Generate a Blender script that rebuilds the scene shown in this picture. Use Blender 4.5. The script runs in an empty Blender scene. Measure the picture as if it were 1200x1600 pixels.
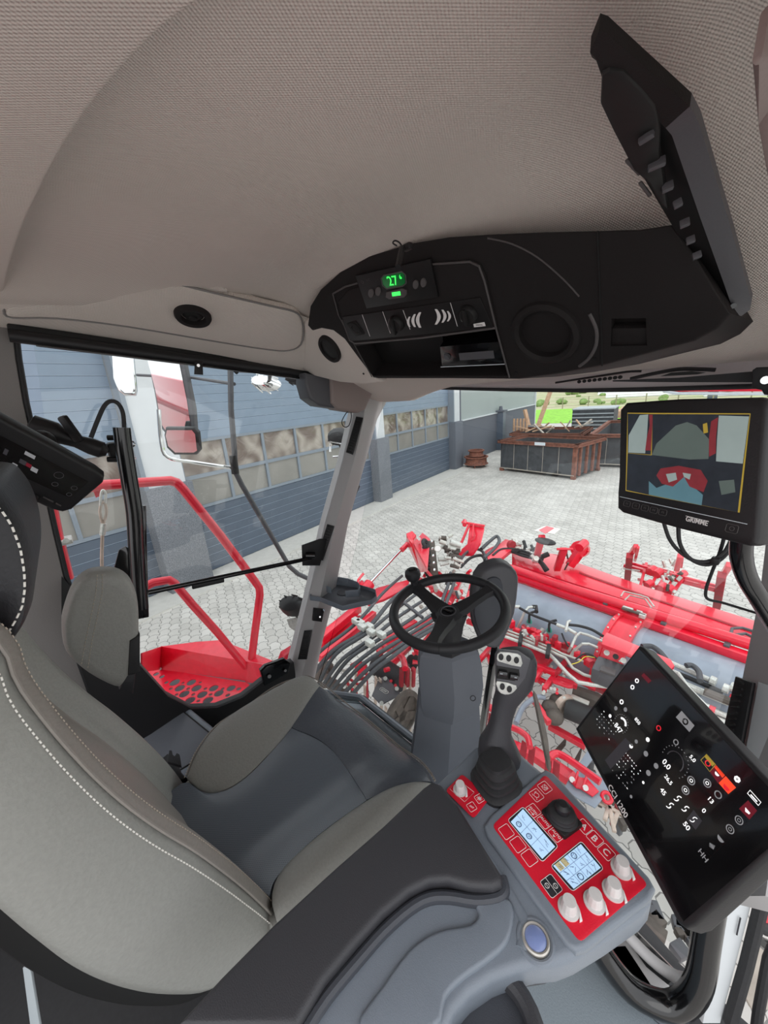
import bpy, bmesh, math, random
from mathutils import Vector, Matrix
random.seed(7)
SC = bpy.context.scene
V = Vector
PI = math.pi

# ---------------------------------------------------------------- camera
EYE = V((0.0, 0.0, 3.6))
FPX = 590.0                                     # focal length in pixels of the 1200x1600 frame
RX = V((0.64218805, 0.76332630, -0.07019594))   # image right
DN = V((0.18377220, -0.24221506, -0.95265925))  # image down
FW = V((-0.74419237, 0.59888632, -0.29582577))  # view axis
cam_data = bpy.data.cameras.new('camera')
cam = bpy.data.objects.new('camera', cam_data)
SC.collection.objects.link(cam)
cam_data.sensor_fit = 'VERTICAL'
cam_data.sensor_height = 32.0
cam_data.sensor_width = 24.0
cam_data.lens = FPX / 1600 * 32.0
cam_data.clip_start = 0.02
cam_data.clip_end = 600
cam.matrix_world = Matrix(((RX.x, -DN.x, -FW.x, EYE.x), (RX.y, -DN.y, -FW.y, EYE.y), (RX.z, -DN.z, -FW.z, EYE.z), (0, 0, 0, 1)))
SC.camera = cam

# ---------------------------------------------------------------- sky: bright overcast
W = bpy.data.worlds.new('overcast_sky')
SC.world = W
W.use_nodes = True
nt = W.node_tree
nt.nodes.clear()
wo = nt.nodes.new('ShaderNodeOutputWorld'); bg = nt.nodes.new('ShaderNodeBackground')
tc = nt.nodes.new('ShaderNodeTexCoord'); sep = nt.nodes.new('ShaderNodeSeparateXYZ'); rp = nt.nodes.new('ShaderNodeValToRGB')
nt.links.new(tc.outputs['Generated'], sep.inputs[0]); nt.links.new(sep.outputs['Z'], rp.inputs[0])
rp.color_ramp.elements[0].position = 0.0; rp.color_ramp.elements[0].color = (0.97, 0.98, 1.0, 1)
rp.color_ramp.elements[1].position = 0.7; rp.color_ramp.elements[1].color = (0.96, 0.98, 1.02, 1)
nt.links.new(rp.outputs[0], bg.inputs['Color']); bg.inputs['Strength'].default_value = 1.15
nt.links.new(bg.outputs[0], wo.inputs[0])
sd = bpy.data.lights.new('veiled_sun', 'SUN'); sd.energy = 0.5; sd.angle = math.radians(50); sd.color = (1, 0.98, 0.95)
so = bpy.data.objects.new('veiled_sun', sd); SC.collection.objects.link(so)
so.rotation_euler = (math.radians(35), math.radians(25), 0)
SC.view_settings.view_transform = 'Standard'
SC.view_settings.look = 'None'
SC.view_settings.gamma = 1.0
SC.view_settings.use_curve_mapping = False
SC.view_settings.exposure = 0.50

# ---------------------------------------------------------------- where a sight line meets a real surface
def ray(x, y): return RX * (x - 600) + DN * (y - 800) + FW * FPX
def D(x, y, d): return EYE + ray(x, y) * (d / FPX)
def PX(x, y, v): r = ray(x, y); return EYE + r * ((v - EYE.x) / r.x)
def PY(x, y, v): r = ray(x, y); return EYE + r * ((v - EYE.y) / r.y)
def PZ(x, y, v): r = ray(x, y); return EYE + r * ((v - EYE.z) / r.z)
def PP(x, y, o, n): r = ray(x, y); return EYE + r * ((o - EYE).dot(n) / r.dot(n))
class Fr:
    """a flat face: origin o, right u, up v, outward normal n; f(x, y, h) is the point on the face seen at a pixel, lifted h"""
    def __init__(s, o, u, v):
        s.o = V(o); s.u = V(u).normalized(); s.n = s.u.cross(V(v)).normalized(); s.v = s.n.cross(s.u)
        if s.n.dot(EYE - s.o) < 0: s.n = -s.n
    def __call__(s, x, y, h=0.0): return PP(x, y, s.o, s.n) + s.n * h
    def at(s, a, b, h=0.0): return s.o + s.u * a + s.v * b + s.n * h
    def uv(s, p): return (p - s.o).dot(s.u), (p - s.o).dot(s.v)

# ---------------------------------------------------------------- materials (procedural)
def lin(c):
    c = c / 255.0
    return c / 12.92 if c <= 0.04045 else ((c + 0.055) / 1.055) ** 2.4
def col(r, g, b): return (lin(r), lin(g), lin(b), 1)
MATS = {}
def mat(name, rgb, rough=0.5, metal=0.0, bump=0.0, scale=40, var=0.06, emit=0.0, spec=0.5, coat=0.0, dirt=None, sheen=0.0):
    m = bpy.data.materials.new(name); m.use_nodes = True
    t = m.node_tree; p = t.nodes['Principled BSDF']
    c = col(*rgb)
    p.inputs['Roughness'].default_value = rough; p.inputs['Metallic'].default_value = metal
    p.inputs['Specular IOR Level'].default_value = spec
    p.inputs['Coat Weight'].default_value = coat
    if sheen: p.inputs['Sheen Weight'].default_value = sheen
    tcn = t.nodes.new('ShaderNodeTexCoord'); nz = t.nodes.new('ShaderNodeTexNoise')
    nz.inputs['Scale'].default_value = scale; nz.inputs['Detail'].default_value = 5
    t.links.new(tcn.outputs['Object'], nz.inputs['Vector'])
    rr = t.nodes.new('ShaderNodeValToRGB')
    rr.color_ramp.elements[0].position = 0.3; rr.color_ramp.elements[1].position = 0.7
    a = tuple(max(0, x * (1 - var)) for x in c[:3]) + (1,); b = tuple(min(1, x * (1 + var)) for x in c[:3]) + (1,)
    rr.color_ramp.elements[0].color = a; rr.color_ramp.elements[1].color = b
    t.links.new(nz.outputs['Fac'], rr.inputs[0])
    src = rr.outputs[0]
    if dirt:
        n2 = t.nodes.new('ShaderNodeTexNoise'); n2.inputs['Scale'].default_value = dirt[1]; n2.inputs['Detail'].default_value = 8
        n2.inputs['Roughness'].default_value = 0.7
        t.links.new(tcn.outputs['Object'], n2.inputs['Vector'])
        r2 = t.nodes.new('ShaderNodeValToRGB'); r2.color_ramp.elements[0].position = dirt[2]; r2.color_ramp.elements[1].position = dirt[2] + 0.15
        r2.color_ramp.elements[0].color = (0, 0, 0, 1); r2.color_ramp.elements[1].color = (1, 1, 1, 1)
        t.links.new(n2.outputs['Fac'], r2.inputs[0])
        mx = t.nodes.new('ShaderNodeMixRGB'); mx.inputs[2].default_value = col(*dirt[0])
        t.links.new(r2.outputs[0], mx.inputs[0]); t.links.new(src, mx.inputs[1]); src = mx.outputs[0]
    t.links.new(src, p.inputs['Base Color'])
    if bump:
        bp = t.nodes.new('ShaderNodeBump'); bp.inputs['Strength'].default_value = bump; bp.inputs['Distance'].default_value = 0.002
        t.links.new(nz.outputs['Fac'], bp.inputs['Height']); t.links.new(bp.outputs[0], p.inputs['Normal'])
    if emit:
        p.inputs['Emission Color'].default_value = c; p.inputs['Emission Strength'].default_value = emit
    MATS[name] = m
    return m
mat('red_paint', (226, 26, 54), 0.34, bump=0.05, scale=30, var=0.08, coat=0.5)
mat('red_dusty', (170, 36, 50), 0.6, bump=0.1, scale=14, var=0.2, dirt=((120, 88, 80), 9, 0.55))
mat('steel', (196, 192, 184), 0.35, 0.55, scale=60, var=0.15)
mat('zinc', (205, 206, 200), 0.45, 0.3, bump=0.1, scale=90, var=0.18)
mat('silver_paint', (196, 196, 188), 0.45, 0.2, scale=30, var=0.1)
mat('chrome', (225, 225, 225), 0.08, 1.0)
mat('mirror_glass', (235, 238, 240), 0.02, 1.0, var=0.0)
mat('black_plastic', (26, 25, 27), 0.5, bump=0.12, scale=400)
mat('black_gloss', (12, 12, 14), 0.18, coat=0.5)
mat('black_rubber', (38, 38, 40), 0.65, bump=0.1, scale=120, var=0.15)
mat('hose_rubber', (72, 74, 78), 0.55, bump=0.1, scale=60, var=0.15)
mat('wheel_rubber', (34, 34, 37), 0.5, bump=0.35, scale=500, var=0.05)
mat('black_tube', (14, 14, 17), 0.2, coat=0.4)
mat('flap_rubber', (138, 147, 160), 0.42, bump=0.3, scale=7, var=0.12, dirt=((150, 158, 166), 5, 0.56))
mat('console_dark', (33, 30, 30), 0.7, spec=.25, bump=0.25, scale=600, var=0.04)
mat('console_deep', (13, 12, 12), 0.6, scale=300)
mat('console_trim', (84, 80, 80), 0.5, scale=300)
mat('vinyl_print', (22, 20, 21), 0.45, scale=300)
mat('armrest_grey', (122, 130, 140), 0.34, bump=0.2, scale=700, var=0.04)
mat('armrest_dark', (56, 56, 60), 0.5, bump=0.3, scale=600, var=0.05)
mat('column_grey', (104, 108, 116), 0.5, bump=0.2, scale=700, var=0.04)
mat('column_dark', (66, 69, 76), 0.5, bump=0.2, scale=700, var=0.04)
mat('floor_mat', (136, 146, 153), 0.6, bump=0.3, scale=300, var=0.08)
mat('pillar_grey', (176, 174, 174), 0.5, bump=0.1, scale=500, var=0.03)
mat('pillar_pink', (190, 180, 180), 0.55, bump=0.1, scale=500, var=0.03)
mat('box_taupe', (142, 128, 124), 0.55, bump=0.15, scale=400, var=0.04)
mat('box_grey', (84, 84, 88), 0.45, bump=0.15, scale=400, var=0.04)
mat('wall_grey', (128, 124, 122), 0.6, bump=0.15, scale=400, var=0.04)
mat('leather_grey', (146, 146, 141), 0.48, bump=0.45, scale=170, var=0.05)
mat('leather_brown', (142, 136, 130), 0.5, bump=0.4, scale=170, var=0.05)
mat('leather_black', (86, 91, 99), 0.30, bump=0.35, scale=140, var=0.06)
mat('headrest_black', (36, 36, 40), 0.5, bump=0.4, scale=170, var=0.05)
mat('thread', (235, 232, 225), 0.7, scale=300)
mat('thread_dull', (176, 164, 150), 0.7, scale=300)
mat('red_foil', (222, 24, 50), 0.38, bump=0.15, scale=500, var=0.03)
mat('white_print', (238, 236, 234), 0.5, var=0.0)
mat('dark_print', (44, 44, 50), 0.5, var=0.0)
mat('knob_grey', (214, 210, 208), 0.5, scale=200, var=0.03)
mat('lcd', (176, 208, 238), 0.35, emit=0.42, var=0.02)
mat('lcd_ink', (86, 110, 140), 0.5, var=0.0)
mat('lcd_amber', (196, 184, 140), 0.5, var=0.0, emit=0.2)
mat('green_digits', (60, 240, 90), 0.5, emit=1.0, var=0.0)
mat('green_lcd', (8, 70, 30), 0.3, emit=0.6, var=0.0)
mat('start_blue', (128, 144, 192), 0.25, bump=0.0, var=0.03, coat=0.6)
mat('screen_black', (13, 12, 14), 0.12, var=0.0, coat=0.5)
mat('screen_white', (225, 225, 225), 0.4, emit=0.75, var=0.0)
mat('screen_grey', (110, 110, 112), 0.4, emit=0.7, var=0.0)
mat('screen_dim', (52, 50, 54), 0.4, emit=0.35, var=0.0)
mat('screen_red', (190, 26, 40), 0.4, emit=0.7, var=0.0)
mat('screen_maroon', (84, 14, 26), 0.4, emit=0.7, var=0.0)
mat('screen_orange', (206, 60, 34), 0.4, emit=0.8, var=0.0)
mat('screen_yellow', (150, 128, 48), 0.4, emit=0.5, var=0.0)
mat('cctv_pale', (122, 134, 132), 0.3, emit=0.62, scale=25, var=0.12)
mat('cctv_green', (74, 84, 80), 0.3, emit=0.6, scale=25, var=0.12)
mat('cctv_dark', (34, 38, 44), 0.3, emit=0.5, scale=40, var=0.5)
mat('cctv_red', (112, 40, 46), 0.3, emit=0.5, scale=40, var=0.3)
mat('cctv_teal', (74, 106, 116), 0.3, emit=0.55, scale=25, var=0.15)
mat('teal_cap', (60, 160, 140), 0.4)
mat('safety_white', (235, 232, 226), 0.5)
mat('rust', (132, 84, 68), 0.85, bump=0.6, scale=12, var=0.3, dirt=((96, 66, 58), 4, 0.5))
mat('container_steel', (64, 67, 71), 0.7, bump=0.3, scale=5, var=0.25, dirt=((116, 118, 120), 2.2, 0.6))
mat('tine_steel', (198, 180, 166), 0.5, 0.25, bump=0.3, scale=20, var=0.2)
mat('iron_dirty', (92, 84, 78), 0.65, 0.3, bump=0.3, scale=15, var=0.3)
mat('timber', (196, 160, 130), 0.75, bump=0.3, scale=9, var=0.18)
mat('timber_grey', (170, 162, 152), 0.8, bump=0.3, scale=9, var=0.2)
mat('door_blue_reflecting', (124, 140, 157), 0.42, bump=0.06, scale=3, var=0.05)  # lighter than the lower panels: reflected light painted into the colour
mat('door_blue_lower', (84, 95, 109), 0.42, bump=0.06, scale=3, var=0.05)
mat('joint_highlight', (168, 184, 200), 0.4)  # pale tone paints the thin highlight lines between door panels
mat('facade_white', (206, 210, 212), 0.5, var=0.04, scale=3)
mat('facade_panel', (158, 168, 166), 0.55, var=0.03, scale=1)
mat('plinth_grey', (96, 101, 110), 0.7, bump=0.2, scale=30, var=0.08)
mat('plinth_speckle', (112, 116, 122), 0.75, bump=0.3, scale=60, var=0.4)
mat('frame_grey', (128, 138, 148), 0.4)
mat('apron', (196, 194, 188), 0.8, bump=0.2, scale=8, var=0.06)
mat('lawn', (136, 196, 60), 0.9, bump=0.5, scale=3, var=0.25)
mat('field_earth', (176, 172, 138), 0.95, scale=0.25, var=0.2, dirt=((150, 170, 110), 0.12, 0.5))
mat('hedge_green', (128, 156, 92), 0.9, bump=0.6, scale=1.5, var=0.35)
mat('greenhouse', (226, 230, 228), 0.4, var=0.05, scale=2)
mat('pale_box', (168, 176, 180), 0.6, var=0.1, scale=6)
mat('fence_wire', (150, 140, 120), 0.7)
mat('lamp_glass', (120, 124, 126), 0.15, 0.8, bump=0.5, scale=80, var=0.2)
mat('yellow_sticker', (226, 210, 60), 0.5)
mat('label_white', (214, 222, 228), 0.5)

def nodes(m):
    t = m.node_tree; return t, t.nodes['Principled BSDF'], t.nodes.new, t.links.new
# woven roof liner: small raised loops, a real 3.4 mm knit
m = mat('headliner', (218, 208, 200), 0.95, var=0.03, scale=3, spec=0.1)
t, p, N, L = nodes(m)
def math_node(t, op, a, b=None):
    n = t.nodes.new('ShaderNodeMath'); n.operation = op
    for i, v in enumerate((a, b)):
        if v is None: continue
        if isinstance(v, (int, float)): n.inputs[i].default_value = v
        else: t.links.new(v, n.inputs[i])
    return n.outputs[0]
tcn = N('ShaderNodeTexCoord'); sp = N('ShaderNodeSeparateXYZ'); L(tcn.outputs['Object'], sp.inputs[0])
sx = math_node(t, 'SINE', math_node(t, 'MULTIPLY', sp.outputs['X'], 2 * PI / 0.0042))
sy = math_node(t, 'SINE', math_node(t, 'MULTIPLY', sp.outputs['Y'], 2 * PI / 0.0062))
h = math_node(t, 'MULTIPLY', sx, sy)
bp = N('ShaderNodeBump'); bp.inputs['Strength'].default_value = 0.55; bp.inputs['Distance'].default_value = 0.0012
L(h, bp.inputs['Height']); L(bp.outputs[0], p.inputs['Normal'])
# perforated seat leather
m = mat('leather_perforated', (70, 78, 88), 0.30, bump=0.3, scale=140)
t, p, N, L = nodes(m)
tcn = N('ShaderNodeTexCoord'); sp = N('ShaderNodeSeparateXYZ'); L(tcn.outputs['Object'], sp.inputs[0])
sx = math_node(t, 'SINE', math_node(t, 'MULTIPLY', sp.outputs['X'], 2 * PI / 0.006))
sy = math_node(t, 'SINE', math_node(t, 'MULTIPLY', sp.outputs['Y'], 2 * PI / 0.006))
h = math_node(t, 'LESS_THAN', math_node(t, 'MULTIPLY', sx, sy), 0.72)
bp = N('ShaderNodeBump'); bp.inputs['Strength'].default_value = 0.8; bp.inputs['Distance'].default_value = 0.001
L(h, bp.inputs['Height']); L(bp.outputs[0], p.inputs['Normal'])
mx = N('ShaderNodeMixRGB'); mx.inputs[1].default_value = col(36, 42, 50); mx.inputs[2].default_value = col(104, 111, 120)
L(h, mx.inputs[0]); L(mx.outputs[0], p.inputs['Base Color'])
# interlocking concrete pavers
m = mat('pavers', (176, 172, 166), 0.85, var=0.08, scale=2)
t, p, N, L = nodes(m)
tcn = N('ShaderNodeTexCoord'); mp = N('ShaderNodeMapping'); L(tcn.outputs['Object'], mp.inputs[0]); mp.inputs['Rotation'].default_value = (0, 0, math.radians(14))
sp = N('ShaderNodeSeparateXYZ'); L(mp.outputs[0], sp.inputs[0])
def tri(v, period, amp):
    q = math_node(t, 'PINGPONG', v, period / 2)
    q = math_node(t, 'SUBTRACT', q, period / 4)
    q = math_node(t, 'MULTIPLY', q, 3.0)
    q = math_node(t, 'MINIMUM', q, period / 5); q = math_node(t, 'MAXIMUM', q, -period / 5)
    return math_node(t, 'MULTIPLY', q, amp / (period / 5))
yy = math_node(t, 'ADD', sp.outputs['Y'], tri(sp.outputs['X'], 0.20, 0.014))
xx = math_node(t, 'ADD', sp.outputs['X'], tri(sp.outputs['Y'], 0.16, 0.012))
cb = N('ShaderNodeCombineXYZ'); L(xx, cb.inputs[0]); L(yy, cb.inputs[1])
bk = N('ShaderNodeTexBrick'); bk.inputs['Scale'].default_value = 1.0; bk.inputs['Brick Width'].default_value = 0.20; bk.inputs['Row Height'].default_value = 0.16
bk.inputs['Mortar Size'].default_value = 0.006; bk.inputs['Mortar Smooth'].default_value = 0.3; bk.inputs['Bias'].default_value = 0.0
bk.inputs['Color1'].default_value = col(206, 203, 197); bk.inputs['Color2'].default_value = col(190, 187, 181); bk.inputs['Mortar'].default_value = col(128, 126, 122)
L(cb.outputs[0], bk.inputs['Vector'])
nz = N('ShaderNodeTexNoise'); nz.inputs['Scale'].default_value = 1.6; nz.inputs['Detail'].default_value = 8; L(tcn.outputs['Object'], nz.inputs['Vector'])
mr = N('ShaderNodeMapRange'); mr.inputs[1].default_value = 0.3; mr.inputs[2].default_value = 0.7; mr.inputs[3].default_value = 0.86; mr.inputs[4].default_value = 1.08
L(nz.outputs['Fac'], mr.inputs[0])
mx = N('ShaderNodeMixRGB'); mx.blend_type = 'MULTIPLY'; mx.inputs[0].default_value = 1.0
L(bk.outputs['Color'], mx.inputs[1]); L(mr.outputs[0], mx.inputs[2]); L(mx.outputs[0], p.inputs['Base Color'])
bp = N('ShaderNodeBump'); bp.inputs['Strength'].default_value = 0.6; bp.inputs['Distance'].default_value = 0.006; bp.invert = True
L(bk.outputs['Fac'], bp.inputs['Height']); L(bp.outputs[0], p.inputs['Normal'])
# door windows: rippled and glossy, reflections painted in as brown swirls
m = mat('door_pane', (146, 134, 124), 0.12, var=0.35, scale=2.2, coat=0.2)
t, p, N, L = nodes(m)
tcn = N('ShaderNodeTexCoord'); mp = N('ShaderNodeMapping'); L(tcn.outputs['Object'], mp.inputs[0])
nz = N('ShaderNodeTexNoise'); nz.inputs['Scale'].default_value = 2.4; nz.inputs['Detail'].default_value = 2; nz.inputs['Distortion'].default_value = 2.5
L(mp.outputs[0], nz.inputs['Vector'])
wv = N('ShaderNodeTexWave'); wv.inputs['Scale'].default_value = 0.9; wv.inputs['Distortion'].default_value = 14; wv.inputs['Detail'].default_value = 2; L(mp.outputs[0], wv.inputs['Vector'])
rr = N('ShaderNodeValToRGB'); rr.color_ramp.elements[0].color = col(112, 99, 91); rr.color_ramp.elements[1].color = col(168, 160, 150)
L(wv.outputs['Fac'], rr.inputs[0]); L(rr.outputs[0], p.inputs['Base Color'])
bp = N('ShaderNodeBump'); bp.inputs['Strength'].default_value = 0.5; bp.inputs['Distance'].default_value = 0.05
L(nz.outputs['Fac'], bp.inputs['Height']); L(bp.outputs[0], p.inputs['Normal'])
mat('door_pane_lower', (140, 138, 132), 0.14, bump=0.5, scale=1.6, var=0.12, coat=0.2)
# clear cab glass
def glass(name, tint, refl=1.0):
    m = bpy.data.materials.new(name); m.use_nodes = True; t = m.node_tree; t.nodes.clear()
    o = t.nodes.new('ShaderNodeOutputMaterial'); tr = t.nodes.new('ShaderNodeBsdfTransparent'); gl = t.nodes.new('ShaderNodeBsdfGlossy')
    fr = t.nodes.new('ShaderNodeFresnel'); fr.inputs[0].default_value = 1.45; mx = t.nodes.new('ShaderNodeMixShader')
    tr.inputs[0].default_value = tint; gl.inputs['Roughness'].default_value = 0.0
    k = math_node(t, 'MULTIPLY', fr.outputs[0], refl)
    t.links.new(k, mx.inputs[0]); t.links.new(tr.outputs[0], mx.inputs[1]); t.links.new(gl.outputs[0], mx.inputs[2]); t.links.new(mx.outputs[0], o.inputs[0])
    MATS[name] = m
glass('cab_glass', (0.96, 0.98, 0.975, 1))

# ---------------------------------------------------------------- mesh tools
def catmull(pts, n=6, closed=False):
    out = []; k = len(pts)
    rng = range(k if closed else k - 1)
    for i in rng:
        if closed: a, b, c, d = pts[(i - 1) % k], pts[i], pts[(i + 1) % k], pts[(i + 2) % k]
        else: a, b, c, d = pts[max(i - 1, 0)], pts[i], pts[i + 1], pts[min(i + 2, k - 1)]
        for j in range(n):
            s = j / n
            out.append(0.5 * ((2 * b) + (c - a) * s + (2 * a - 5 * b + 4 * c - d) * s * s + (3 * b - a - 3 * c + d) * s ** 3))
    if not closed: out.append(pts[-1].copy())
    return out
def perp(d):
    a = V((0, 0, 1)) if abs(d.z) < 0.9 else V((1, 0, 0))
    u = d.cross(a).normalized(); return u, d.cross(u).normalized()
class MB:
    def __init__(s): s.bm = bmesh.new()
    def add(s, tmp):
        me = bpy.data.meshes.new('t'); bmesh.ops.recalc_face_normals(tmp, faces=tmp.faces); tmp.to_mesh(me); tmp.free(); s.bm.from_mesh(me); bpy.data.meshes.remove(me); return s
    def box(s, c, size, rot=None, bev=0.0, seg=2):
        t = bmesh.new(); bmesh.ops.create_cube(t, size=1.0)
        M = Matrix.Diagonal((size[0], size[1], size[2], 1))
        if rot is not None: M = rot.to_4x4() @ M
        bmesh.ops.transform(t, matrix=Matrix.Translation(V(c)) @ M, verts=t.verts)
        if bev: bmesh.ops.bevel(t, geom=t.edges[:], offset=bev, segments=seg, affect='EDGES', profile=0.5)
        return s.add(t)
    def bar(s, a, b, w, h, up=(0, 0, 1), bev=0.0):
        a = V(a); b = V(b); d = (b - a); L_ = d.length; d.normalize()
        x = d.cross(V(up)).normalized(); z = x.cross(d)
        rot = Matrix((x, d, z)).transposed()
        return s.box((a + b) / 2, (w, L_, h), rot, bev)
    def tube(s, pts, r, seg=10, closed=False, smooth=0, cap=True, flat=None):
        pts = [V(q) for q in pts]
        if smooth: pts = catmull(pts, smooth, closed)
        n = len(pts); rr = r if isinstance(r, (list, tuple)) else None
        t = bmesh.new(); rings = []
        d0 = (pts[1] - pts[0]).normalized(); u, w = perp(d0)
        for i, q in enumerate(pts):
            if closed: d = (pts[(i + 1) % n] - pts[i - 1]).normalized()
            elif i == 0: d = d0
            elif i == n - 1: d = (pts[-1] - pts[-2]).normalized()
            else: d = ((pts[i + 1] - q).normalized() + (q - pts[i - 1]).normalized()).normalized()
            u = (u - d * u.dot(d)).normalized(); w = d.cross(u)
            rad = rr[min(int(i * len(rr) / n), len(rr) - 1)] if rr else r
            rings.append([t.verts.new(q + (u * math.cos(2 * PI * k / seg) + w * math.sin(2 * PI * k / seg)) * rad) for k in range(seg)])
        for i in range(n if closed else n - 1):
            A = rings[i]; B = rings[(i + 1) % n]
            for k in range(seg): t.faces.new((A[k], A[(k + 1) % seg], B[(k + 1) % seg], B[k]))
        if cap and not closed: t.faces.new(rings[0]); t.faces.new(rings[-1][::-1])
        return s.add(t)
    def cyl(s, a, b, r, r2=None, seg=20, cap=True):
        a = V(a); b = V(b); d = (b - a).normalized(); u, w = perp(d); r2 = r if r2 is None else r2
        t = bmesh.new()
        A = [t.verts.new(a + (u * math.cos(2 * PI * k / seg) + w * math.sin(2 * PI * k / seg)) * r) for k in range(seg)]
        B = [t.verts.new(b + (u * math.cos(2 * PI * k / seg) + w * math.sin(2 * PI * k / seg)) * r2) for k in range(seg)]
        for k in range(seg): t.faces.new((A[k], A[(k + 1) % seg], B[(k + 1) % seg], B[k]))
        if cap: t.faces.new(A); t.faces.new(B[::-1])
        return s.add(t)
    def lathe(s, o, ax, prof, seg=28, su=1.0, sv=1.0, u=None):
        o = V(o); ax = V(ax).normalized()
        if u is None: u, w = perp(ax)
        else: u = V(u).normalized(); w = ax.cross(u)
        t = bmesh.new(); rings = []
        for r, h in prof:
            r = max(r, 1e-5)
            rings.append([t.verts.new(o + ax * h + u * math.cos(2 * PI * k / seg) * r * su + w * math.sin(2 * PI * k / seg) * r * sv) for k in range(seg)])
        for A, B in zip(rings, rings[1:]):
            for k in range(seg): t.faces.new((A[k], A[(k + 1) % seg], B[(k + 1) % seg], B[k]))
        t.faces.new(rings[0]); t.faces.new(rings[-1][::-1])
        return s.add(t)
    def prism(s, pts, vec, bev=0.0, seg=2, round_=0):
        pts = [V(q) for q in pts]
        if round_: pts = catmull(pts, round_, True)
        vec = V(vec); t = bmesh.new()
        A = [t.verts.new(q) for q in pts]; B = [t.verts.new(q + vec) for q in pts]; n = len(pts)
        f0 = t.faces.new(A[::-1]); f1 = t.faces.new(B)
        for k in range(n): t.faces.new((A[k], A[(k + 1) % n], B[(k + 1) % n], B[k]))
        if bev:
            bmesh.ops.recalc_face_normals(t, faces=t.faces)
            ed = [e for e in t.edges if (f0 in e.link_faces or f1 in e.link_faces)]
            bmesh.ops.bevel(t, geom=ed, offset=bev, segments=seg, affect='EDGES', profile=0.5, clamp_overlap=True)
        bmesh.ops.triangulate(t, faces=[f for f in t.faces if len(f.verts) > 4])
        return s.add(t)
    def loft(s, rings, closed=True, cap=True):
        t = bmesh.new(); R = [[t.verts.new(V(q)) for q in r] for r in rings]; n = len(R[0])
        for A, B in zip(R, R[1:]):
            for k in range(n if closed else n - 1): t.faces.new((A[k], A[(k + 1) % n], B[(k + 1) % n], B[k]))
        if cap and closed: t.faces.new(R[0][::-1]); t.faces.new(R[-1])
        return s.add(t)
    def sheet(s, rows, thick=None):
        if thick is None: return s.loft(rows, closed=False, cap=False)
        th = V(thick); t = bmesh.new()
        F = [[t.verts.new(V(q)) for q in r] for r in rows]; G = [[t.verts.new(V(q) + th) for q in r] for r in rows]
        n = len(F); m_ = len(F[0])
        for i in range(n - 1):
            for k in range(m_ - 1):
                t.faces.new((F[i][k], F[i][k + 1], F[i + 1][k + 1], F[i + 1][k])); t.faces.new((G[i][k], G[i + 1][k], G[i + 1][k + 1], G[i][k + 1]))
        for i in range(n - 1):
            for k in (0, m_ - 1): t.faces.new((F[i][k], F[i + 1][k], G[i + 1][k], G[i][k]))
        for k in range(m_ - 1):
            for i in (0, n - 1): t.faces.new((F[i][k], F[i][k + 1], G[i][k + 1], G[i][k]))
        return s.add(t)
    def ball(s, c, r, sc=(1, 1, 1), seg=16, rot=None):
        t = bmesh.new(); bmesh.ops.create_uvsphere(t, u_segments=seg, v_segments=max(6, seg // 2), radius=1)
        M = Matrix.Diagonal((r * sc[0], r * sc[1], r * sc[2], 1))
        if rot is not None: M = rot.to_4x4() @ M
        bmesh.ops.transform(t, matrix=Matrix.Translation(V(c)) @ M, verts=t.verts); return s.add(t)
    def ring(s, c, n, R_, r, seg=32, seg2=8, su=1, sv=1, u=None):
        n = V(n).normalized()
        if u is None: u, w = perp(n)
        else: u = V(u).normalized(); w = n.cross(u)
        return s.tube([V(c) + u * math.cos(2 * PI * k / seg) * R_ * su + w * math.sin(2 * PI * k / seg) * R_ * sv for k in range(seg)], r, seg2, closed=True)
    def build(s, name, m, parent=None, label=None, cat=None, group=None, kind=None, base=None, ang=35):
        me = bpy.data.meshes.new(name)
        if parent is not None: off = wloc(parent)
        elif base is not None: off = V(base)
        else:
            vs = [v.co for v in s.bm.verts]
            off = V(((min(v.x for v in vs) + max(v.x for v in vs)) / 2, (min(v.y for v in vs) + max(v.y for v in vs)) / 2, min(v.z for v in vs)))
        bmesh.ops.translate(s.bm, vec=-off, verts=s.bm.verts)
        s.bm.to_mesh(me); s.bm.free()
        me.materials.append(MATS[m] if isinstance(m, str) else m)
        for q in me.polygons: q.use_smooth = True
        me.set_sharp_from_angle(angle=math.radians(ang))
        o = bpy.data.objects.new(name, me); SC.collection.objects.link(o)
        if parent is not None: o.parent = parent
        else: o.location = off
        tag(o, label, cat, group, kind); return o
def wloc(o):
    p = V((0, 0, 0))
    while o is not None: p += o.location; o = o.parent
    return p
def tag(o, label=None, cat=None, group=None, kind=None):
    if label: o['label'] = label
    if cat: o['category'] = cat
    if group: o['group'] = group
    if kind: o['kind'] = kind
    return o
def thing(name, label, cat, loc=(0, 0, 0), group=None):
    o = bpy.data.objects.new(name, None); SC.collection.objects.link(o); o.location = V(loc); o.empty_display_size = 0.1
    return tag(o, label, cat, group)
def structure(mb, name, m, label=None): return mb.build(name, m, kind='structure', label=label)
def part(name, mb, m, parent, label=None, **k): return mb.build(name, m, parent, label, **k)
def copy_tree(o, parent=None, delta=None):
    c = o.copy(); SC.collection.objects.link(c); c.parent = parent
    if delta is not None: c.location = o.location + V(delta)
    for ch in [q for q in bpy.data.objects if q.parent == o]: copy_tree(ch, c)
    return c
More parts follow.
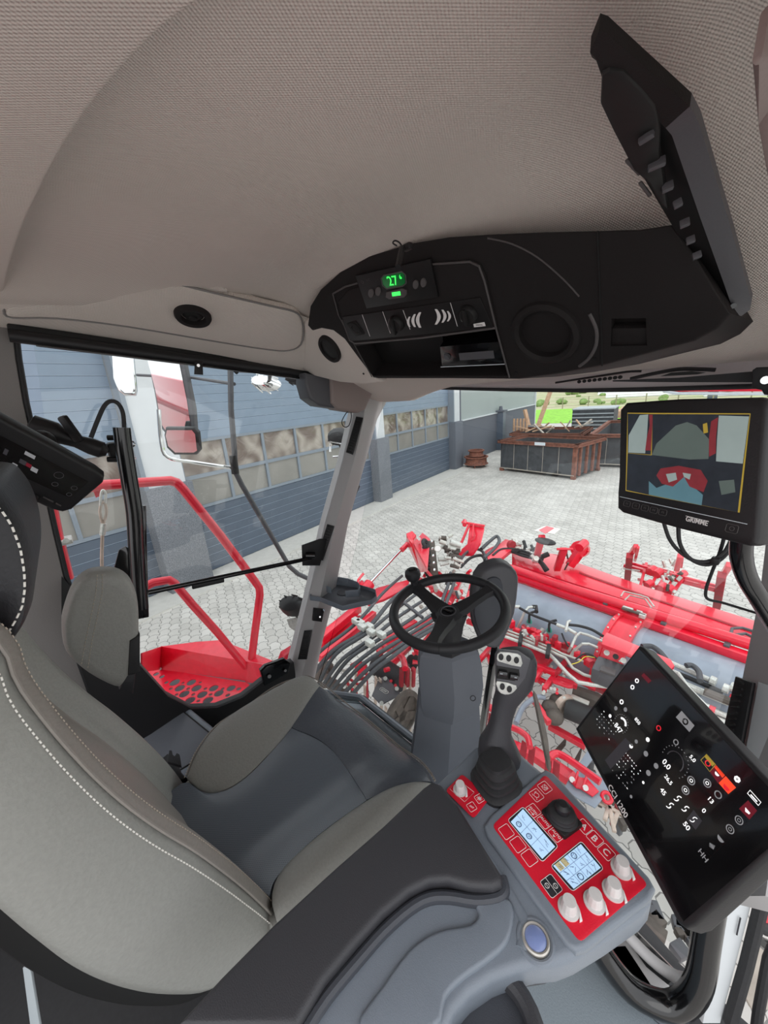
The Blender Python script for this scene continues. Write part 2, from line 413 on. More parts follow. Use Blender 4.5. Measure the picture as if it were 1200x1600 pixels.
def text_mb(mb, s, o, right, up, h, depth=0.0004, width=None, bold=0.0):
    """writing as solid letters: o = centre, right/up = directions on the face"""
    cu = bpy.data.curves.new('txt', 'FONT'); cu.body = s; cu.size = 1.0; cu.align_x = 'CENTER'; cu.align_y = 'CENTER'; cu.extrude = 0.5; cu.resolution_u = 3; cu.offset = bold
    ob = bpy.data.objects.new('txt', cu); SC.collection.objects.link(ob)
    bpy.context.view_layer.update()
    me = bpy.data.meshes.new_from_object(ob.evaluated_get(bpy.context.evaluated_depsgraph_get()))
    right = V(right).normalized(); up = V(up).normalized(); n = right.cross(up)
    xs = [v.co.x for v in me.vertices] or [0, 1]; ys = [v.co.y for v in me.vertices] or [0, 1]
    w0 = max(xs) - min(xs); h0 = max(ys) - min(ys); cx = (max(xs) + min(xs)) / 2; cy = (max(ys) + min(ys)) / 2
    ky = h / h0; kx = (width / w0) if width else ky
    for v in me.vertices: v.co = V(o) + right * (v.co.x - cx) * kx + up * (v.co.y - cy) * ky + n * (v.co.z * depth)
    mb.bm.from_mesh(me)
    bpy.data.objects.remove(ob); bpy.data.curves.remove(cu); bpy.data.meshes.remove(me)
    return mb
def cut(o, cutter):
    """carve a real opening with a boolean, applied at once"""
    me = bpy.data.meshes.new('c'); bmesh.ops.translate(cutter.bm, vec=-wloc(o), verts=cutter.bm.verts); cutter.bm.to_mesh(me); cutter.bm.free()
    k = bpy.data.objects.new('c', me); SC.collection.objects.link(k); k.location = wloc(o)
    md = o.modifiers.new('b', 'BOOLEAN'); md.object = k; md.operation = 'DIFFERENCE'; md.solver = 'EXACT'; md.use_self = True
    bpy.context.view_layer.update()
    nm = bpy.data.meshes.new_from_object(o.evaluated_get(bpy.context.evaluated_depsgraph_get()))
    o.modifiers.clear(); bpy.data.objects.remove(k)
    if len(nm.polygons) > 4:
        o.data = nm
        for q in nm.polygons: q.use_smooth = True
        nm.set_sharp_from_angle(angle=math.radians(35))
def px(fr, pts, h=0.0): return [fr(x, y, h) for x, y in pts]
def rrect(fr, quad, r=0.18, h=0.0, k=3):
    """rounded version of a four-cornered pixel outline on a face"""
    c = [fr(x, y, h) for x, y in quad]; out = []
    for i in range(4):
        a = c[i]; e0 = (c[i - 1] - a) * r; e1 = (c[(i + 1) % 4] - a) * r
        l = min(e0.length, e1.length); e0 = e0.normalized() * l; e1 = e1.normalized() * l
        for j in range(k + 1):
            s_ = j / k; out.append((a + e0) * (1 - s_) ** 2 + a * 2 * s_ * (1 - s_) + (a + e1) * s_ ** 2)
    return out

# ================================================================ YARD AND HALL
B0 = V((-11.64, 13.40, 0)); FE = V((0.2421, -0.9703, 0)).normalized(); FN = V((0.9703, 0.2421, 0)).normalized()
def F(s, n, z): return B0 + FE * s + FN * n + V((0, 0, z))
FROT = Matrix((FE, FN, V((0, 0, 1)))).transposed()
def fbox(mb, s0, s1, n0, n1, z0, z1, bev=0.0):
    return mb.box(F((s0 + s1) / 2, (n0 + n1) / 2, (z0 + z1) / 2), (abs(s1 - s0), abs(n1 - n0), abs(z1 - z0)), FROT, bev)

structure(MB().prism([F(-22, -60, -.1), F(-22, 60, -.1), F(45, 60, -.1), F(45, -60, -.1)], (0, 0, .1)), 'paved_yard', 'pavers')
structure(MB().prism([F(-300, -250, -.2), F(-300, 300, -.2), F(-22, 300, -.2), F(-22, -250, -.2)], (0, 0, .17)), 'farm_field', 'field_earth')
structure(MB().prism([F(-42, -8, -.05), F(-42, 90, -.05), F(-22.1, 90, -.05), F(-22.1, -8, -.05)], (0, 0, .07)), 'lawn_strip', 'lawn')
structure(fbox(MB(), -0.9, 40, 0.02, 0.85, -.05, 0.03), 'concrete_apron', 'apron')

# the hall: wall with a dark plinth, pale cladding and three big sectional doors
hall = thing('hall_building', 'long grey workshop hall with blue sectional doors across the yard', 'building', F(0, 0, 0))
w = MB(); fbox(w, -14, -0.9, -.5, 0.0, 2.15, 7.2)
part('cladding', w, 'facade_panel', hall)
w = MB(); fbox(w, -14, -0.9, -.5, 0.06, 0, 2.12); part('plinth', w, 'plinth_grey', hall)
w = MB(); fbox(w, -14.05, -0.9, -.5, 0.10, 2.12, 2.17); fbox(w, -14.15, -14, -.5, .1, 0, 7.2); part('plinth_cap', w, 'facade_white', hall)
w = MB(); fbox(w, -0.9, 30, -.5, -.05, 5.2, 7.2); part('lintel', w, 'facade_white', hall)
w = MB(); fbox(w, -14, 30, -12, -.5, 7.0, 7.3); part('roof', w, 'facade_panel', hall)
for i, (s0, s1) in enumerate(((-0.95, -0.15), (5.05, 5.75), (12.05, 12.95), (19.4, 20.2))):
    w = MB(); fbox(w, s0, s1, -.4, .34, 0, 2.2, .01); part('pillar_plinth', w, 'plinth_grey' if i == 0 else 'plinth_speckle', hall)
    w = MB(); fbox(w, s0 + .08, s1 - .1, -.4, .22, 2.2, 7.0)
    c = part('pillar', w, 'facade_white', hall)
    w = MB(); fbox(w, s1 - .1, s1 - .02, -.4, .26, 2.2, 7.0); part('corner_strip', w, 'frame_grey', c)
w = MB(); w.cyl(F(-1.02, .16, 0), F(-1.02, .16, 6.9), .055, seg=12); part('downpipe', w, 'plinth_grey', hall)
w = MB(); w.prism([F(-6.4 + q[0] * .22, .2 + q[1] * .22, 0) for q in ((-1, -1), (1, -1), (1, 1), (-1, 1))], (0, 0, 2.2), .01)
pp = part('wall_post', w, 'door_blue_lower', hall)
w = MB(); fbox(w, -6.68, -6.12, -.02, .5, 2.2, 2.28); w.cyl(F(-6.4, .2, 2.28), F(-6.4, .2, 2.5), .12, .08); part('post_cap', w, 'plinth_grey', pp)

def sectional_door(s0, s1, label):
    d = thing('sectional_door', label, 'door', F((s0 + s1) / 2, 0, 0), 'sectional doors of the hall')
    for nm, z0, z1, m in (('lower_panel', 0.03, 1.50, 'door_blue_lower'), ('upper_panel', 2.97, 5.2, 'door_blue_reflecting')):
        w = MB(); j = MB(); k = int(round((z1 - z0) / .184)); hh = (z1 - z0) / k
        for i in range(k):
            a = z0 + i * hh
            w.prism([F(s0, -.06, a), F(s0, .0, a), F(s0, .0, a + hh - .02), F(s0, -.022, a + hh - .004), F(s0, -.06, a + hh - .004)], FE * (s1 - s0))
            fbox(j, s0, s1, -.05, -.004, a + hh - .008, a + hh)
        o = part(nm, w, m, d); part('joint', j, 'joint_highlight', o)
    w = MB(); n = int(round((s1 - s0) / 1.11)); st = (s1 - s0) / n
    for z0, z1 in ((1.50, 1.56), (2.16, 2.24), (2.91, 2.97)): fbox(w, s0, s1, -.06, .015, z0, z1)
    for i in range(n + 1):
        c = s0 + i * st; fbox(w, c - .035, c + .035, -.06, .012, 1.5, 2.97)
    fr = part('window_frame', w, 'frame_grey', d)
    for i in range(n):
        for z0, z1 in ((1.56, 2.16), (2.24, 2.91)):
            w = MB(); fbox(w, s0 + i * st + .035, s0 + (i + 1) * st - .035, -.05, -.03, z0, z1); part('pane', w, 'door_pane' if z0 > 2 else 'door_pane_lower', fr)
    return d
sectional_door(-0.15, 5.05, 'farthest blue sectional door, right of the left windscreen pillar')
sectional_door(5.75, 12.05, 'middle blue sectional door seen through the side window, two rows of panes')
sectional_door(12.95, 19.4, 'nearest blue sectional door, at far left behind the clamped display')

# ---- open steel containers
def container(name, label, s_front, n0, width, depth, height, yaw=0.0):
    O_ = F(s_front, n0, 0); ca, sa = math.cos(yaw), math.sin(yaw); E2 = FE * ca - FN * sa; N2 = FN * ca + FE * sa; R2 = Matrix((E2, N2, V((0, 0, 1)))).transposed()
    def fbox(mb, a0, a1, c0, c1, z0, z1): return mb.box(O_ + E2 * ((a0 + a1) / 2 - s_front) + N2 * ((c0 + c1) / 2 - n0) + V((0, 0, (z0 + z1) / 2)), (abs(a1 - a0), abs(c1 - c0), abs(z1 - z0)), R2)
    # s_front = s of the face towards the cab; it runs along +n, and back along -s
    t = thing(name, label, 'container', F(s_front, n0, 0), 'open steel containers')
    w = MB(); th = .05; z0 = .12
    fbox(w, s_front - th, s_front, n0, n0 + width, z0, height - .14); fbox(w, s_front - depth, s_front - depth + th, n0, n0 + width, z0, height - .14)
    fbox(w, s_front - depth, s_front, n0, n0 + th, z0, height - .14); fbox(w, s_front - depth, s_front, n0 + width - th, n0 + width, z0, height - .14)
    fbox(w, s_front - depth, s_front, n0, n0 + width, z0, z0 + .05)
    part('body', w, 'container_steel', t)
    w = MB(); ov = .12
    for a, b, c, d in ((s_front - .03, s_front + ov, n0 - ov, n0 + width + ov), (s_front - depth - ov, s_front - depth + .03, n0 - ov, n0 + width + ov),
                       (s_front - depth - ov, s_front + ov, n0 - ov, n0 + .03), (s_front - depth - ov, s_front + ov, n0 + width - .03, n0 + width + ov)):
        fbox(w, a, b, c, d, height - .14, height - .11); fbox(w, a, b, c, d, height - .03, height)
        if b - a < d - c: fbox(w, a + .03, b - .03, c, d, height - .14, height)
        else: fbox(w, a, b, c + .03, d - .03, height - .14, height)
    part('rim', w, 'rust', t)
    for a, c in ((s_front - .1, n0 - .02), (s_front - .1, n0 + width - .12), (s_front - depth, n0 - .02), (s_front - depth, n0 + width - .12)): part('foot', fbox(MB(), a, a + .15, c, c + .15, 0, .13), 'rust', t)
    w = MB(); k = int(width / .55)
    for i in range(1, k): fbox(w, s_front, s_front + .012, n0 + i * width / k - .008, n0 + i * width / k + .008, z0, height - .14)
    fbox(w, s_front, s_front + .02, n0, n0 + width, z0, z0 + .04)
    part('seam', w, 'timber_grey', t)
    for i in range(4): part('rib', fbox(MB(), s_front - depth * (i + .5) / 4 - .05, s_front - depth * (i + .5) / 4 + .05, n0 + width, n0 + width + .08, z0, height - .1), 'rust', t)
    part('rib', fbox(MB(), s_front - .12, s_front + .015, n0 + width - .12, n0 + width + .015, z0, height - .1), 'rust', t)
    return t
P0 = PZ(782, 735, 0); s1_ = (P0 - B0).dot(FE); n1_ = (P0 - B0).dot(FN)
c1 = container('skip_container', 'large open dark steel container with rusty rim in the middle of the yard', s1_, n1_, 3.30, 2.1, 1.36, 0.28)
ca, sa = math.cos(.28), math.sin(.28); E2 = FE * ca - FN * sa; N2 = FN * ca + FE * sa
w = MB().box(F(s1_, n1_, 1.30) + E2 * .125 + N2 * 1.9, (.008, .45, .12), Matrix((E2, N2, V((0, 0, 1)))).transposed()); part('data_plate', w, 'label_white', c1)
P0 = PZ(921, 729, 0); s2_ = (P0 - B0).dot(FE); n2_ = (P0 - B0).dot(FN)
container('skip_container', 'open dark container with rusty rim, half hidden by the camera monitor', s2_, n2_, 3.4, 6.0, 1.4)
P0 = PZ(800, 671, 1.3); s3_ = (P0 - B0).dot(FE); n3_ = (P0 - B0).dot(FN)
container('skip_container', 'rusty container heaped with scrap timber behind the first container', s3_, n3_, 3.4, 3.0, 1.1)
P0 = PZ(893, 664, 1.0); s4_ = (P0 - B0).dot(FE); n4_ = (P0 - B0).dot(FN)
t = thing('metal_crate', 'grey slatted metal crate between the containers before the lawn', 'crate', F(s4_, n4_, 0))
w = MB(); fbox(w, s4_ - 2.4, s4_, n4_, n4_ + 2.2, 0.1, 1.9); part('body', w, 'container_steel', t)
w = MB()
for i in range(7): fbox(w, s4_ + .0, s4_ + .03, n4_, n4_ + 2.2, .3 + i * .22, .36 + i * .22)
fbox(w, s4_ - 2.45, s4_ + .03, n4_ - .03, n4_ + 2.23, 1.88, 1.95); part('slats', w, 'pale_box', t)
P0 = PZ(948, 652, 1.4); s5_ = (P0 - B0).dot(FE) - 4; n5_ = (P0 - B0).dot(FN)
t = thing('flatbed_trailer', 'pale yellow low trailer frame standing beyond the right container', 'trailer', F(s5_, n5_, 0))
w = MB(); fbox(w, s5_ - 5, s5_, n5_, n5_ + 3, 1.0, 1.45, .03); part('bed', w, 'timber', t)
for a in (.6, 3.6):
    for b in (.1, 2.6): part('wheel', MB().cyl(F(s5_ - a, n5_ + b, .45), F(s5_ - a, n5_ + b + .25, .45), .45), 'black_rubber', t)
for i in range(16):
    a = F(s3_ - .4 - random.random() * 2.3, n3_ + .15 + random.random() * 3.0, 1.0 + random.random() * .25)
    b = a + FN * random.uniform(-.9, 1.1) + FE * random.uniform(-.7, .7) + V((0, 0, random.uniform(.0, .55)))
    if i in (5, 8): b = a + FN * .5 + FE * .4
    w = MB(); w.bar(a, b, .10, .05)
    w.build('timber_plank', 'timber_grey' if i % 2 else 'timber', None, 'broken plank lying in the scrap timber heap', 'plank', 'planks in the scrap heap')
for i in range(5):
    c = PZ(803 + i * 5, 668, 1.25); w = MB(); w.cyl(c - V((0, 0, .2)), c + V((0, 0, .5)), .07, .06, 10)
    w.build('timber_stake', 'timber', None, 'short pale stake standing upright at the left end of the scrap heap', 'stake', 'upright stakes in the scrap heap')
w = MB(); a = PZ(826, 665, 1.3); w.bar(a, PP(820, 640, a, FW) - FE * 0, .22, .12); w.build('round_timber', 'timber', None, 'thick pale timber leaning left out of the scrap heap', 'timber')
w = MB(); a = PZ(840, 667, 1.2); w.bar(a, PP(862, 606, a, FW), .2, .14); w.build('long_beam', 'timber', None, 'long wooden beam rising slanted above the scrap heap', 'beam')
# rusty wheel rims on the paving
t = thing('wheel_rim_stack', 'stack of two rusty wheel rims standing at the hall corner', 'wheel rims', PZ(744, 729, 0))
c = PZ(744, 729, 0)
part('large_rim', MB().lathe(c, (0, 0, 1), [(.50, .12), (.56, .14), (.56, .17), (.50, .2), (.48, .42), (.56, .46), (.56, .50), (.48, .5), (.44, .2)]), 'rust', t)
part('small_rim', MB().lathe(c, (0, 0, 1), [(.30, .5), (.36, .52), (.33, .56), (.31, .72), (.38, .76), (.38, .8), (.3, .8), (.28, .56)]), 'rust', t)
for k in range(3): part('foot', MB().cyl(c + V((.4 * math.cos(k * 2.1 + 1), .4 * math.sin(k * 2.1 + 1), 0)), c + V((.4 * math.cos(k * 2.1 + 1), .4 * math.sin(k * 2.1 + 1), .14)), .03), 'rust', t)
w = MB()
for k in range(30):
    a = F(-9.5 + random.uniform(-.25, .25), .32 + random.uniform(0, .15), 0); w.tube([a, a + V((random.uniform(-.05, .05), random.uniform(-.05, .05), .2)), a + V((random.uniform(-.15, .15), random.uniform(-.15, .15), random.uniform(.3, .5)))], .012, 4)
w.build('weed_clump', 'hedge_green', None, 'small green weed clump at the foot of the hall plinth', 'weed')

# ---- far field: fence, tunnels, shrubs
t = thing('wire_fence', 'low wire fence with timber posts behind the bright lawn', 'fence', F(-43, 10, 0))
for i in range(14): part('post', MB().cyl(F(-43, -4 + i * 3.2, 0), F(-43, -4 + i * 3.2, 1.5), .07, seg=8), 'fence_wire', t)
w = MB()
for z in (.4, .8, 1.2, 1.45): w.cyl(F(-43, -5, z), F(-43, 42, z), .02, seg=5)
part('wire', w, 'fence_wire', t)
src = None
for i, (s, n, l, wd) in enumerate(((-72, -2, 18, 4), (-79, 20, 22, 4), (-66, 30, 12, 3), (-92, -6, 26, 5), (-96, 26, 30, 5), (-60, 12, 9, 3))):
    ring = []
    for k in range(9):
        a = PI * k / 8; ring.append((math.cos(a) * wd / 2, math.sin(a) * 1.3))
    w = MB(); w.loft([[F(s + q[0], n, q[1]) for q in ring], [F(s + q[0], n + l, q[1]) for q in ring]])
    w.build('film_tunnel', 'greenhouse', None, 'pale low film tunnel in the distant field', 'tunnel', 'film tunnels in the field')
spots = []
TU = ((-72, -2, 18, 4), (-79, 20, 22, 4), (-66, 30, 12, 3), (-92, -6, 26, 5), (-96, 26, 30, 5), (-60, 12, 9, 3))
while len(spots) < 120:
    s = random.choice((-50, -56, -84, -102, -108, -115, -122, -130, -138, -150, -165)) + random.uniform(-1.5, 1.5); n = random.uniform(-14, 75); r = random.uniform(1.0, 2.0) * (1.4 if s < -120 else .9 if s < -100 else .42)
    if any(abs(s - a) < d_ / 2 + r * 1.3 and b - 2.5 < n < b + c_ + 2.5 for a, b, c_, d_ in TU): continue
    if s > -60 and abs(n - 12.5) < 2.5: continue
    if all(math.hypot(s - a, n - b) > (r + c) * 1.2 for a, b, c in spots): spots.append((s, n, r))
for s, n, r in spots:
    w = MB()
    for k in range(4): w.ball(F(s + random.uniform(-.5, .5) * r, n + random.uniform(-.8, .8) * r, r * random.uniform(.3, .6)), r * random.uniform(.5, .8), (1, 1, .85), 8)
    w.build('field_shrub', 'hedge_green', None, 'rounded green shrub in the far field', 'shrub', 'shrubs in the far field')
w = MB(); fbox(w, -52.6, -51.6, 12.0, 13.0, 0, 1.3, .05); w.build('transformer_box', 'door_blue_lower', None, 'small blue grey cabinet standing in the field behind the fence', 'cabinet')

# ================================================================ CAB SHELL
# ceiling: knitted liner, flat over the seats and rolling down to the windscreen header
def zc(x, y):
    z = 3.925
    q = max(0, min(1, (y - .52) / .75)); z -= .31 * (q * q * (3 - 2 * q)) * (1.0 if x < -.3 else 1.0)
    l = max(0, min(1, (-1.02 - x) / .3)); z -= .05 * l * l
    r = max(0, min(1, (x + .16) / .3)); z -= .16 * r * r
    return z
rows = []
for j in range(46):
    y = -.75 + j * (1.30 + .75) / 45
    rows.append([V((-1.60 + i * 1.78 / 39, y, zc(-1.60 + i * 1.78 / 39, y))) for i in range(40)])
structure(MB().sheet(rows, (0, 0, .04)), 'ceiling', 'headliner')
# rear half of the liner sits lower; its rounded edge crosses the cab
edge = [PZ(x, y, 3.885) for x, y in ((420, -70), (322, 0), (240, 62), (150, 160), (92, 245), (55, 315), (30, 372), (12, 430), (2, 478), (-14, 520))]
edge = catmull(edge, 4)
back = [V((-1.6, -.75, 3.885)), V((.2, -.75, 3.885)), V((.2, .27, 3.885))]
structure(MB().prism(edge + [V((-1.6, edge[-1].y, 3.885))] + back, (0, 0, .03), .012, 3), 'trim_1', 'headliner')
# side ledge over the left window
L0 = PX(20, 513, -1.5); L1 = PX(478, 588, -1.5)
ri = (V((-1.5, L0.y - .6, L0.z + .03)), L0, (L0 + L1) / 2 + V((0, 0, .006)), L1, V((-1.5, 1.28, 3.62)))
ro = [V((-1.19, p.y, min(3.93, zc(-1.19, p.y) + .02))) for p in ri]
rm = [(a + b) / 2 + V((.02, 0, .0)) for a, b in zip(ri, ro)]
structure(MB().sheet([catmull(list(ri), 5), catmull(rm, 5), catmull(ro, 5)]), 'trim_2', 'headliner')
LP = Fr(L0, L1 - L0, ro[2] - ri[2])
LP.o = LP.o + LP.n * .02
ol = [(6, 484), (16, 452), (32, 428), (60, 414), (100, 411), (160, 418), (240, 434), (330, 456), (420, 477), (458, 486), (470, 496), (474, 516), (470, 538), (452, 547), (420, 546), (330, 532), (200, 510), (90, 497), (20, 496)]
structure(MB().prism(px(LP, ol, .004), LP.n * -.03, .010, 3, round_=3), 'trim_3', 'headliner')
structure(MB().tube(catmull(px(LP, ol, .001), 3, True), .0030, 6, closed=True), 'trim_20', 'wall_grey')  # darker bead painted in for the shadow gap round the raised panel
lip = [(258, 438), (272, 432), (310, 437), (345, 449), (356, 460), (310, 452)]
structure(MB().prism(px(LP, lip, -.004), LP.n * -.02, .003, 2, round_=2), 'trim_4', 'headliner')

# windscreen header: curved face between the liner and the glass
hb = [(470, 585), (545, 600), (600, 603), (700, 605), (800, 607), (900, 608), (1000, 606), (1100, 603), (1200, 600), (1300, 597)]
lowr = [PY(x, y, 1.31) if x > 600 else PX(x, y, -1.5) for x, y in hb]
upr = [p + V((0, -.045, .0)) + V((0, 0, max(.03, zc(p.x, p.y - .1) - p.z))) for p in lowr]
mid = [(a * .55 + b * .45) + V((0, -.03, 0)) for a, b in zip(lowr, upr)]
structure(MB().sheet([lowr, mid, upr]), 'trim_5', 'pillar_pink')
seal = MB(); seal.tube([p + V((0, 0, -.004)) for p in lowr[2:]], .007, 8); structure(seal, 'trim_6', 'black_rubber')

# left front pillar, leaning forward
def pil(xl, xm, xr, y):
    a = PX(xl, y, -1.500); b = PX(xm, y, -1.455); c = PX(xr, y, -1.50)
    return [a, b, c + V((0.0, .006, 0)), c + V((-.06, .03, 0)), a + V((-.06, 0, 0))]
rows = [pil(563, 575, 618, 596), pil(560, 572, 604, 625), pil(553, 568, 588, 655), pil(538, 553, 570, 720), pil(510, 524, 542, 820), pil(484, 500, 520, 935), pil(468, 486, 503, 1000), pil(452, 470, 490, 1062), pil(442, 462, 482, 1100)]
structure(MB().loft(rows), 'trim_7', 'pillar_grey')
PIL = Fr(PX(510, 820, -1.498), PX(470, 990, -1.498) - PX(510, 820, -1.498), PX(524, 820, -1.455) - PX(510, 820, -1.498))
def slot(q, label):
    t = thing('pillar_vent', label, 'air vent', PIL(*q[3]), 'vents in the left front pillar')
    a = [PIL(x, y, .001) for x, y in q]
    part('bezel', MB().prism(a, PIL.n * .004, .0015), 'black_plastic', t)
    k = 13; w = MB()
    for i in range(k):
        f0 = (i + .7) / (k + .4); l = a[0].lerp(a[3], f0); r = a[1].lerp(a[2], f0)
        w.cyl(l.lerp(r, .22) + PIL.n * .005, l.lerp(r, .8) + PIL.n * .005, .0022, seg=6)
    part('louvre', w, 'console_deep', t)
slot([(557, 651), (568, 653), (552, 711), (541, 707)], 'narrow black air vent high in the left windscreen pillar')
slot([(512, 819), (523, 822), (505, 876), (495, 873)], 'narrow black air vent at mid height of the left windscreen pillar')
slot([(476, 985), (488, 984), (480, 1030), (466, 1030)], 'narrow black air vent below the cup tray in the left pillar')
# rear left pillar and lower left wall
pe = [(17, 500), (24, 560), (36, 630), (50, 690), (64, 750), (82, 830), (100, 905), (118, 960)]
p0 = [PX(x, y, -1.5) for x, y in pe]
structure(MB().prism(p0 + [V((-1.5, p0[-1].y - .02, 2.2)), V((-1.5, -.8, 2.2)), V((-1.5, -.8, 3.95))], (-.07, 0, 0), .004), 'wall_left', 'wall_grey')
structure(MB().tube([p + V((-.012, .006, 0)) for p in p0], .008, 8), 'trim_8', 'black_rubber')
up = [(96, 900), (122, 930), (160, 980), (214, 1035), (262, 1088), (300, 1108), (340, 1106), (380, 1090), (410, 1066), (440, 1043), (470, 1030)]
lo = [(96, 960), (110, 1010), (150, 1060), (196, 1110), (240, 1150), (290, 1180), (350, 1175), (400, 1150), (430, 1100), (455, 1075), (475, 1060)]
structure(MB().sheet([[PX(x, y, -1.5) for x, y in up], [PX(x, y, -1.47) for x, y in lo], [V((-1.46, PX(x, y, -1.5).y, 2.15)) for x, y in lo]], (-.04, 0, 0)), 'trim_9', 'black_plastic')
w = MB().prism([PX(x, y, -1.462) for x, y in ((408, 1050), (416, 1042), (446, 1031), (454, 1036), (450, 1052), (414, 1072))], (-.03, 0, 0), .004)
w.cyl(PX(421, 1057, -1.461), PX(421, 1057, -1.45), .008); w.cyl(PX(446, 1048, -1.461), PX(446, 1048, -1.45), .006)
w.build('door_hinge_plate', 'black_gloss', None, 'small black hinge plate with two bolts at the foot of the left pillar', 'hinge plate')
# floor and cab base
fl = [PZ(478, 1062, 2.15), PZ(560, 1095, 2.15), PZ(640, 1160, 2.15), PZ(760, 1245, 2.15), PZ(880, 1330, 2.15), PZ(905, 1440, 2.15), PZ(950, 1515, 2.15), PZ(1005, 1580, 2.15), PZ(1090, 1650, 2.15)]
fl = [V((-1.48, fl[0].y, 2.15))] + fl[1:]
structure(MB().prism(fl + [V((.05, -.8, 2.15)), V((-1.5, -.8, 2.15))], (0, 0, -.06)), 'floor', 'floor_mat')
ws = MB().tube([p + V((0, .012, .012)) for p in fl], .016, 8); structure(ws, 'trim_10', 'column_grey')
structure(MB().tube([p + V((0, .03, -.004)) for p in fl], .014, 8), 'trim_11', 'black_rubber')
# right pillar: grey liner, lower part and outer door frame
def ppil(pts, y0): return [PY(x, y, y0) for x, y in pts]
def rp_(xl, xr, y, yd):
    a = PY(xl, y, yd); c = PY(xr, y, yd - .12)
    return [a, a + V((.0, .05, 0)), c + V((.12, .05, 0)), c]
rows = [rp_(1206, 1300, 560, 1.26), rp_(1204, 1300, 700, 1.19), rp_(1200, 1290, 820, 1.14), rp_(1187, 1275, 930, 1.09), rp_(1160, 1250, 1060, 1.03), rp_(1138, 1225, 1200, .98), rp_(1100, 1196, 1400, .93)]
structure(MB().loft(rows), 'trim_12', 'pillar_grey')
RP = Fr(PY(1157, 1060, 1.02), PY(1138, 1170, .985) - PY(1157, 1060, 1.02), PY(1185, 1064, .985) - PY(1157, 1060, 1.02))
t = thing('pillar_vent', 'black ribbed air vent in the right pillar beside the large terminal', 'air vent', RP(1150, 1160))
q = [RP(x, y, .004) for x, y in ((1158, 1058), (1186, 1068), (1166, 1172), (1128, 1186))]
part('bezel', MB().prism(q, RP.n * .008, .003), 'black_plastic', t)
w = MB()
for i in range(12):
    f0 = (i + .6) / 12.5; l = q[0].lerp(q[3], f0); r = q[1].lerp(q[2], f0); w.cyl(l.lerp(r, .25) + RP.n * .010, l.lerp(r, .62) + RP.n * .010, .0026, seg=6)
part('louvre', w, 'console_deep', t)
structure(MB().prism([RP(x, y, .002) for x, y in ((1190, 1066), (1230, 1080), (1230, 1240), (1130, 1240), (1136, 1190), (1170, 1174))], RP.n * .004, .001), 'trim_23', 'facade_white')  # pale plate paints rear window light on the lower pillar
# door sill loop at the lower right and the outer right rail
lp = [(915, 1440), (940, 1488), (985, 1545), (1040, 1572), (1074, 1562), (1094, 1528), (1103, 1470), (1116, 1390), (1132, 1310), (1156, 1200)]
lp3 = [PX(x, y, .03) if x > 1080 else PZ(x, y, 2.20 + max(0, (x - 915) / 165 * .12)) for x, y in lp]
structure(MB().tube([D(x, y, .93 - (x - 915) / 275 * .12) for x, y in lp], .027, 16, smooth=4), 'trim_13', 'black_gloss')
structure(MB().tube([D(x, y, .98 - (x - 880) / 275 * .10) for x, y in ((930, 1400), (975, 1455), (1028, 1508), (1070, 1530), (1100, 1515), (1118, 1440), (1136, 1350), (1150, 1290))], .013, 12, smooth=4), 'trim_14', 'pillar_grey')
structure(MB().prism([D(x, y, 1.0) for x, y in ((968, 1452), (985, 1446), (1060, 1522), (1044, 1540), (1010, 1512))], FW * .01, .003), 'trim_21', 'black_gloss')
structure(MB().prism([D(x, y, 1.01) for x, y in ((950, 1468), (966, 1454), (1046, 1542), (1060, 1560), (1020, 1550), (985, 1515))], FW * .01, .003), 'trim_22', 'pillar_grey')
structure(MB().tube([D(x, y, .90) for x, y in ((1060, 1590), (1095, 1572), (1112, 1530), (1121, 1470), (1134, 1390), (1150, 1310))], .008, 10, smooth=4), 'trim_24', 'facade_white')
rw = [D(x, y, .93) for x, y in ((1178, 1340), (1194, 1340), (1160, 1470), (1126, 1600), (1098, 1600), (1118, 1500), (1140, 1400))]
structure(MB().prism(rw, FW * .03, .003), 'wall_right', 'facade_white')
w = MB(); w.bar(D(1157, 1434, .925), D(1151, 1461, .925), .003, .002); w.bar(D(1176, 1360, .925), D(1172, 1376, .925), .003, .002)
structure(w, 'trim_15', 'dark_print')
structure(MB().tube([D(x, y, .92) for x, y in ((1212, 1330), (1188, 1420), (1166, 1510), (1140, 1600))], .014, 10), 'trim_16', 'black_rubber')
structure(MB().tube([D(x, y, .93) for x, y in ((1225, 1440), (1200, 1500), (1185, 1580), (1180, 1620))], .011, 10), 'trim_17', 'black_rubber')
structure(MB().box(D(1100, 1640, .95), (.55, .25, .06), None, .02), 'trim_18', 'black_rubber')

structure(MB().box((-.75, -.80, 2.45), (1.6, .05, .75), None, .01), 'wall_rear', 'console_deep')
# glass: left side window and curved windscreen
structure(MB().prism([V((-1.515, .0, 3.82)), V((-1.515, 1.18, 3.66)), V((-1.515, .62, 2.32)), V((-1.515, .1, 2.32)), V((-1.515, -.12, 2.95))], (.004, 0, 0)), 'window_1', 'cab_glass')
bt = [PZ(490, 1062, 2.17), PZ(570, 1100, 2.17), PZ(650, 1165, 2.17), PZ(760, 1245, 2.17), PZ(905, 1345, 2.17), V((.0, .90, 2.17)), V((.04, .98, 2.17))]
tp = [V((-1.47, 1.24, 3.60)), V((-1.2, 1.30, 3.59)), V((-.9, 1.325, 3.58)), V((-.6, 1.33, 3.575)), V((-.3, 1.33, 3.57)), V((-.1, 1.31, 3.56)), V((.08, 1.28, 3.56))]
bt[0] = V((-1.47, .64, 2.17))
rows = [[a.lerp(b, k / 8) + V((0, .05 * math.sin(PI * k / 8), 0)) for a, b in zip(bt, tp)] for k in range(9)]
structure(MB().sheet(rows, (0, -.004, 0)), 'window_2', 'cab_glass')

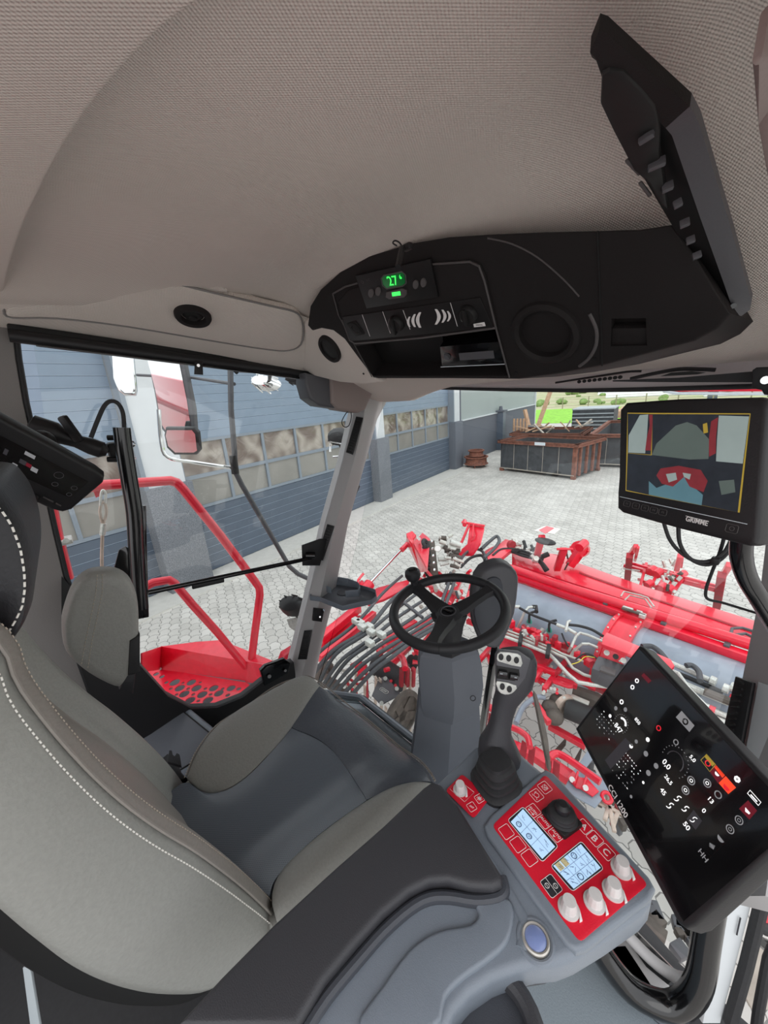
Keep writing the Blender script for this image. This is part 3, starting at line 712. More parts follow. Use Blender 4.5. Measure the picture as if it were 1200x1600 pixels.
# ================================================================ OVERHEAD CONSOLE
T_ = PY(760, 366, .67); B_ = PY(800, 590, .88)
CF = Fr(T_, (1, 0, 0), V((0, B_.y - T_.y, B_.z - T_.z)))
con = thing('roof_console', 'dark brown overhead console above the windscreen with vents and switches', 'overhead console', CF(760, 500))
def cp(nm, pts, h0, h1, m, par, bev=.001, rnd=0, label=None):
    return part(nm, MB().prism(px(CF, pts, h0), CF.n * (h1 - h0), bev, 2, round_=rnd), m, par, label)
out = [(480, 508), (484, 478), (500, 452), (530, 425), (575, 400), (640, 380), (700, 370), (760, 366), (850, 362), (935, 360), (1000, 358), (1050, 350), (1086, 400), (1116, 450), (1142, 490), (1120, 514), (1085, 533), (1020, 550), (945, 570), (870, 584), (810, 592), (700, 591), (590, 591), (583, 590), (560, 560), (538, 530), (520, 516), (500, 512), (487, 516)]
body = part('housing', MB().prism(px(CF, out, 0), (0, .20, .0), .005, 3), 'console_dark', con)
c_ = MB().prism(px(CF, [(548, 530), (773, 512), (797, 587), (582, 587)], .01), CF.n * -.09); cut(body, c_)
c_ = MB().cyl(CF(851, 522, .02), CF(851, 522, -.09), (CF(851, 522) - CF(893, 522)).length, seg=40); cut(body, c_)
c_ = MB().prism(px(CF, [(955, 498), (1009, 497), (1011, 540), (954, 541)], .01), CF.n * -.035); cut(body, c_)
w = MB().tube(px(CF, [(934, 361), (936, 420), (939, 500), (941, 571)], .0005), .0016, 6); part('lid_gap', w, 'console_deep', con)
cp('lid_handle', [(955, 516), (1010, 515), (1011, 540), (954, 541)], -.02, -.004, 'console_dark', con)
w = MB().tube(px(CF, [(762, 372), (800, 381), (840, 402), (880, 436), (905, 463)], .0), .0016, 6, smooth=4)
w.tube(px(CF, [(921, 490), (932, 515), (931, 540), (920, 560), (905, 572)], .0), .0035, 8, smooth=4)
part('moulded_edge', w, 'console_trim', con)
# face panel; paler tubes paint the highlight on its raised lip
cp('control_panel', [(530, 470), (545, 452), (680, 412), (738, 405), (752, 412), (760, 430), (778, 508), (555, 540), (536, 500)], 0, .004, 'console_dark', con, .002)
w = MB().tube(px(CF, [(521, 458), (540, 447), (560, 441)], .003), .0022, 6); w.tube(px(CF, [(676, 411), (735, 407), (750, 414), (758, 436), (776, 510), (797, 588)], .004), .0022, 6)
w.tube(px(CF, [(536, 498), (548, 530), (556, 535), (660, 526), (776, 510)], .005), .0026, 6); w.tube(px(CF, [(521, 458), (530, 492), (582, 588)], .003), .0018, 6)
part('lip_highlight', w, 'console_trim', con)
cp('switch_strip', [(537, 493), (752, 462), (772, 509), (548, 531)], .0045, .0065, 'vinyl_print', con, .0005)
cm = cp('climate_unit', [(559, 427), (676, 400), (688, 460), (576, 478)], .004, .011, 'vinyl_print', con, .0015)
def oval(fr, x, y, rx, ry, h0, h1, nm, m, par, ang=0.0, seg=20):
    u = (fr(x + 6, y, 0) - fr(x, y, 0)); sx = u.length / 6; v = (fr(x, y + 6, 0) - fr(x, y, 0)); sy = v.length / 6
    u.normalize(); v.normalize(); c = fr(x, y, h0); ca, sa = math.cos(ang), math.sin(ang); pts = []
    for k in range(seg):
        a = rx * math.cos(2 * PI * k / seg); b = ry * math.sin(2 * PI * k / seg); a, b = a * ca - b * sa, a * sa + b * ca
        pts.append(fr(x + a, y + b, h0))
    return part(nm, MB().prism(pts, fr.n * (h1 - h0), min(.0012, abs(h1 - h0) * .4)), m, par)
for x, y in ((584, 453), (595, 450), (654, 439), (666, 436)): oval(CF, x, y, 4.6, 7, .010, .014, 'button', 'console_trim', cm)
o = cp('display', [(604, 426), (632, 420), (636, 424), (637, 437), (632, 441), (608, 445), (603, 440), (601, 430)], .010, .0125, 'green_lcd', cm, .0005)
r_ = (CF(634, 430) - CF(610, 433)); u_ = CF.n.cross(r_)
w = MB(); text_mb(w, '27', CF(618, 433, .0128), r_, u_, (CF(618, 440) - CF(618, 426)).length * .95, .0006); text_mb(w, '6', CF(630, 427, .0128), r_, u_, (CF(618, 437) - CF(618, 431)).length, .0006)
part('digits', w, 'green_digits', cm)
w = MB().tube(px(CF, [(604, 425), (632, 419), (638, 424), (639, 437), (633, 442), (608, 446), (602, 441), (600, 430)], .012), .0016, 6, closed=True); part('display_frame', w, 'console_trim', cm)
cp('rocker', [(608, 451), (633, 445), (640, 448), (640, 455), (636, 459), (613, 462), (607, 459)], .010, .014, 'console_trim', cm, .001)
cp('mode_display', [(617, 451), (630, 449), (631, 455), (618, 457)], .0135, .0148, 'green_digits', cm, .0002)
w = MB(); text_mb(w, 'A/C', CF(579, 433, .0112), r_, u_, .006); w.ring(CF(570, 436, .0114), CF.n, .0035, .0008, 12, 5); part('print', w, 'console_trim', cm)
# switch strip fittings
w = MB(); w.lathe(CF(558, 511, .006), CF.n, [(.020, 0), (.020, .004), (.013, .005), (.009, .001), (.009, -.002)], 20); w.box(CF(558, 511, .007), (.045, .045, .004), Matrix((CF.u, CF.v, CF.n)).transposed(), .002)
part('socket', w, 'console_deep', con)
for x, y in ((622, 502), (735, 487)):
    c = CF(x, y, .006); w = MB().lathe(c, CF.n, [(.022, 0), (.022, .003), (.019, .010), (.017, .012)], 28)
    k = part('rotary_knob', w, 'console_deep', con)
    w = MB(); a = CF(x - 4, y - 12, .014); b = CF(x + 1, y + 14, .014); w.bar(a, b, .009, .018, CF.n, .004); part('grip', w, 'console_deep', k)
    w = MB(); w.tube(px(CF, [(x - 9, y - 9), (x - 12, y), (x - 9, y + 10)], .011), .0022, 6, smooth=3); part('highlight_rim', w, 'console_trim', k)
w = MB()
for (x, y), (x2, y2) in (((568, 489), (580, 523)), ((600, 484), (612, 518)), ((632, 482), (643, 512)), ((706, 470), (717, 507))): w.bar(CF(x, y, .0068), CF(x2, y2, .0068), .0012, .0008, CF.n)
def cres(x, y, h, bul, th):
    a = [(x + bul * math.sin(PI * k / 8) * -1, y - h + 2 * h * k / 8) for k in range(9)]; b = [(x + th + (bul - th * .2) * -math.sin(PI * k / 8) * .75, y - h + 2 * h * k / 8) for k in range(8, -1, -1)]
    w.prism(px(CF, a + b, .0066), CF.n * .0006)
cres(641, 500, 8, 3, 2.5); cres(649, 498, 10, 4, 3); cres(657, 497, 12, 5, 3.5)
def cres2(x, y, h, bul, th):
    a = [(x + bul * math.sin(PI * k / 8), y - h + 2 * h * k / 8) for k in range(9)]; b = [(x - th + (bul - th * .2) * math.sin(PI * k / 8) * .75, y - h + 2 * h * k / 8) for k in range(8, -1, -1)]
    w.prism(px(CF, a + b, .0066), CF.n * .0006)
cres2(685, 492, 12, 6, 3.5); cres2(695, 491, 10, 5, 3); cres2(703, 491, 8, 4, 2.5)
part('strip_print', w, 'white_print', con)
w = MB().prism(px(CF, [(742, 503), (759, 500), (761, 506), (743, 508)], .0066), CF.n * .0008); pl = part('badge', w, 'white_print', con)
w = MB(); text_mb(w, 'GRIMME', CF(751, 504.3, .0075), r_, u_, .0030, .0004, .017); part('badge_lettering', w, 'dark_print', pl)
# open shelf with the radio
w = MB().prism(px(CF, [(555, 535), (670, 525), (680, 587), (586, 587)], -.06), CF.n * -.004); part('shelf_tray', w, 'console_deep', con)
rad = MB().prism(px(CF, [(684, 546), (782, 538), (790, 574), (688, 578)], -.010), CF.n * -.05, .002); ro_ = part('radio', rad, 'black_gloss', con)
w = MB().prism(px(CF, [(714, 556), (768, 552), (770, 564), (716, 567)], -.0098), CF.n * .0006); part('radio_display', w, 'box_grey', ro_)
w = MB().ring(CF(696, 561, -.009), CF.n, .0095, .0012, 18, 6); w.cyl(CF(696, 561, -.010), CF(696, 561, -.005), .008); part('radio_knob', w, 'box_grey', ro_)
w = MB().bar(CF(686, 577, -.009), CF(788, 573, -.009), .0016, .0012, CF.n); part('radio_trim', w, 'label_white', ro_)
# large round vent
c = CF(851, 522); R0 = (CF(851, 522) - CF(909, 522)).length
v = part('round_vent', MB().lathe(c, CF.n, [(R0 * .72, -.05), (R0 * .74, .004), (R0 * .84, .010), (R0 * .96, .006), (R0, .0), (R0, -.01)], 44), 'console_dark', con)
w = MB().cyl(CF(851, 522, -.075), CF(851, 522, -.07), R0 * .75, seg=30); part('duct', w, 'console_deep', v)
for dx, dr in ((-24, .8), (-6, 1.0), (10, 1.0), (26, .85)):
    a = [CF(851 + dx - 4 + 7 * math.sin(PI * k / 10) * .9, 522 - 38 * dr + 76 * dr * k / 10, -.012) for k in range(11)]
    b = [p - CF.n * .03 + CF.u * .022 for p in a]; w = MB().sheet([a, b], CF.u * .003); part('vent_blade', w, 'box_grey', v)
for x, y in ((568, 584), (807, 582), (929, 560), (573, 470)):
    w = MB().cyl(CF(x, y, -.001), CF(x, y, .0015), .0035, seg=10); part('screw', w, 'console_deep', con)
# hanging wire clip at the console's top edge
w = MB(); a = PZ(630, 388, 3.86); w.tube([D(620, 384, .72), D(614, 380, .72), D(617, 376, .72), D(624, 379, .72), D(630, 388, .72)], .0015, 6, smooth=4)
w.box(D(637, 386, .72), (.02, .012, .012), None, .003); w.tube([D(628, 388, .715), D(625, 402, .70), D(622, 418, .69)], .006, 8); w.build('cable_clip', 'black_plastic', None, 'black cable tie and clip hanging over the climate display', 'cable clip')
# round speaker left of the console, set in the liner
spk = thing('roof_speaker', 'round dark loudspeaker in the liner at the left end of the overhead console', 'loudspeaker', CF(515, 546, .0))
SO = CF(515, 546, .002)
w = MB().lathe(SO, CF.n, [(.046, -.03), (.047, .0), (.044, .006), (.036, .005), (.034, -.004)], 36, su=.92, sv=1.15, u=(CF.u * .8 + CF.v * .6)); part('ring', w, 'console_dark', spk)
w = MB().lathe(SO, CF.n, [(.034, -.02), (.035, -.001), (.02, .002), (.0, .003)], 30, su=.92, sv=1.15, u=(CF.u * .8 + CF.v * .6)); part('grille', w, 'console_deep', spk)
# liner skirt that carries the speaker
w = MB().prism(px(CF, [(470, 505), (484, 500), (520, 505), (552, 545), (584, 594), (598, 600), (570, 604), (530, 600), (490, 590), (466, 575)], -.006), CF.n * -.05, .012, 3)
structure(w, 'trim_19', 'headliner')

# round air outlet in the left ledge
t = thing('roof_air_outlet', 'round dark adjustable air outlet in the grey ledge over the side window', 'air vent', LP(301, 490))
w = MB().lathe(LP(301, 490, .012), LP.n, [(.050, -.02), (.050, .0), (.046, .007), (.034, .006), (.031, -.008), (.028, -.03)], 36, su=1, sv=.80, u=LP.u); part('bezel', w, 'console_dark', t)
w = MB().lathe(LP(301, 490, .004), LP.n, [(.030, -.02), (.030, .0), (.022, .008), (.012, .010), (.010, .016), (.0, .017)], 24, su=1, sv=.8, u=LP.u); part('swivel', w, 'console_deep', t)

# roller blind along the top of the side window
t = thing('roller_blind', 'black rolled-up sun blind along the top of the side window', 'sun blind', PX(30, 530, -1.47))
a = PX(14, 524, -1.47); b = PX(486, 586, -1.47)
part('roller_tube', MB().cyl(a, b, .017, seg=16), 'black_plastic', t)
part('cassette', MB().bar(a + V((-.015, 0, .012)), b + V((-.015, 0, .010)), .03, .04, (0, 0, 1), .006), 'console_deep', t)
part('hem_bar', MB().bar(PX(56, 539, -1.455), PX(480, 592, -1.455), .006, .008, (0, 0, 1), .002), 'black_gloss', t)
w = MB().prism([PX(x, y, -1.452) for x, y in ((304, 564), (316, 565), (317, 586), (303, 585))], (.006, 0, 0), .002); pt = part('pull_tab', w, 'black_plastic', t)
part('rivet', MB().cyl(PX(310, 571, -1.446), PX(310, 571, -1.442), .005, seg=12), 'chrome', pt)

# grey box on top of the left pillar
t = thing('pillar_head_box', 'taupe and charcoal plastic box at the head of the left windscreen pillar', 'cover box', PX(540, 610, -1.42))
w = MB().prism([PX(x, y, -1.40) for x, y in ((478, 582), (540, 596), (540, 640), (500, 634), (484, 622), (478, 600))], (-.09, 0, 0), .010, 3); part('inner_cover', w, 'box_grey', t)
w = MB().prism([PX(x, y, -1.385) for x, y in ((517, 580), (600, 590), (586, 608), (572, 640), (562, 645), (530, 640), (519, 630))], (-.09, 0, 0), .012, 3); part('outer_cover', w, 'box_taupe', t)
w = MB().tube([PX(x, y, -1.42) for x, y in ((548, 642), (549, 652), (545, 665), (538, 667), (534, 660), (538, 650), (543, 643))], .0022, 6, smooth=4); w.build('wire_loop', 'black_rubber', None, 'small black wire loop hanging under the pillar head box', 'wire')

# cup tray clipped to the left pillar
def cup():
    o = PX(500, 940, -1.455); F_ = Fr(PX(530, 945, -1.32), (1, 0, 0), (0, 1, 0))
    t = thing('cup_tray', 'grey plastic cup holder tray clamped to the left windscreen pillar', 'cup holder', F_(530, 950))
    tr = [(484, 932), (500, 934), (535, 948), (580, 938), (588, 932), (586, 922), (563, 915), (515, 908), (505, 905), (488, 925)]
    w = MB().prism(px(F_, tr, -.014), F_.n * -.006, .002); part('tray_floor', w, 'column_grey', t)
    P = px(F_, tr, 0); n = len(P)
    w = MB()
    for i in range(n):
        a = P[i]; b = P[(i + 1) % n]; w.bar(a - V((0, 0, .008)), b - V((0, 0, .008)), .004, .024, (0, 0, 1), .001)
    part('tray_rim', w, 'armrest_grey', t)
    cc = [(506, 917), (512, 911), (520, 908), (545, 912), (560, 918), (563, 923), (560, 930), (540, 932)]
    P = px(F_, cc, .02); w = MB()
    for a, b in zip(P, P[1:]): w.bar(a - V((0, 0, .008)), b - V((0, 0, .008)), .0035, .034, (0, 0, 1), .001)
    P = px(F_, [(506, 917), (505, 922), (518, 926)], .02)
    for a, b in zip(P, P[1:]): w.bar(a - V((0, 0, .008)), b - V((0, 0, .008)), .0035, .034, (0, 0, 1), .001)
    part('cup_ring', w, 'armrest_grey', t)
    w = MB().cyl(F_(536, 922, -.012), F_(536, 922, -.010), .03, seg=20); part('cup_base', w, 'column_dark', t)
    w = MB().cyl(F_(506, 946, -.02) - V((0, .003, 0)), F_(506, 946, -.02) + V((.01, -.006, 0)), .004, seg=10); part('bolt', w, 'chrome', t)
    w = MB().prism([PX(x, y, -1.44) for x, y in ((491, 950), (507, 952), (503, 972), (489, 970))], (-.01, 0, 0), .001); cb_ = part('clamp_plate', w, 'black_plastic', t)
    part('screw', MB().cyl(PX(500, 964, -1.438), PX(500, 964, -1.434), .004, seg=10), 'chrome', cb_)
cup()

# window opening rod
t = thing('window_bar', 'black side window bar running from the seat armrest to the left pillar', 'window bar', PX(470, 870, -1.46))
part('rod', MB().cyl(PX(226, 927, -1.45), PX(486, 872, -1.46), .009, seg=14), 'black_gloss', t)
part('bracket', MB().prism([PX(x, y, -1.475) for x, y in ((472, 852), (500, 842), (512, 842), (500, 884), (473, 884))], (-.006, 0, 0), .002), 'black_plastic', t)
part('latch', MB().bar(PX(300, 917, -1.455), PX(350, 906, -1.455), .012, .018, (0, 0, 1), .003), 'black_plastic', t)
w = MB().cyl(PX(478, 868, -1.47), PX(492, 868, -1.45), .015, seg=12); part('pivot', w, 'black_gloss', t)

# grab rail with clamped terminal on the left
rail = thing('grab_rail', 'upright glossy black grab rail beside the left window', 'grab rail', PX(222, 960, -1.36))
part('rail_tube', MB().tube([PX(x, y, -1.33) for x, y in ((190, 668), (194, 700), (202, 750), (210, 800), (213, 850), (216, 900), (220, 950))], .022, 16, smooth=4), 'black_tube', rail)
part('flat_bar', MB().bar(PX(219, 790, -1.36), PX(224, 965, -1.36), .012, .03, (0, 1, 0), .002), 'black_gloss', rail)
part('mounting_plate', MB().prism([PX(x, y, -1.35) for x, y in ((186, 860), (196, 854), (226, 870), (224, 968), (210, 940), (178, 890))], (-.01, 0, 0), .002), 'black_gloss', rail)
for y in (870, 890): part('bolt', MB().cyl(PX(218, y, -1.335), PX(218, y, -1.32), .006, seg=8), 'black_gloss', rail)
w = MB().tube([PX(x, y, -1.32) for x, y in ((142, 684), (152, 658), (162, 636), (172, 627), (184, 630), (192, 645), (194, 668))], .0055, 8, smooth=5); w.build('terminal_cable', 'black_rubber', None, 'black cable arching into the top of the grab rail', 'cable')
arm = thing('ball_mount', 'black double ball clamp arm holding the left terminal on the grab rail', 'mount', PX(190, 700, -1.30))
part('socket_arm', MB().lathe(D(92, 680, 1.05), D(150, 700, 1.10) - D(92, 680, 1.05), [(.012, -.065), (.030, -.06), (.032, -.01), (.022, .01), (.018, .04), (.024, .075), (.024, .10), (.012, .115)], 20), 'black_plastic', arm)
part('clamp_lever', MB().bar(D(96, 650, 1.02), D(125, 690, 1.06), .022, .02, FW, .006), 'black_plastic', arm)
part('ball_stud', MB().tube([D(150, 700, 1.12), D(176, 703, 1.16), D(192, 702, 1.19)], .011, 10), 'black_plastic', arm)
part('rail_clamp', MB().box(D(183, 703, 1.17), (.05, .05, .05), None, .01), 'black_plastic', arm)
for dy in (-19, 15): part('wing_screw', MB().tube([D(168, 703 + dy, 1.13), D(188, 703 + dy, 1.14)], .008, 8), 'black_plastic', arm)
for dy in (-10, 12): part('u_bolt', MB().tube([D(196, 702 + dy, 1.13), D(207, 702 + dy - 2, 1.15), D(211, 704 + dy, 1.19), D(207, 708 + dy, 1.2)], .0028, 6, smooth=3), 'chrome', arm)
# left terminal
a = D(163, 748, .98); b = D(0, 656, .80); c = D(98, 801, .98)
LF = Fr(a, a - b, b * 0 + (a - c)); 
if LF.n.dot(EYE - a) < 0: LF.n = -LF.n
t = thing('small_terminal', 'small dark operator terminal clamped to the left grab rail', 'terminal', LF(80, 730))
cr = [(-60, 620), (-20, 642), (0, 654), (80, 697), (150, 736), (163, 746), (161, 755), (112, 797), (98, 801), (80, 797), (40, 778), (0, 757), (-60, 725)]
part('case', MB().prism(px(LF, cr, 0), LF.n * -.035, .008, 3), 'black_plastic', t)
part('screen', MB().prism(px(LF, [(-50, 656), (0, 680), (138, 752), (110, 778), (0, 728), (-50, 700)], .0006), LF.n * .0006), 'screen_black', t)
def lt(x, y, dx, dy, m): 
    w = MB().prism(px(LF, [(x, y), (x + dx, y + dx * .52), (x + dx - dy * .45, y + dx * .52 + dy), (x - dy * .45, y + dy)], .0013), LF.n * .0004); part('icon', w, m, t)
for x, y, dx, dy, m in ((40, 704, 16, 5, 'screen_grey'), (32, 716, 10, 6, 'screen_dim'), (42, 722, 8, 5, 'screen_maroon'), (50, 728, 10, 6, 'screen_grey'), (8, 700, 6, 8, 'screen_dim'), (20, 722, 8, 5, 'screen_grey')): lt(x, y, dx, dy, m)
for x, y, r in ((92, 742, .009), (86, 756, .006), (116, 762, .006), (108, 772, .005)): part('dial_icon', MB().ring(LF(x, y, .0015), LF.n, r, .0006, 16, 5), 'screen_dim', t)
for x, y in ((8, 742), (28, 752)): part('key', MB().prism(px(LF, [(x - 7, y - 5), (x + 7, y + 2), (x + 6, y + 6), (x - 8, y - 1)], .0005), LF.n * .0015, .0004), 'console_trim', t)
for x, y in ((80, 782), (72, 778), (92, 788)): part('key', MB().prism(px(LF, [(x - 4, y - 3), (x + 4, y + 1), (x + 3, y + 3), (x - 5, y - 1)], .0005), LF.n * .0012, .0003), 'console_trim', t)
part('rotary_knob', MB().cyl(LF(52, 776, .0), LF(47, 779, .022), .011, .012, 16), 'black_plastic', t)
part('ball', MB().ball(D(66, 690, .99), .03), 'black_plastic', t)

# ================================================================ ROOF TRAY at the right
O1 = D(930, 70, .44); O2 = D(1068, 200, .52); O3 = D(1160, 488, 1.02)
tray = thing('roof_tray', 'long black plastic tray with ribbed underside on the right of the ceiling', 'roof tray', O2)
dd = {935: .42, 1045: .45, 1165: .86}
def dx_(x, y):                        # the tray runs forward and away under the ceiling
    T = ((40, .285), (120, .33), (200, .385), (340, .48), (490, .62))
    for (a, p), (b, q) in zip(T, T[1:]):
        if y <= b: return p + (q - p) * max(0, (y - a)) / (b - a)
    return T[-1][1]
o1 = [(921, 82), (936, 48), (950, 50), (1080, 166), (1100, 215), (1174, 470), (1170, 486), (1156, 494), (1140, 474), (1046, 208), (1030, 190)]
fa = [D(x, y, dx_(x, y)) for x, y in [(936, 48), (948, 52), (1078, 166), (1092, 192), (1140, 350), (1174, 470), (1172, 484), (1158, 494)]]
fb = [D(x, y, dx_(x, y) + .0) for x, y in [(922, 82), (930, 90), (1040, 200), (1050, 212), (1094, 340), (1130, 440), (1142, 474), (1154, 492)]]
up_ = V((0, 0, .010))
part('front_rail', MB().loft([[a, b, b + V((0, 0, .01)), a + up_] for a, b in zip(fa[:3], fb[:3])]), 'console_dark', tray)
part('side_rail', MB().loft([[a, b, b + V((0, 0, .01)), a + up_] for a, b in zip(fa[2:], fb[2:])]), 'box_grey', tray)  # paler grey paints the highlight along the rail's outer face
fc = [D(x, y, dx_(x, y) + .03) for x, y in [(925, 90), (945, 104), (985, 250), (1000, 268), (1062, 372), (1094, 420), (1110, 440), (1140, 480)]]
w = MB().loft([[b, c, c + V((0, 0, .010)), b + V((0, 0, .010))] for b, c in zip(fb, fc)]); part('recess_back', w, 'console_deep', tray)
pb = [(940, 120), (952, 112), (975, 112), (1005, 140), (1025, 165), (1032, 205), (1030, 240), (1035, 270), (1044, 330), (1032, 322), (1012, 288), (990, 268), (958, 208), (938, 165)]
part('cup_pocket', MB().prism([D(x, y, dx_(x, y) - .004) for x, y in pb], (0, 0, .012), .003), 'console_deep', tray)
for a, b in (((998, 220), (1022, 205)), ((1012, 262), (1040, 250)), ((1034, 296), (1052, 288)), ((1052, 322), (1066, 314)), ((1062, 352), (1078, 345)), ((1072, 378), (1086, 372)), ((1082, 402), (1096, 396))):
    A = D(a[0], a[1], dx_(0, a[1]) - .005); B = D(b[0], b[1], dx_(0, b[1]) - .005); part('rib', MB().bar(A, B, .009, .006, FW, .001), 'box_grey', tray)
part('clip_edge', MB().bar(D(979, 250, .42), D(1000, 272, .44), .003, .004, FW, .001), 'console_trim', tray)
part('clip_edge', MB().bar(D(1000, 285, .45), D(1016, 306, .47), .003, .004, FW, .001), 'console_trim', tray)
part('screw', MB().cyl(D(1146, 478, .606), D(1146, 478, .598), .004, seg=10), 'black_gloss', tray)
w = MB(); q = [D(x, y, d) for x, y, d in ((1174, 106, .26), (1190, 90, .255), (1260, 90, .26), (1260, 420, .38), (1206, 330, .34), (1184, 190, .30))]
w.prism(q, (0, 0, .03), .008, 3); w.build('roof_side_panel', 'box_taupe', None, 'brown edge panel on the ceiling at the upper right of the cab', 'panel')
# right head bracket, visors and outlets on the windscreen header
w = MB().prism([PY(x, y, 1.16) for x, y in ((1178, 578), (1184, 574), (1230, 572), (1230, 620), (1196, 616), (1192, 609), (1177, 606))], (0, -.02, 0), .003)
t = thing('blind_end_bracket', 'black blind bracket with a screw at the top of the right pillar', 'bracket', PY(1190, 590, 1.16)); part('plate', w, 'black_plastic', t)
part('screw', MB().cyl(PY(1196, 594, 1.14), PY(1196, 594, 1.132), .008, seg=12), 'chrome', t)
w = MB().sheet([[PY(x, y, 1.20) for x, y in ((960, 594), (1060, 590), (1180, 580))], [PY(x, y, 1.20) for x, y in ((960, 596), (1060, 597), (1180, 597))]], (0, -.012, 0)); w.build('windscreen_blind', 'black_rubber', None, 'thin black rolled blind under the right part of the windscreen header', 'sun blind')
t = thing('header_vent', 'slim curved defroster vent in the windscreen header near the right pillar', 'air vent', PY(1060, 584, 1.17))
part('outer_lip', MB().tube([PY(x, y, 1.17) for x, y in ((985, 592), (1020, 584), (1060, 577), (1095, 577), (1118, 578))], .0045, 8, smooth=4), 'black_plastic', t)
part('slot', MB().prism([PY(x, y, 1.165) for x, y in ((1032, 588), (1050, 582), (1080, 580), (1104, 582), (1090, 585))], (0, -.004, 0)), 'console_deep', t)
t = thing('header_vent', 'slim curved defroster vent in the windscreen header near the centre', 'air vent', PY(940, 592, 1.19))
part('outer_lip', MB().tube([PY(x, y, 1.19) for x, y in ((868, 598), (900, 593), (940, 587), (980, 581), (1002, 580))], .003, 8, smooth=4), 'black_plastic', t)
w = MB()
for i in range(9): w.ball(PY(905 + i * 8, 596.5 - i * .9, 1.18), .006, (1, .5, .8), 8)
part('slot', w, 'console_deep', t)
w = MB().ball(PY(680, 604, 1.33), .045, (1, .5, .35)); w.build('wiper_motor_cap', 'black_rubber', None, 'dark oval cap under the windscreen header above the far sectional door', 'cap')
t = thing('wiper_linkage_cover', 'long dark rounded cover along the windscreen top edge', 'cover', PY(880, 607, 1.32))
part('shell', MB().prism([PY(x, y, 1.32) for x, y in ((790, 603), (960, 603), (975, 603), (950, 611), (910, 614), (830, 611), (800, 607))], (0, .04, 0), .004), 'black_rubber', t)

# ================================================================ DRIVER SEAT
seat = thing('driver_seat', 'grey and black leather driver seat with white stitching and headrest', 'seat', (-.82, .2, 2.15))
def sm(q): q = max(0, min(1, q)); return q * q * (3 - 2 * q)
def hz(x, y):
    z = 2.612 + .038 * sm((abs(x + .82) - .10) / .16)
    z -= .05 * max(0, (y - .40) / .16) ** 2
    z -= .03 * sm((abs(x + .82) - .27) / .06)
    return z
def drape(pts, n=None): 
    return [PZ(x, y, 2.625) for x, y in pts]
def resample(P, n):
    L_ = [0]
    for a, b in zip(P, P[1:]): L_.append(L_[-1] + (b - a).length)
    out = []; j = 0
    for i in range(n):
        s = L_[-1] * i / (n - 1)
        while j < len(P) - 2 and L_[j + 1] < s: j += 1
        out.append(P[j].lerp(P[j + 1], (s - L_[j]) / max(1e-9, L_[j + 1] - L_[j])))
    return out
def zone(A, B, nm, m, par, puff=.006, n=28, k=14, off=.004, bulge=None, hf=hz):
    A = resample(catmull(drape(A), 5), n); B = resample(catmull(drape(B), 5), n); rows = []
    for i in range(n):
        r = []
        for j in range(k + 1):
            s = j / k; p = A[i].lerp(B[i], s)
            if bulge: p = p + bulge * ((i / (n - 1)) ** 2 * math.sin(PI * s))
            e = min(1, 5 * min(s, 1 - s)) * min(1, 7 * min(i, n - 1 - i) / (n - 1) + (0.0))
            r.append(V((p.x, p.y, hf(p.x, p.y) + off * math.sqrt(max(e, 0)) + puff * math.sqrt(max(0, math.sin(PI * s) * math.sin(PI * i / (n - 1)))))))
        rows.append(r)
    return part(nm, MB().sheet(rows, (0, 0, -.012)), m, par, ang=60)
crv = [(455, 1133), (490, 1146), (520, 1168), (548, 1206), (574, 1259)]
ch = catmull(drape(crv), 5); ml = (ch[0] + ch[-1]) / 2; mid_ = ch[len(ch) // 2]
ol = [(240, 1247), (262, 1232), (292, 1215), (312, 1180), (345, 1140), (385, 1105), (425, 1075), (462, 1060), (497, 1066), (545, 1088), (600, 1126), (645, 1165), (680, 1213), (692, 1235), (640, 1295), (560, 1370), (440, 1470), (400, 1420), (300, 1340), (250, 1290)]
O_ = resample(catmull(drape(ol), 4, True), 90)[:-1]
cen = V((-.82, .24, 0)); rings = []
for dz, sc in ((-.20, .90), (-.13, .97), (-.06, .995), (-.025, .995), (-.010, .985), (-.004, .96), (-.012, .90), (-.035, .8), (-.045, .5), (-.045, .02)):
    rings.append([V((cen.x + (p.x - cen.x) * sc, cen.y + (p.y - cen.y) * sc, (hz(cen.x + (p.x - cen.x) * sc, cen.y + (p.y - cen.y) * sc) - .004 + dz) if dz > -.05 else 2.605 + dz - .03 * max(0, (p.y - .4) / .15))) for p in O_])
cu_ = part('seat_cushion', MB().loft(rings), 'leather_grey', seat, ang=60)
zone([(292, 1216), (312, 1180), (345, 1140), (385, 1105), (425, 1075), (462, 1061), (485, 1063), (498, 1071)], [(296, 1219), (318, 1231), (350, 1228), (385, 1206), (420, 1171), (450, 1138), (478, 1104), (500, 1073)], 'cushion_bolster', 'leather_grey', seat, .010)
zone([(248, 1256), (268, 1236), (292, 1222), (318, 1233), (350, 1230), (385, 1208), (420, 1173), (455, 1134)], [(424, 1412), (430, 1388), (445, 1366), (462, 1347), (485, 1324), (515, 1300), (545, 1279), (574, 1260)], 'cushion_centre', 'leather_perforated', seat, .002, bulge=mid_ - ml)
zone(crv, [(499, 1074), (545, 1091), (600, 1129), (643, 1168), (676, 1216)], 'cushion_front', 'leather_black', seat, .006)
zone([(677, 1218), (620, 1238), (574, 1261), (520, 1297), (470, 1338), (440, 1372), (429, 1400), (428, 1425)], [(690, 1232), (650, 1275), (610, 1315), (570, 1352), (530, 1388), (490, 1422), (460, 1450), (440, 1468)], 'cushion_bolster', 'leather_grey', seat, .008)
w = MB()
def stitches(w, P, r=.0013, gap=.011, ln=.007):
    P = resample(P, int(sum((b - a).length for a, b in zip(P, P[1:])) / gap) + 2)
    for a, b in zip(P, P[1:]): w.tube([a, a.lerp(b, ln / gap)], r, 5)
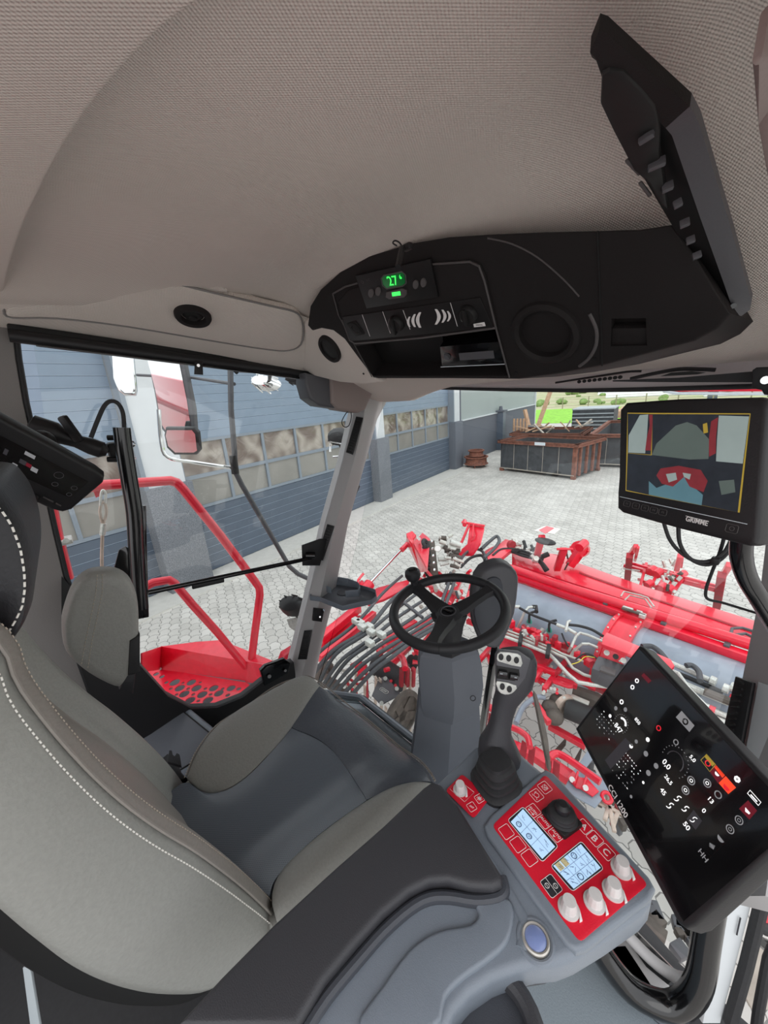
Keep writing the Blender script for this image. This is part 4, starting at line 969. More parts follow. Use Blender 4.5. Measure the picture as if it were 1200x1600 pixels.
e_ = [V((p.x, p.y, hz(p.x, p.y) + .0)) for p in resample(catmull(drape([(292, 1214), (312, 1178), (345, 1138), (385, 1103), (425, 1073), (462, 1059), (497, 1066), (545, 1086), (600, 1124), (645, 1162), (680, 1212)]), 5), 60)]
w.tube(e_, .0022, 6); part('piping', w, 'leather_brown', cu_)
w = MB(); stitches(w, [p + V((.006, -.006, .003)) for p in e_], .0010, .007, .004); part('stitching', w, 'thread_dull', cu_)
# backrest
spx = [(-60, 960), (0, 1014), (14, 1052), (30, 1082), (60, 1122), (100, 1170), (150, 1222), (200, 1265), (250, 1300), (300, 1330), (345, 1362), (380, 1390), (410, 1418), (434, 1445), (448, 1464)]
SE = [PX(x, y, -.60 + .05 * i / 14) for i, (x, y) in enumerate(spx)]
rpx = [(-90, 1330), (-40, 1385), (0, 1420), (30, 1446), (60, 1470), (105, 1504), (150, 1528), (200, 1545), (250, 1553), (310, 1552), (345, 1538), (380, 1515), (405, 1495), (428, 1475), (446, 1466)]
RE = [PX(x, y, -.535 + .01 * i / 14) for i, (x, y) in enumerate(rpx)]
SE = resample(catmull(SE, 5), 40); RE = resample(catmull(RE, 5), 40)
rows = [[a.lerp(b, s) + V((.022 * math.sin(PI * s) ** .6, 0, 0)) for s in [k / 10 for k in range(11)]] for a, b in zip(SE, RE)]
bk_ = part('backrest_side', MB().sheet(rows, (-.01, 0, 0)), 'leather_grey', seat, ang=70)
rings = []
for i, p in enumerate(SE):
    z = p.z; xs = p.x; y = p.y; f = i / 39
    cr = .012
    w_ = 2 * (-.82 - xs)
    pr = [(xs, y), (xs - .018, y + cr), (xs - .05, y + cr * .6), (xs - .095, y - .022), (xs - .14, y - .036), (-.82, y - .042), (-1.64 - xs + .14, y - .036), (-1.64 - xs + .095, y - .022), (-1.64 - xs + .05, y + cr * .6), (-1.64 - xs + .018, y + cr), (-1.64 - xs, y), (-1.64 - xs - .02, y - .05), (-1.64 - xs + .03, y - .09), (-.82, y - .11), (xs - .05, y - .09)]
    rings.append([V((a, b - .19 * max(0, xs - .03 - a), z)) for a, b in pr])
part('backrest', MB().loft(rings), 'leather_brown', seat, ang=60)
def inner(x0, x1, m, nm, off=.004):
    rows = []
    for i, p in enumerate(SE):
        xs = p.x; y = p.y
        prof = [(xs, 0), (xs - .018, .012), (xs - .05, .007), (xs - .095, -.022), (xs - .14, -.036), (-.82, -.042)]
        prof = prof + [(-1.64 - a, b) for a, b in prof[-2::-1]]
        r = []
        for k in range(13):
            x = x0 + (x1 - x0) * k / 12
            for (a, b), (c, d) in zip(prof, prof[1:]):
                if c <= x <= a: r.append(V((x, y - .19 * max(0, xs - .03 - x) + b + (d - b) * (a - x) / max(1e-6, a - c) + off * min(1, 6 * min(k, 12 - k) / 12), p.z))); break
            else: r.append(V((x, y, p.z)))
        rows.append(r)
    part(nm, MB().sheet(rows, (0, -.006, 0)), m, seat, ang=60)
inner(-.69, -.95, 'leather_brown', 'backrest_centre', .008)
inner(-.955, -1.05, 'leather_grey', 'backrest_bolster', .006)
w = MB(); w.tube([p + V((.001, .003, 0)) for p in SE], .0026, 6); part('piping', w, 'leather_brown', bk_)
w = MB(); stitches(w, [p.lerp(q, .07) + V((.011, 0, 0)) for p, q in zip(SE, RE)], .0011, .0075, .0045); part('white_stitching', w, 'thread', bk_)
w = MB(); stitches(w, [p + V((-.018, .0125, 0)) for p in SE], .0009, .0065, .0035); part('dull_stitching', w, 'thread_dull', bk_)
# headrest section
hp = [(-70, 760), (-20, 764), (4, 784), (26, 816), (41, 858), (48, 905), (45, 952), (30, 985), (2, 1018), (-40, 1045), (-90, 1060)]
Hp = catmull([PX(x, y, -.64) for x, y in hp], 4)
Hc = V((-.64, -.22, 3.36)); rings = []
for dx, s in ((.0, .80), (.012, .90), (.012, .965), (.0, 1.0), (-.03, 1.02), (-.30, 1.02), (-.34, 1.0), (-.36, .9)):
    rings.append([V((-.64 + dx, Hc.y + (p.y - Hc.y) * s, Hc.z + (p.z - Hc.z) * s)) for p in Hp] + [V((-.64 + dx, Hc.y - .05, Hc.z - .18 * s)), V((-.64 + dx, Hc.y - .05, Hc.z + .18 * s))])
hr = part('headrest', MB().loft(rings), 'headrest_black', seat, ang=50)
w = MB(); stitches(w, [PX(x, y, -.626) for x, y in ((-20, 778), (0, 794), (18, 820), (32, 857), (38, 893), (39, 919), (35, 948), (21, 976), (0, 1006))], .0013, .0105, .0065); part('white_stitching', w, 'thread', hr)
# folded left armrest
ap = [(96, 985), (101, 955), (116, 918), (138, 899), (165, 894), (190, 898), (208, 914), (217, 945), (218, 1000), (212, 1040), (202, 1066), (188, 1078), (160, 1068), (128, 1048), (103, 1022)]
A0 = catmull([PX(x, y, -1.10) for x, y in ap], 3, True); cA = sum(A0, V()) / len(A0)
rings = [[cA + (p - cA) * s + V((dx, 0, 0)) for p in A0] for dx, s in ((.0, .75), (.0, .88), (-.006, .96), (-.02, 1.0), (-.05, 1.0), (-.07, .95), (-.078, .85))]
aa = part('armrest_pad', MB().loft(rings), 'leather_grey', seat, ang=60)
w = MB(); stitches(w, [PX(x, y, -1.098) for x, y in ((152, 898), (150, 925), (143, 960), (134, 1000), (127, 1040))], .0009, .009, .005); stitches(w, [PX(x, y, -1.098) for x, y in ((160, 897), (160, 925), (153, 960), (144, 1000), (137, 1046))], .0009, .009, .005); part('stitching', w, 'thread_dull', aa)
part('armrest_pivot', MB().prism([PX(x, y, -1.095) for x, y in ((203, 1002), (219, 992), (219, 1050), (200, 1056))], (-.05, 0, 0), .004), 'black_rubber', seat)
part('armrest_stem', MB().prism([PX(x, y, -1.10) for x, y in ((198, 1056), (212, 1052), (208, 1085), (186, 1078))], (-.05, 0, 0), .004), 'headrest_black', seat)
# black seat shell and rails beneath
w = MB().box((-.82, .12, 2.36), (.40, .42, .10), None, .02); w.box((-.82, .12, 2.24), (.34, .36, .18), None, .03); w.box((-.78, -.12, 2.34), (.62, .55, .34), None, .02); part('suspension', w, 'black_rubber', seat)
rows = [[RE[i] + V((-.005, 0, 0)), RE[i] + V((-.02, -.03, -.02)), RE[i] + V((-.08, -.06, -.06))] for i in range(40)]
part('back_shell', MB().sheet(rows, (-.01, 0, 0)), 'console_deep', seat)
w = MB(); w.prism([PZ(x, y, 2.56) for x, y in ((236, 1215), (246, 1190), (262, 1176), (268, 1184), (276, 1186), (283, 1205), (292, 1214), (252, 1232))], (0, 0, -.05), .006)
lv = part('recline_lever', w, 'black_plastic', seat)
w = MB(); w.prism([PZ(x, y, 2.59) for x, y in ((262, 1190), (264, 1172), (268, 1172), (269, 1178), (273, 1181), (276, 1176), (280, 1178), (283, 1196))], (0, 0, -.012), .002); part('lever_fork', w, 'black_rubber', lv)
# cool box behind and left of the seat
bx = thing('cool_box', 'grey lidded cool box on the cab floor left of the driver seat', 'storage box', PZ(280, 1150, 2.15))
q = [(205, 1108), (222, 1098), (262, 1088), (280, 1092), (338, 1139), (342, 1150), (320, 1190), (270, 1230), (190, 1200)]
BP = [PZ(x, y, 2.44) for x, y in q]
part('body', MB().prism([p - V((0, 0, .01)) for p in BP], (0, 0, -.26), .01), 'column_dark', bx)
ld = part('lid', MB().prism(BP, (0, 0, -.03), .010, 3), 'armrest_grey', bx)
qi = [(218, 1120), (262, 1101), (276, 1104), (328, 1146), (326, 1154), (300, 1192), (262, 1215), (210, 1190)]
part('lid_panel', MB().prism([PZ(x, y, 2.443) for x, y in qi], (0, 0, -.004), .002), 'column_grey', ld)
part('lid_groove', MB().tube([PZ(x, y, 2.441) for x, y in qi], .0035, 6, closed=True), 'console_deep', ld)
# strip behind the seat, and a black box added to darken the corner
t = thing('label_tape', 'pale blue grey strip with writing in the dark gap behind the seat', 'strip', D(45, 1540, .86))
part('strip', MB().prism([D(x, y, .56) for x, y in ((35, 1513), (41, 1510), (48, 1518), (62, 1605), (47, 1605))], FW * .004, .001), 'pale_box', t)
w = MB().box(D(60, 1660, 1.08), (.4, .25, .3), Matrix.Rotation(.3, 3, 'Z'), .03); w.build('dark_corner_filler', 'black_plastic', None, 'black box added to stand for the shade behind the seat', 'box')

# ================================================================ RIGHT ARMREST CONSOLE
AC = Fr((-.25, .35, 2.86), (1, 0, 0), (0, 1, 0))
ac = thing('armrest_console', 'grey control armrest with red keypads, knobs and two small displays', 'control armrest', (-.25, .3, 2.15))
ob = [(276, 1616), (350, 1537), (430, 1455), (520, 1371), (600, 1300), (664, 1238), (688, 1214), (714, 1190), (742, 1163), (770, 1150), (800, 1160), (830, 1187), (846, 1200), (862, 1206), (905, 1252), (960, 1312), (1010, 1368), (1022, 1388), (1018, 1408), (1005, 1424), (950, 1462), (900, 1492), (872, 1503), (840, 1506), (812, 1512), (770, 1528), (735, 1552), (710, 1580), (690, 1625)]
part('body', MB().prism(px(AC, ob, -.004), AC.n * -.052, .012, 4), 'armrest_grey', ac)
lw = [(600, 1330), (668, 1262), (750, 1210), (840, 1250), (960, 1380), (955, 1415), (860, 1470), (790, 1480), (700, 1530), (640, 1620), (400, 1620), (420, 1500)]
part('underside', MB().prism(px(AC, lw, -.05), AC.n * -.07, .02, 3), 'armrest_dark', ac)
# shoulder mouldings stepping down to the right of the pad
s1 = [(560, 1610), (600, 1540), (640, 1486), (672, 1462), (700, 1452), (735, 1446), (748, 1430), (742, 1412), (760, 1404), (790, 1404), (802, 1420), (800, 1452), (788, 1480), (758, 1506), (722, 1532), (696, 1560), (676, 1610)]
part('shoulder', MB().prism(px(AC, s1, .004), AC.n * -.02, .009, 4, round_=3), 'armrest_grey', ac)
pd = [(276, 1618), (350, 1537), (430, 1455), (520, 1371), (600, 1300), (662, 1240), (676, 1230), (690, 1236), (716, 1268), (745, 1315), (774, 1362), (786, 1382), (784, 1394), (770, 1400), (735, 1398), (700, 1388), (672, 1390), (640, 1406), (600, 1440), (560, 1485), (510, 1545), (466, 1620)]
pdo = part('arm_pad', MB().prism(px(AC, pd, .020), AC.n * -.045, .010, 4), 'armrest_dark', ac)
lp_ = [(784, 1372), (788, 1392), (776, 1404), (742, 1408), (702, 1402), (670, 1404), (640, 1420), (600, 1455), (560, 1500), (510, 1560), (470, 1622)]
part('pad_lip', MB().tube(px(AC, lp_, .0), .0085, 10, smooth=3), 'column_dark', pdo)
rg = [(676, 1226), (700, 1246), (730, 1290), (765, 1345), (800, 1400), (820, 1440), (815, 1480)]
part('ridge', MB().tube(px(AC, rg, -.010), .010, 12, smooth=4), 'armrest_grey', ac)
part('cup_well', MB().ring(AC(770, 1585, -.04), AC.n, .055, .012, 30, 10), 'armrest_dark', ac)
part('cup_well_floor', MB().cyl(AC(770, 1585, -.055), AC(770, 1585, -.05), .055, seg=24), 'column_dark', ac)
# raised bezel of the main keypad
bz = [(838, 1213), (852, 1203), (866, 1210), (1014, 1372), (1024, 1390), (1014, 1408), (915, 1484), (900, 1488), (886, 1478), (762, 1310), (756, 1292), (768, 1274)]
part('keypad_bezel', MB().prism(px(AC, bz, .004), AC.n * -.02, .006, 3), 'armrest_grey', ac)
KR = (AC(1012, 1385) - AC(852, 1214)).normalized(); KU = AC.n.cross(KR)
if KU.dot(AC(960, 1300) - AC(820, 1380)) < 0: KU = -KU
kp = part('main_keypad', MB().prism(rrect(AC, [(852, 1213), (1012, 1385), (906, 1476), (769, 1293)], .05, .0052), AC.n * -.002, .0004), 'red_foil', ac)
H = .0052
def outline(w, pts, r=.00045, h=H): w.tube([AC(x, y, h) for x, y in pts], r, 5, closed=True)
def rq(cx, cy, s, ar=1.0):
    """rounded square key aligned with the keypad, s = half size in metres"""
    c = AC(cx, cy, H); out = []
    for a0, (sx, sy) in enumerate(((1, 1), (-1, 1), (-1, -1), (1, -1))):
        for j in range(4):
            t_ = (a0 * 90 + j * 30) / 180 * PI; out.append(c + KR * (sx * s * .75 * ar + math.cos(t_) * s * .25) + KU * (sy * s * .75 + math.sin(t_) * s * .25))
    return out
def key(cx, cy, s, par, txt=None, glyph=None, fill=None, ar=1.0, th=None):
    k = part('key', MB().prism(rq(cx, cy, s, ar), AC.n * .0006, .0002), fill or 'red_foil', par)
    w = MB(); P = [p + AC.n * .0007 for p in rq(cx, cy, s, ar)]; w.tube(P, .0004, 5, closed=True)
    c = AC(cx, cy, H + .0008)
    if txt: text_mb(w, txt, c, KR, KU, th or s * 1.0, .0004, None, .012)
    if glyph:
        for g in glyph:
            if g[0] == 'o': w.ring(c + KR * g[1] * s + KU * g[2] * s, AC.n, g[3] * s, .0004, 14, 4)
            elif g[0] == 'l': w.bar(c + (KR * g[1] + KU * g[2]) * s, c + (KR * g[3] + KU * g[4]) * s, .0007, .0004, AC.n)
            elif g[0] == 't': w.prism([c + (KR * a + KU * b) * s for a, b in g[1]], AC.n * .0003)
    part('print', w, 'white_print', k); return k
ks = .0098
for x, y in ((791, 1303), (809, 1323), (827, 1344)): key(x, y, ks, ac)
arr = ('t', [(-.7, -.55), (-.35, -.3), (-.35, -.8)]); arr2 = ('t', [(.7, -.55), (.35, -.3), (.35, -.8)])
key(833, 1270, ks, ac, 'AUTO', [arr, arr2, ('l', -.4, -.55, .4, -.55)], th=.0042)
key(851, 1287, ks, ac, 'AUTO', th=.0046)
key(869, 1307, ks, ac, 'AUTO', [('t', [(0, .85), (-.25, .5), (.25, .5)]), ('t', [(0, -.85), (-.25, -.5), (.25, -.5)])], th=.0042)
key(912, 1295, ks, ac, 'A', th=.0105); key(929, 1314, ks, ac, 'B', th=.0105); key(947, 1335, ks, ac, 'C', th=.0105)
fan = [('o', 0, 0, .5), ('l', -.5, -.5, .5, .5), ('l', -.5, .5, .5, -.5), ('o', .3, .2, .15)]
key(838, 1246, ks, ac, glyph=[('o', 0, 0, .45), ('l', -.6, -.5, -.2, -.6), ('l', .3, -.3, .7, -.6), ('l', -.6, .1, -.5, .5)]); key(851, 1234, ks, ac, glyph=fan)
dk = part('indicator_field', MB().prism(rq(861, 1388, .0115), AC.n * .0007, .0002), 'dark_print', ac)
w = MB(); P = [p + AC.n * .0008 for p in rq(861, 1388, .0115)]; w.tube(P, .0004, 5, closed=True); c = AC(861, 1388, H + .0009); w.bar(c + KR * .011 , c - KR * .011, .0006, .0003, AC.n)
for s in (1, -1): w.ring(c + KU * .0055 * s + KR * .003 * s, AC.n, .0032, .0004, 14, 4); w.bar(c + KU * .0055 * s, c + KU * .0055 * s + KR * .006 * s, .0005, .0003, AC.n)
part('print', w, 'white_print', dk)
def lcd(frame, glass_, cols, rowsn, dark):
    P = rrect(AC, frame, .12, H)
    f0 = part('display', MB().prism(P, AC.n * .0007, .0002), 'dark_print', ac)
    part('display_outline', MB().tube([p + AC.n * .0007 for p in P], .0005, 5, closed=True), 'white_print', f0)
    g = [AC(x, y, H + .0009) for x, y in glass_]
    part('display_glass', MB().prism(g, AC.n * .0003), 'lcd', f0)
    w = MB(); w2 = MB(); e = AC.n * .0005
    for i in range(1, cols): f = i / cols; w.bar(g[0].lerp(g[1], f) + e, g[3].lerp(g[2], f) + e, .0004, .0002, AC.n)
    for i in range(1, rowsn): f = i / rowsn; w.bar(g[0].lerp(g[3], f) + e, g[1].lerp(g[2], f) + e, .0004, .0002, AC.n)
    rnd = random.Random(len(glass_) + cols)
    for i in range(cols):
        for j in range(rowsn):
            a = g[0].lerp(g[1], (i + .5) / cols); b = g[3].lerp(g[2], (i + .5) / cols); c = a.lerp(b, (j + .5) / rowsn) + e
            for k in range(3): w.bar(c + KR * rnd.uniform(-.006, .003) + KU * rnd.uniform(-.004, .004), c + KR * rnd.uniform(-.002, .006) + KU * rnd.uniform(-.004, .004), .0006, .0002, AC.n)
            if (i, j) in dark: w.ring(c, AC.n, .0042, .0007, 14, 4)
    part('display_marks', w, 'lcd_ink', f0); return f0, g
lcd([(817, 1264), (872, 1326), (847, 1351), (793, 1285)], [(817, 1268), (867, 1327), (847, 1346), (798, 1288)], 3, 2, ((0, 1), (1, 1)))
f0, g = lcd([(908, 1318), (943, 1361), (894, 1397), (860, 1357)], [(907, 1323), (938, 1360), (896, 1393), (864, 1357)], 3, 4, ((2, 2), (0, 1)))
w = MB(); 
for f in (.62, .80): p0_ = g[0].lerp(g[3], f); p1_ = g[1].lerp(g[2], f); q0 = g[0].lerp(g[3], f + .15); q1 = g[1].lerp(g[2], f + .15); w.prism([p0_, p0_.lerp(p1_, .3), q0.lerp(q1, .3), q0], AC.n * .00045)
part('display_amber_cell', w, 'lcd_amber', f0)
def knob(x, y, base_h, par=ac, sc=1.0, flag=True):
    c = AC(x, y, base_h); w = MB(); seg = 36; rings = []
    for r, hh, rib in ((.0165, .0, 0), (.0168, .002, 0), (.0165, .0035, 0), (.0128, .004, 1), (.0108, .020, 1), (.0100, .0225, 0), (.0, .0228, 0)):
        rings.append([c + (KR * math.cos(2 * PI * k / seg) + KU * math.sin(2 * PI * k / seg)) * r * sc * (1 - (.06 if rib and k % 3 == 0 else 0)) + AC.n * hh * sc for k in range(seg)])
    w.loft(rings); k = part('rotary_knob', w, 'knob_grey', par)
    w = MB(); a = c + KR * .012 * sc - KU * .010 * sc + AC.n * .004; w.prism([c + (KR * .008 + KU * .015) * sc, c + (KR * .021 + KU * .006) * sc, c + (KR * .020 + KU * .001) * sc], AC.n * .004, .0004); part('pointer', w, 'white_print', k)
    return k
for x, y in ((888, 1424), (928, 1414), (957, 1396), (970, 1362)): knob(x, y, H, sc=.88)
# mini joystick
c = AC(877, 1284, H)
SQ = Matrix((KR, KU, AC.n)).transposed()
mj = part('mini_joystick', MB().box(c + AC.n * .003, (.050, .045, .012), SQ, .003), 'console_deep', ac)
part('bellows', MB().lathe(c, AC.n, [(.024, .006), (.0255, .009), (.0225, .011), (.023, .014), (.021, .017), (.021, .020), (.017, .023), (.0, .024)], 28), 'black_rubber', mj)
part('stick_ball', MB().lathe(c, AC.n, [(.0115, .022), (.0125, .028), (.012, .034), (.007, .039), (.0, .040)], 24), 'black_plastic', mj)
# small keypad left of the lever
sk = part('small_keypad', MB().prism(rrect(AC, [(722, 1210), (766, 1247), (740, 1280), (696, 1236)], .14, .0), AC.n * .0015, .0004), 'red_foil', ac)
H0 = H; H = .0016
key(749, 1249, .0072, ac, glyph=[('o', 0, 0, .3), ('l', -.7, 0, .7, 0), ('l', 0, -.7, 0, .7), ('l', -.5, -.5, .5, .5), ('l', -.5, .5, .5, -.5)]); key(737, 1262, .0072, ac, glyph=[('l', -.5, -.4, .5, .1), ('l', -.5, -.1, .5, .4)])
w = MB(); w.tube([AC(x, y, .0018) for x, y in ((716, 1219), (741, 1239), (726, 1254), (703, 1234))], .0004, 5, closed=True); part('print', w, 'white_print', sk)
knob(719, 1236, .0016, sc=.80)
H = H0
# start button
c = AC(837, 1466, -.004)
sb = part('start_button', MB().lathe(c, AC.n, [(.0185, -.004), (.0185, .004), (.0170, .006), (.0150, .0055), (.0145, .003)], 36), 'steel', ac)
part('button_cap', MB().lathe(c, AC.n, [(.0142, .0), (.0142, .004), (.012, .0055), (.0, .006)], 32), 'start_blue', sb)
part('button_recess', MB().ring(AC(837, 1466, -.005), AC.n, .0225, .0035, 32, 8), 'armrest_grey', sb)
# multifunction lever
lev = part('joystick', MB().cyl(AC(775, 1205, -.01), AC(775, 1205, .005), .02, seg=16), 'black_rubber', ac)
BC = AC(775, 1222, 0); rings = []
for k, (hs, hh) in enumerate(((.046, -.004), (.047, .004), (.043, .007), (.036, .009), (.041, .016), (.040, .021), (.033, .023), (.037, .030), (.036, .035), (.030, .037), (.034, .044), (.033, .049), (.027, .052), (.026, .06))):
    r = []
    for i in range(32):
        a = 2 * PI * i / 32; q = (abs(math.cos(a)) ** 3.2 + abs(math.sin(a)) ** 3.2) ** (-1 / 3.2); r.append(BC + AC.n * hh + (KR * math.cos(a) + KU * math.sin(a)) * hs * q * .92)
    rings.append(r)
part('bellows', MB().loft(rings), 'black_rubber', lev)
def ringat(cx, cy, d, hw, dep, n=2.6, tilt=0.0):
    c = D(cx, cy, d); k = d / FPX; r = []
    up = (V((0, 0, 1)) - FW * 0).normalized(); fw = V((FW.x, FW.y, 0)).normalized(); rt = V((RX.x, RX.y, 0)).normalized()
    for i in range(28):
        a = 2 * PI * i / 28; q = (abs(math.cos(a)) ** n + abs(math.sin(a)) ** n) ** (-1 / n)
        r.append(c + rt * math.cos(a) * hw * k * q + fw * math.sin(a) * dep * q + up * (tilt * math.cos(a) * q))
    return r
w = MB().loft([ringat(780, 1198, .790, 20, .015, 2), ringat(780, 1188, .785, 31, .030, 2.4), ringat(780, 1178, .780, 32, .034, 2.4), ringat(777, 1160, .775, 27, .030, 2.4), ringat(778, 1148, .770, 20, .024), ringat(781, 1134, .768, 16, .020), ringat(785, 1115, .765, 16, .019), ringat(789, 1098, .762, 18, .020), ringat(797, 1084, .758, 22, .022), ringat(803, 1070, .755, 27, .025), ringat(807, 1050, .752, 29, .026), ringat(808, 1032, .752, 29, .026), ringat(806, 1022, .753, 27, .024), ringat(804, 1018, .754, 20, .016)])
part('grip', w, 'armrest_dark', lev)
JF = Fr(D(795, 1050, .722), RX, V((-.1, .1, .99)))
def jp(nm, pts, h0, h1, m, par, rnd=0, bev=.0008): return part(nm, MB().prism(px(JF, pts, h0), JF.n * (h1 - h0), bev, 2, round_=rnd), m, par)
hd = jp('head_face', [(775, 1026), (780, 1017), (812, 1020), (830, 1032), (822, 1060), (808, 1078), (790, 1088), (776, 1080)], -.012, .0, 'box_grey', lev, 0, .004)
u1 = jp('upper_button_plate', [(776, 1026), (781, 1018), (808, 1021), (814, 1028), (813, 1041), (784, 1034), (777, 1031)], 0, .003, 'zinc', lev, 2)
for x, y in ((782, 1025), (794, 1027), (806, 1030)): oval(JF, x, y, 4.0, 5.2, .003, .0042, 'button', 'black_rubber', lev)
jp('wheel_recess', [(776, 1040), (811, 1046), (812, 1056), (804, 1064), (776, 1060)], -.001, .001, 'console_deep', lev)
for x, y in ((784, 1050), (801, 1055)): part('thumb_wheel', MB().cyl(JF(x - 6, y - 1, .003), JF(x + 6, y + 1, .003), .0065, seg=16), 'black_gloss', lev)
for x, y in ((781, 1048), (803, 1054)): part('wheel_mark', MB().bar(JF(x - 2, y, .0096), JF(x + 2, y + .5, .0096), .0008, .0006, JF.n), 'label_white', lev)
jp('lower_button_plate', [(776, 1063), (806, 1070), (803, 1079), (794, 1084), (782, 1082), (777, 1074)], 0, .003, 'zinc', lev, 2)
for x, y in ((784, 1071), (795, 1075)): oval(JF, x, y, 4.0, 5.2, .003, .0042, 'button', 'black_rubber', lev)

# ================================================================ LARGE TERMINAL
TL_ = V((-.1793, .7507, 3.1029)); bl = PZ(900, 1138, 2.9); br = PZ(1070, 1450, 2.9)
TF = Fr(bl, br - bl, TL_ - bl)
TR_ = TF.u; TU = (TL_ - bl).normalized()
ter = thing('large_terminal', 'large tilted black touchscreen terminal standing right of the armrest', 'terminal', TF(1050, 1300, -.02))
co = [(998, 1008), (1004, 1010), (1200, 1219), (1262, 1280), (1260, 1290), (1210, 1330), (1085, 1446), (1070, 1451), (1058, 1442), (902, 1146), (898, 1138)]
part('case', MB().prism(px(TF, co, 0), TF.n * -.03, .005, 3), 'black_plastic', ter)
part('glass', MB().prism(px(TF, [(999, 1014), (1250, 1283), (1068, 1440), (905, 1139)], .0003), TF.n * .0006), 'screen_black', ter)
part('mount', MB().tube([TF(1110, 1225, -.03), TF(1110, 1225, -.07), TF(1180, 1230, -.10), V((.12, .93, 2.98))], .016, 12, smooth=3), 'black_tube', ter)
def tt(s, x, y, hpx, m='screen_white', bold=.008, wpx=None):
    """writing on the screen, hpx = cap height along the screen's up direction in photo pixels"""
    k = (TF(x + 3, y - 3, 0) - TF(x, y, 0)).length / 4.24
    w = MB(); text_mb(w, s, TF(x, y, .0012), TR_, TU, hpx * k, .0003, (wpx * k if wpx else None), bold); return part('screen_text', w, m, ter)
def tg(pts, m, nm='screen_field'): return part(nm, MB().prism(px(TF, pts, .001), TF.n * .0003), m, ter)
def tring(x, y, r, m, th=.8): 
    k = (TF(x + 3, y - 3, 0) - TF(x, y, 0)).length / 4.24
    return part('screen_icon', MB().ring(TF(x, y, .001), TF.n, r * k, th * k * .5, 18, 5), m, ter)
def tdot(x, y, r, m, n=10):
    k = (TF(x + 3, y - 3, 0) - TF(x, y, 0)).length / 4.24
    return part('screen_icon', MB().cyl(TF(x, y, .001), TF(x, y, .0013), r * k, seg=n), m, ter)
tt('CCI 1200', 966, 1251, 7.5, 'white_print', .01)
tt('847', 967, 1138, 7); tt('850', 997, 1127, 5); tt('0,0', 1042, 1195, 9); tt('5,0', 1083, 1186, 6.5); tt('26,5', 1045, 1219, 6.5); tt('45', 1037, 1237, 6.5); tt('50', 1074, 1291, 7); tt('13', 1112, 1251, 6.5); tt('0', 1101, 1267, 6.5)
tg([(1066, 1111), (1086, 1134), (1078, 1144), (1057, 1121)], 'screen_grey'); tring(1072, 1128, 3.6, 'screen_black', 2.5)
tg([(1007, 1052), (1019, 1064), (1014, 1068), (1003, 1056)], 'screen_maroon')
for x, y, r, m in ((1030, 1138, 3.2, 'screen_red'), (1057, 1160, 3.4, 'screen_grey')): tring(x, y, r, m, 1.4)
for x, y in ((996, 1064), (989, 1074), (972, 1097)): tring(x, y, 2.6, 'screen_white', 1.6)
tdot(978, 1109, 3, 'screen_grey'); tdot(963, 1107, 2.8, 'screen_grey'); tdot(954, 1119, 2.4, 'screen_white'); tdot(1013, 1156, 3, 'screen_white'); tdot(1010, 1178, 3.6, 'screen_grey'); tdot(1026, 1197, 3.6, 'screen_grey'); tdot(1014, 1208, 3.6, 'screen_grey'); tdot(987, 1166, 3, 'screen_white'); tdot(995, 1159, 2.6, 'screen_grey'); tdot(1006, 1223, 1.8, 'screen_white'); tdot(987, 1245, 2, 'screen_grey')
def arc(x, y, r, a0, a1, m, th=1.6):
    k = (TF(x + 3, y - 3, 0) - TF(x, y, 0)).length / 4.24; c = TF(x, y, .001)
    return part('screen_gauge', MB().tube([c + (TR_ * math.cos(a0 + (a1 - a0) * i / 12) + TU * math.sin(a0 + (a1 - a0) * i / 12)) * r * k for i in range(13)], th * k * .5, 5), m, ter)
arc(972, 1131, 7, .4, 2.4, 'screen_white', 3); arc(1055, 1190, 13, -.2, 3.3, 'screen_dim', 1.4)
k_ = (TF(1003, 1197, 0) - TF(1000, 1200, 0)).length / 4.24
for cx, cy, R0_, n in ((971, 1131, 13, 14), (1055, 1190, 18, 17)):
    c = TF(cx, cy, .001); w = MB()
    for i in range(n):
        a = -.5 + 4.2 * i / n; p = c + (TR_ * math.cos(a) + TU * math.sin(a)) * R0_ * k_; w.box(p, (.0014, .0010, .0003), Matrix((TR_, TU, TF.n)).transposed())
    part('gauge_scale', w, 'screen_grey', ter)
rnd = random.Random(3); w = MB(); w2 = MB()
for (ax, ay), (bx_, by), (cx, cy), ni, nj in (((930, 1128), (956, 1160), (948, 1108), 7, 5), ((958, 1204), (984, 1236), (982, 1172), 8, 7)):
    for i in range(ni):
        for j in range(nj):
            if rnd.random() < .35: continue
            x = ax + (bx_ - ax) * i / ni + (cx - ax) * j / nj; y = ay + (by - ay) * i / ni + (cy - ay) * j / nj
            (w if rnd.random() < .6 else w2).box(TF(x, y, .001), (rnd.uniform(.0012, .003), .0012, .0003), Matrix((TR_, TU, TF.n)).transposed())
part('screen_table', w, 'screen_white', ter); part('screen_table', w2, 'screen_grey', ter)
tg([(946, 1188), (978, 1153), (990, 1165), (955, 1202)], 'screen_dim').name = 'screen_field'
yl = [(1105, 1179), (1119, 1195), (1110, 1206), (1096, 1188)]
part('screen_outline', MB().tube(px(TF, yl, .001), .0005, 5, closed=True), 'screen_yellow', ter); tg([(1105, 1180), (1118, 1194), (1114, 1198), (1102, 1183)], 'screen_yellow'); tring(1107, 1193, 3.5, 'screen_red', 1.5)
tg([(1120, 1196), (1134, 1212), (1123, 1224), (1110, 1206)], 'screen_maroon'); tg([(1120, 1196), (1134, 1212), (1130, 1216), (1117, 1199)], 'screen_orange')
tg([(1135, 1213), (1151, 1231), (1139, 1241), (1124, 1224)], 'screen_orange'); tdot(1137, 1230, 5, 'screen_red'); tdot(1122, 1209, 3.5, 'screen_white')
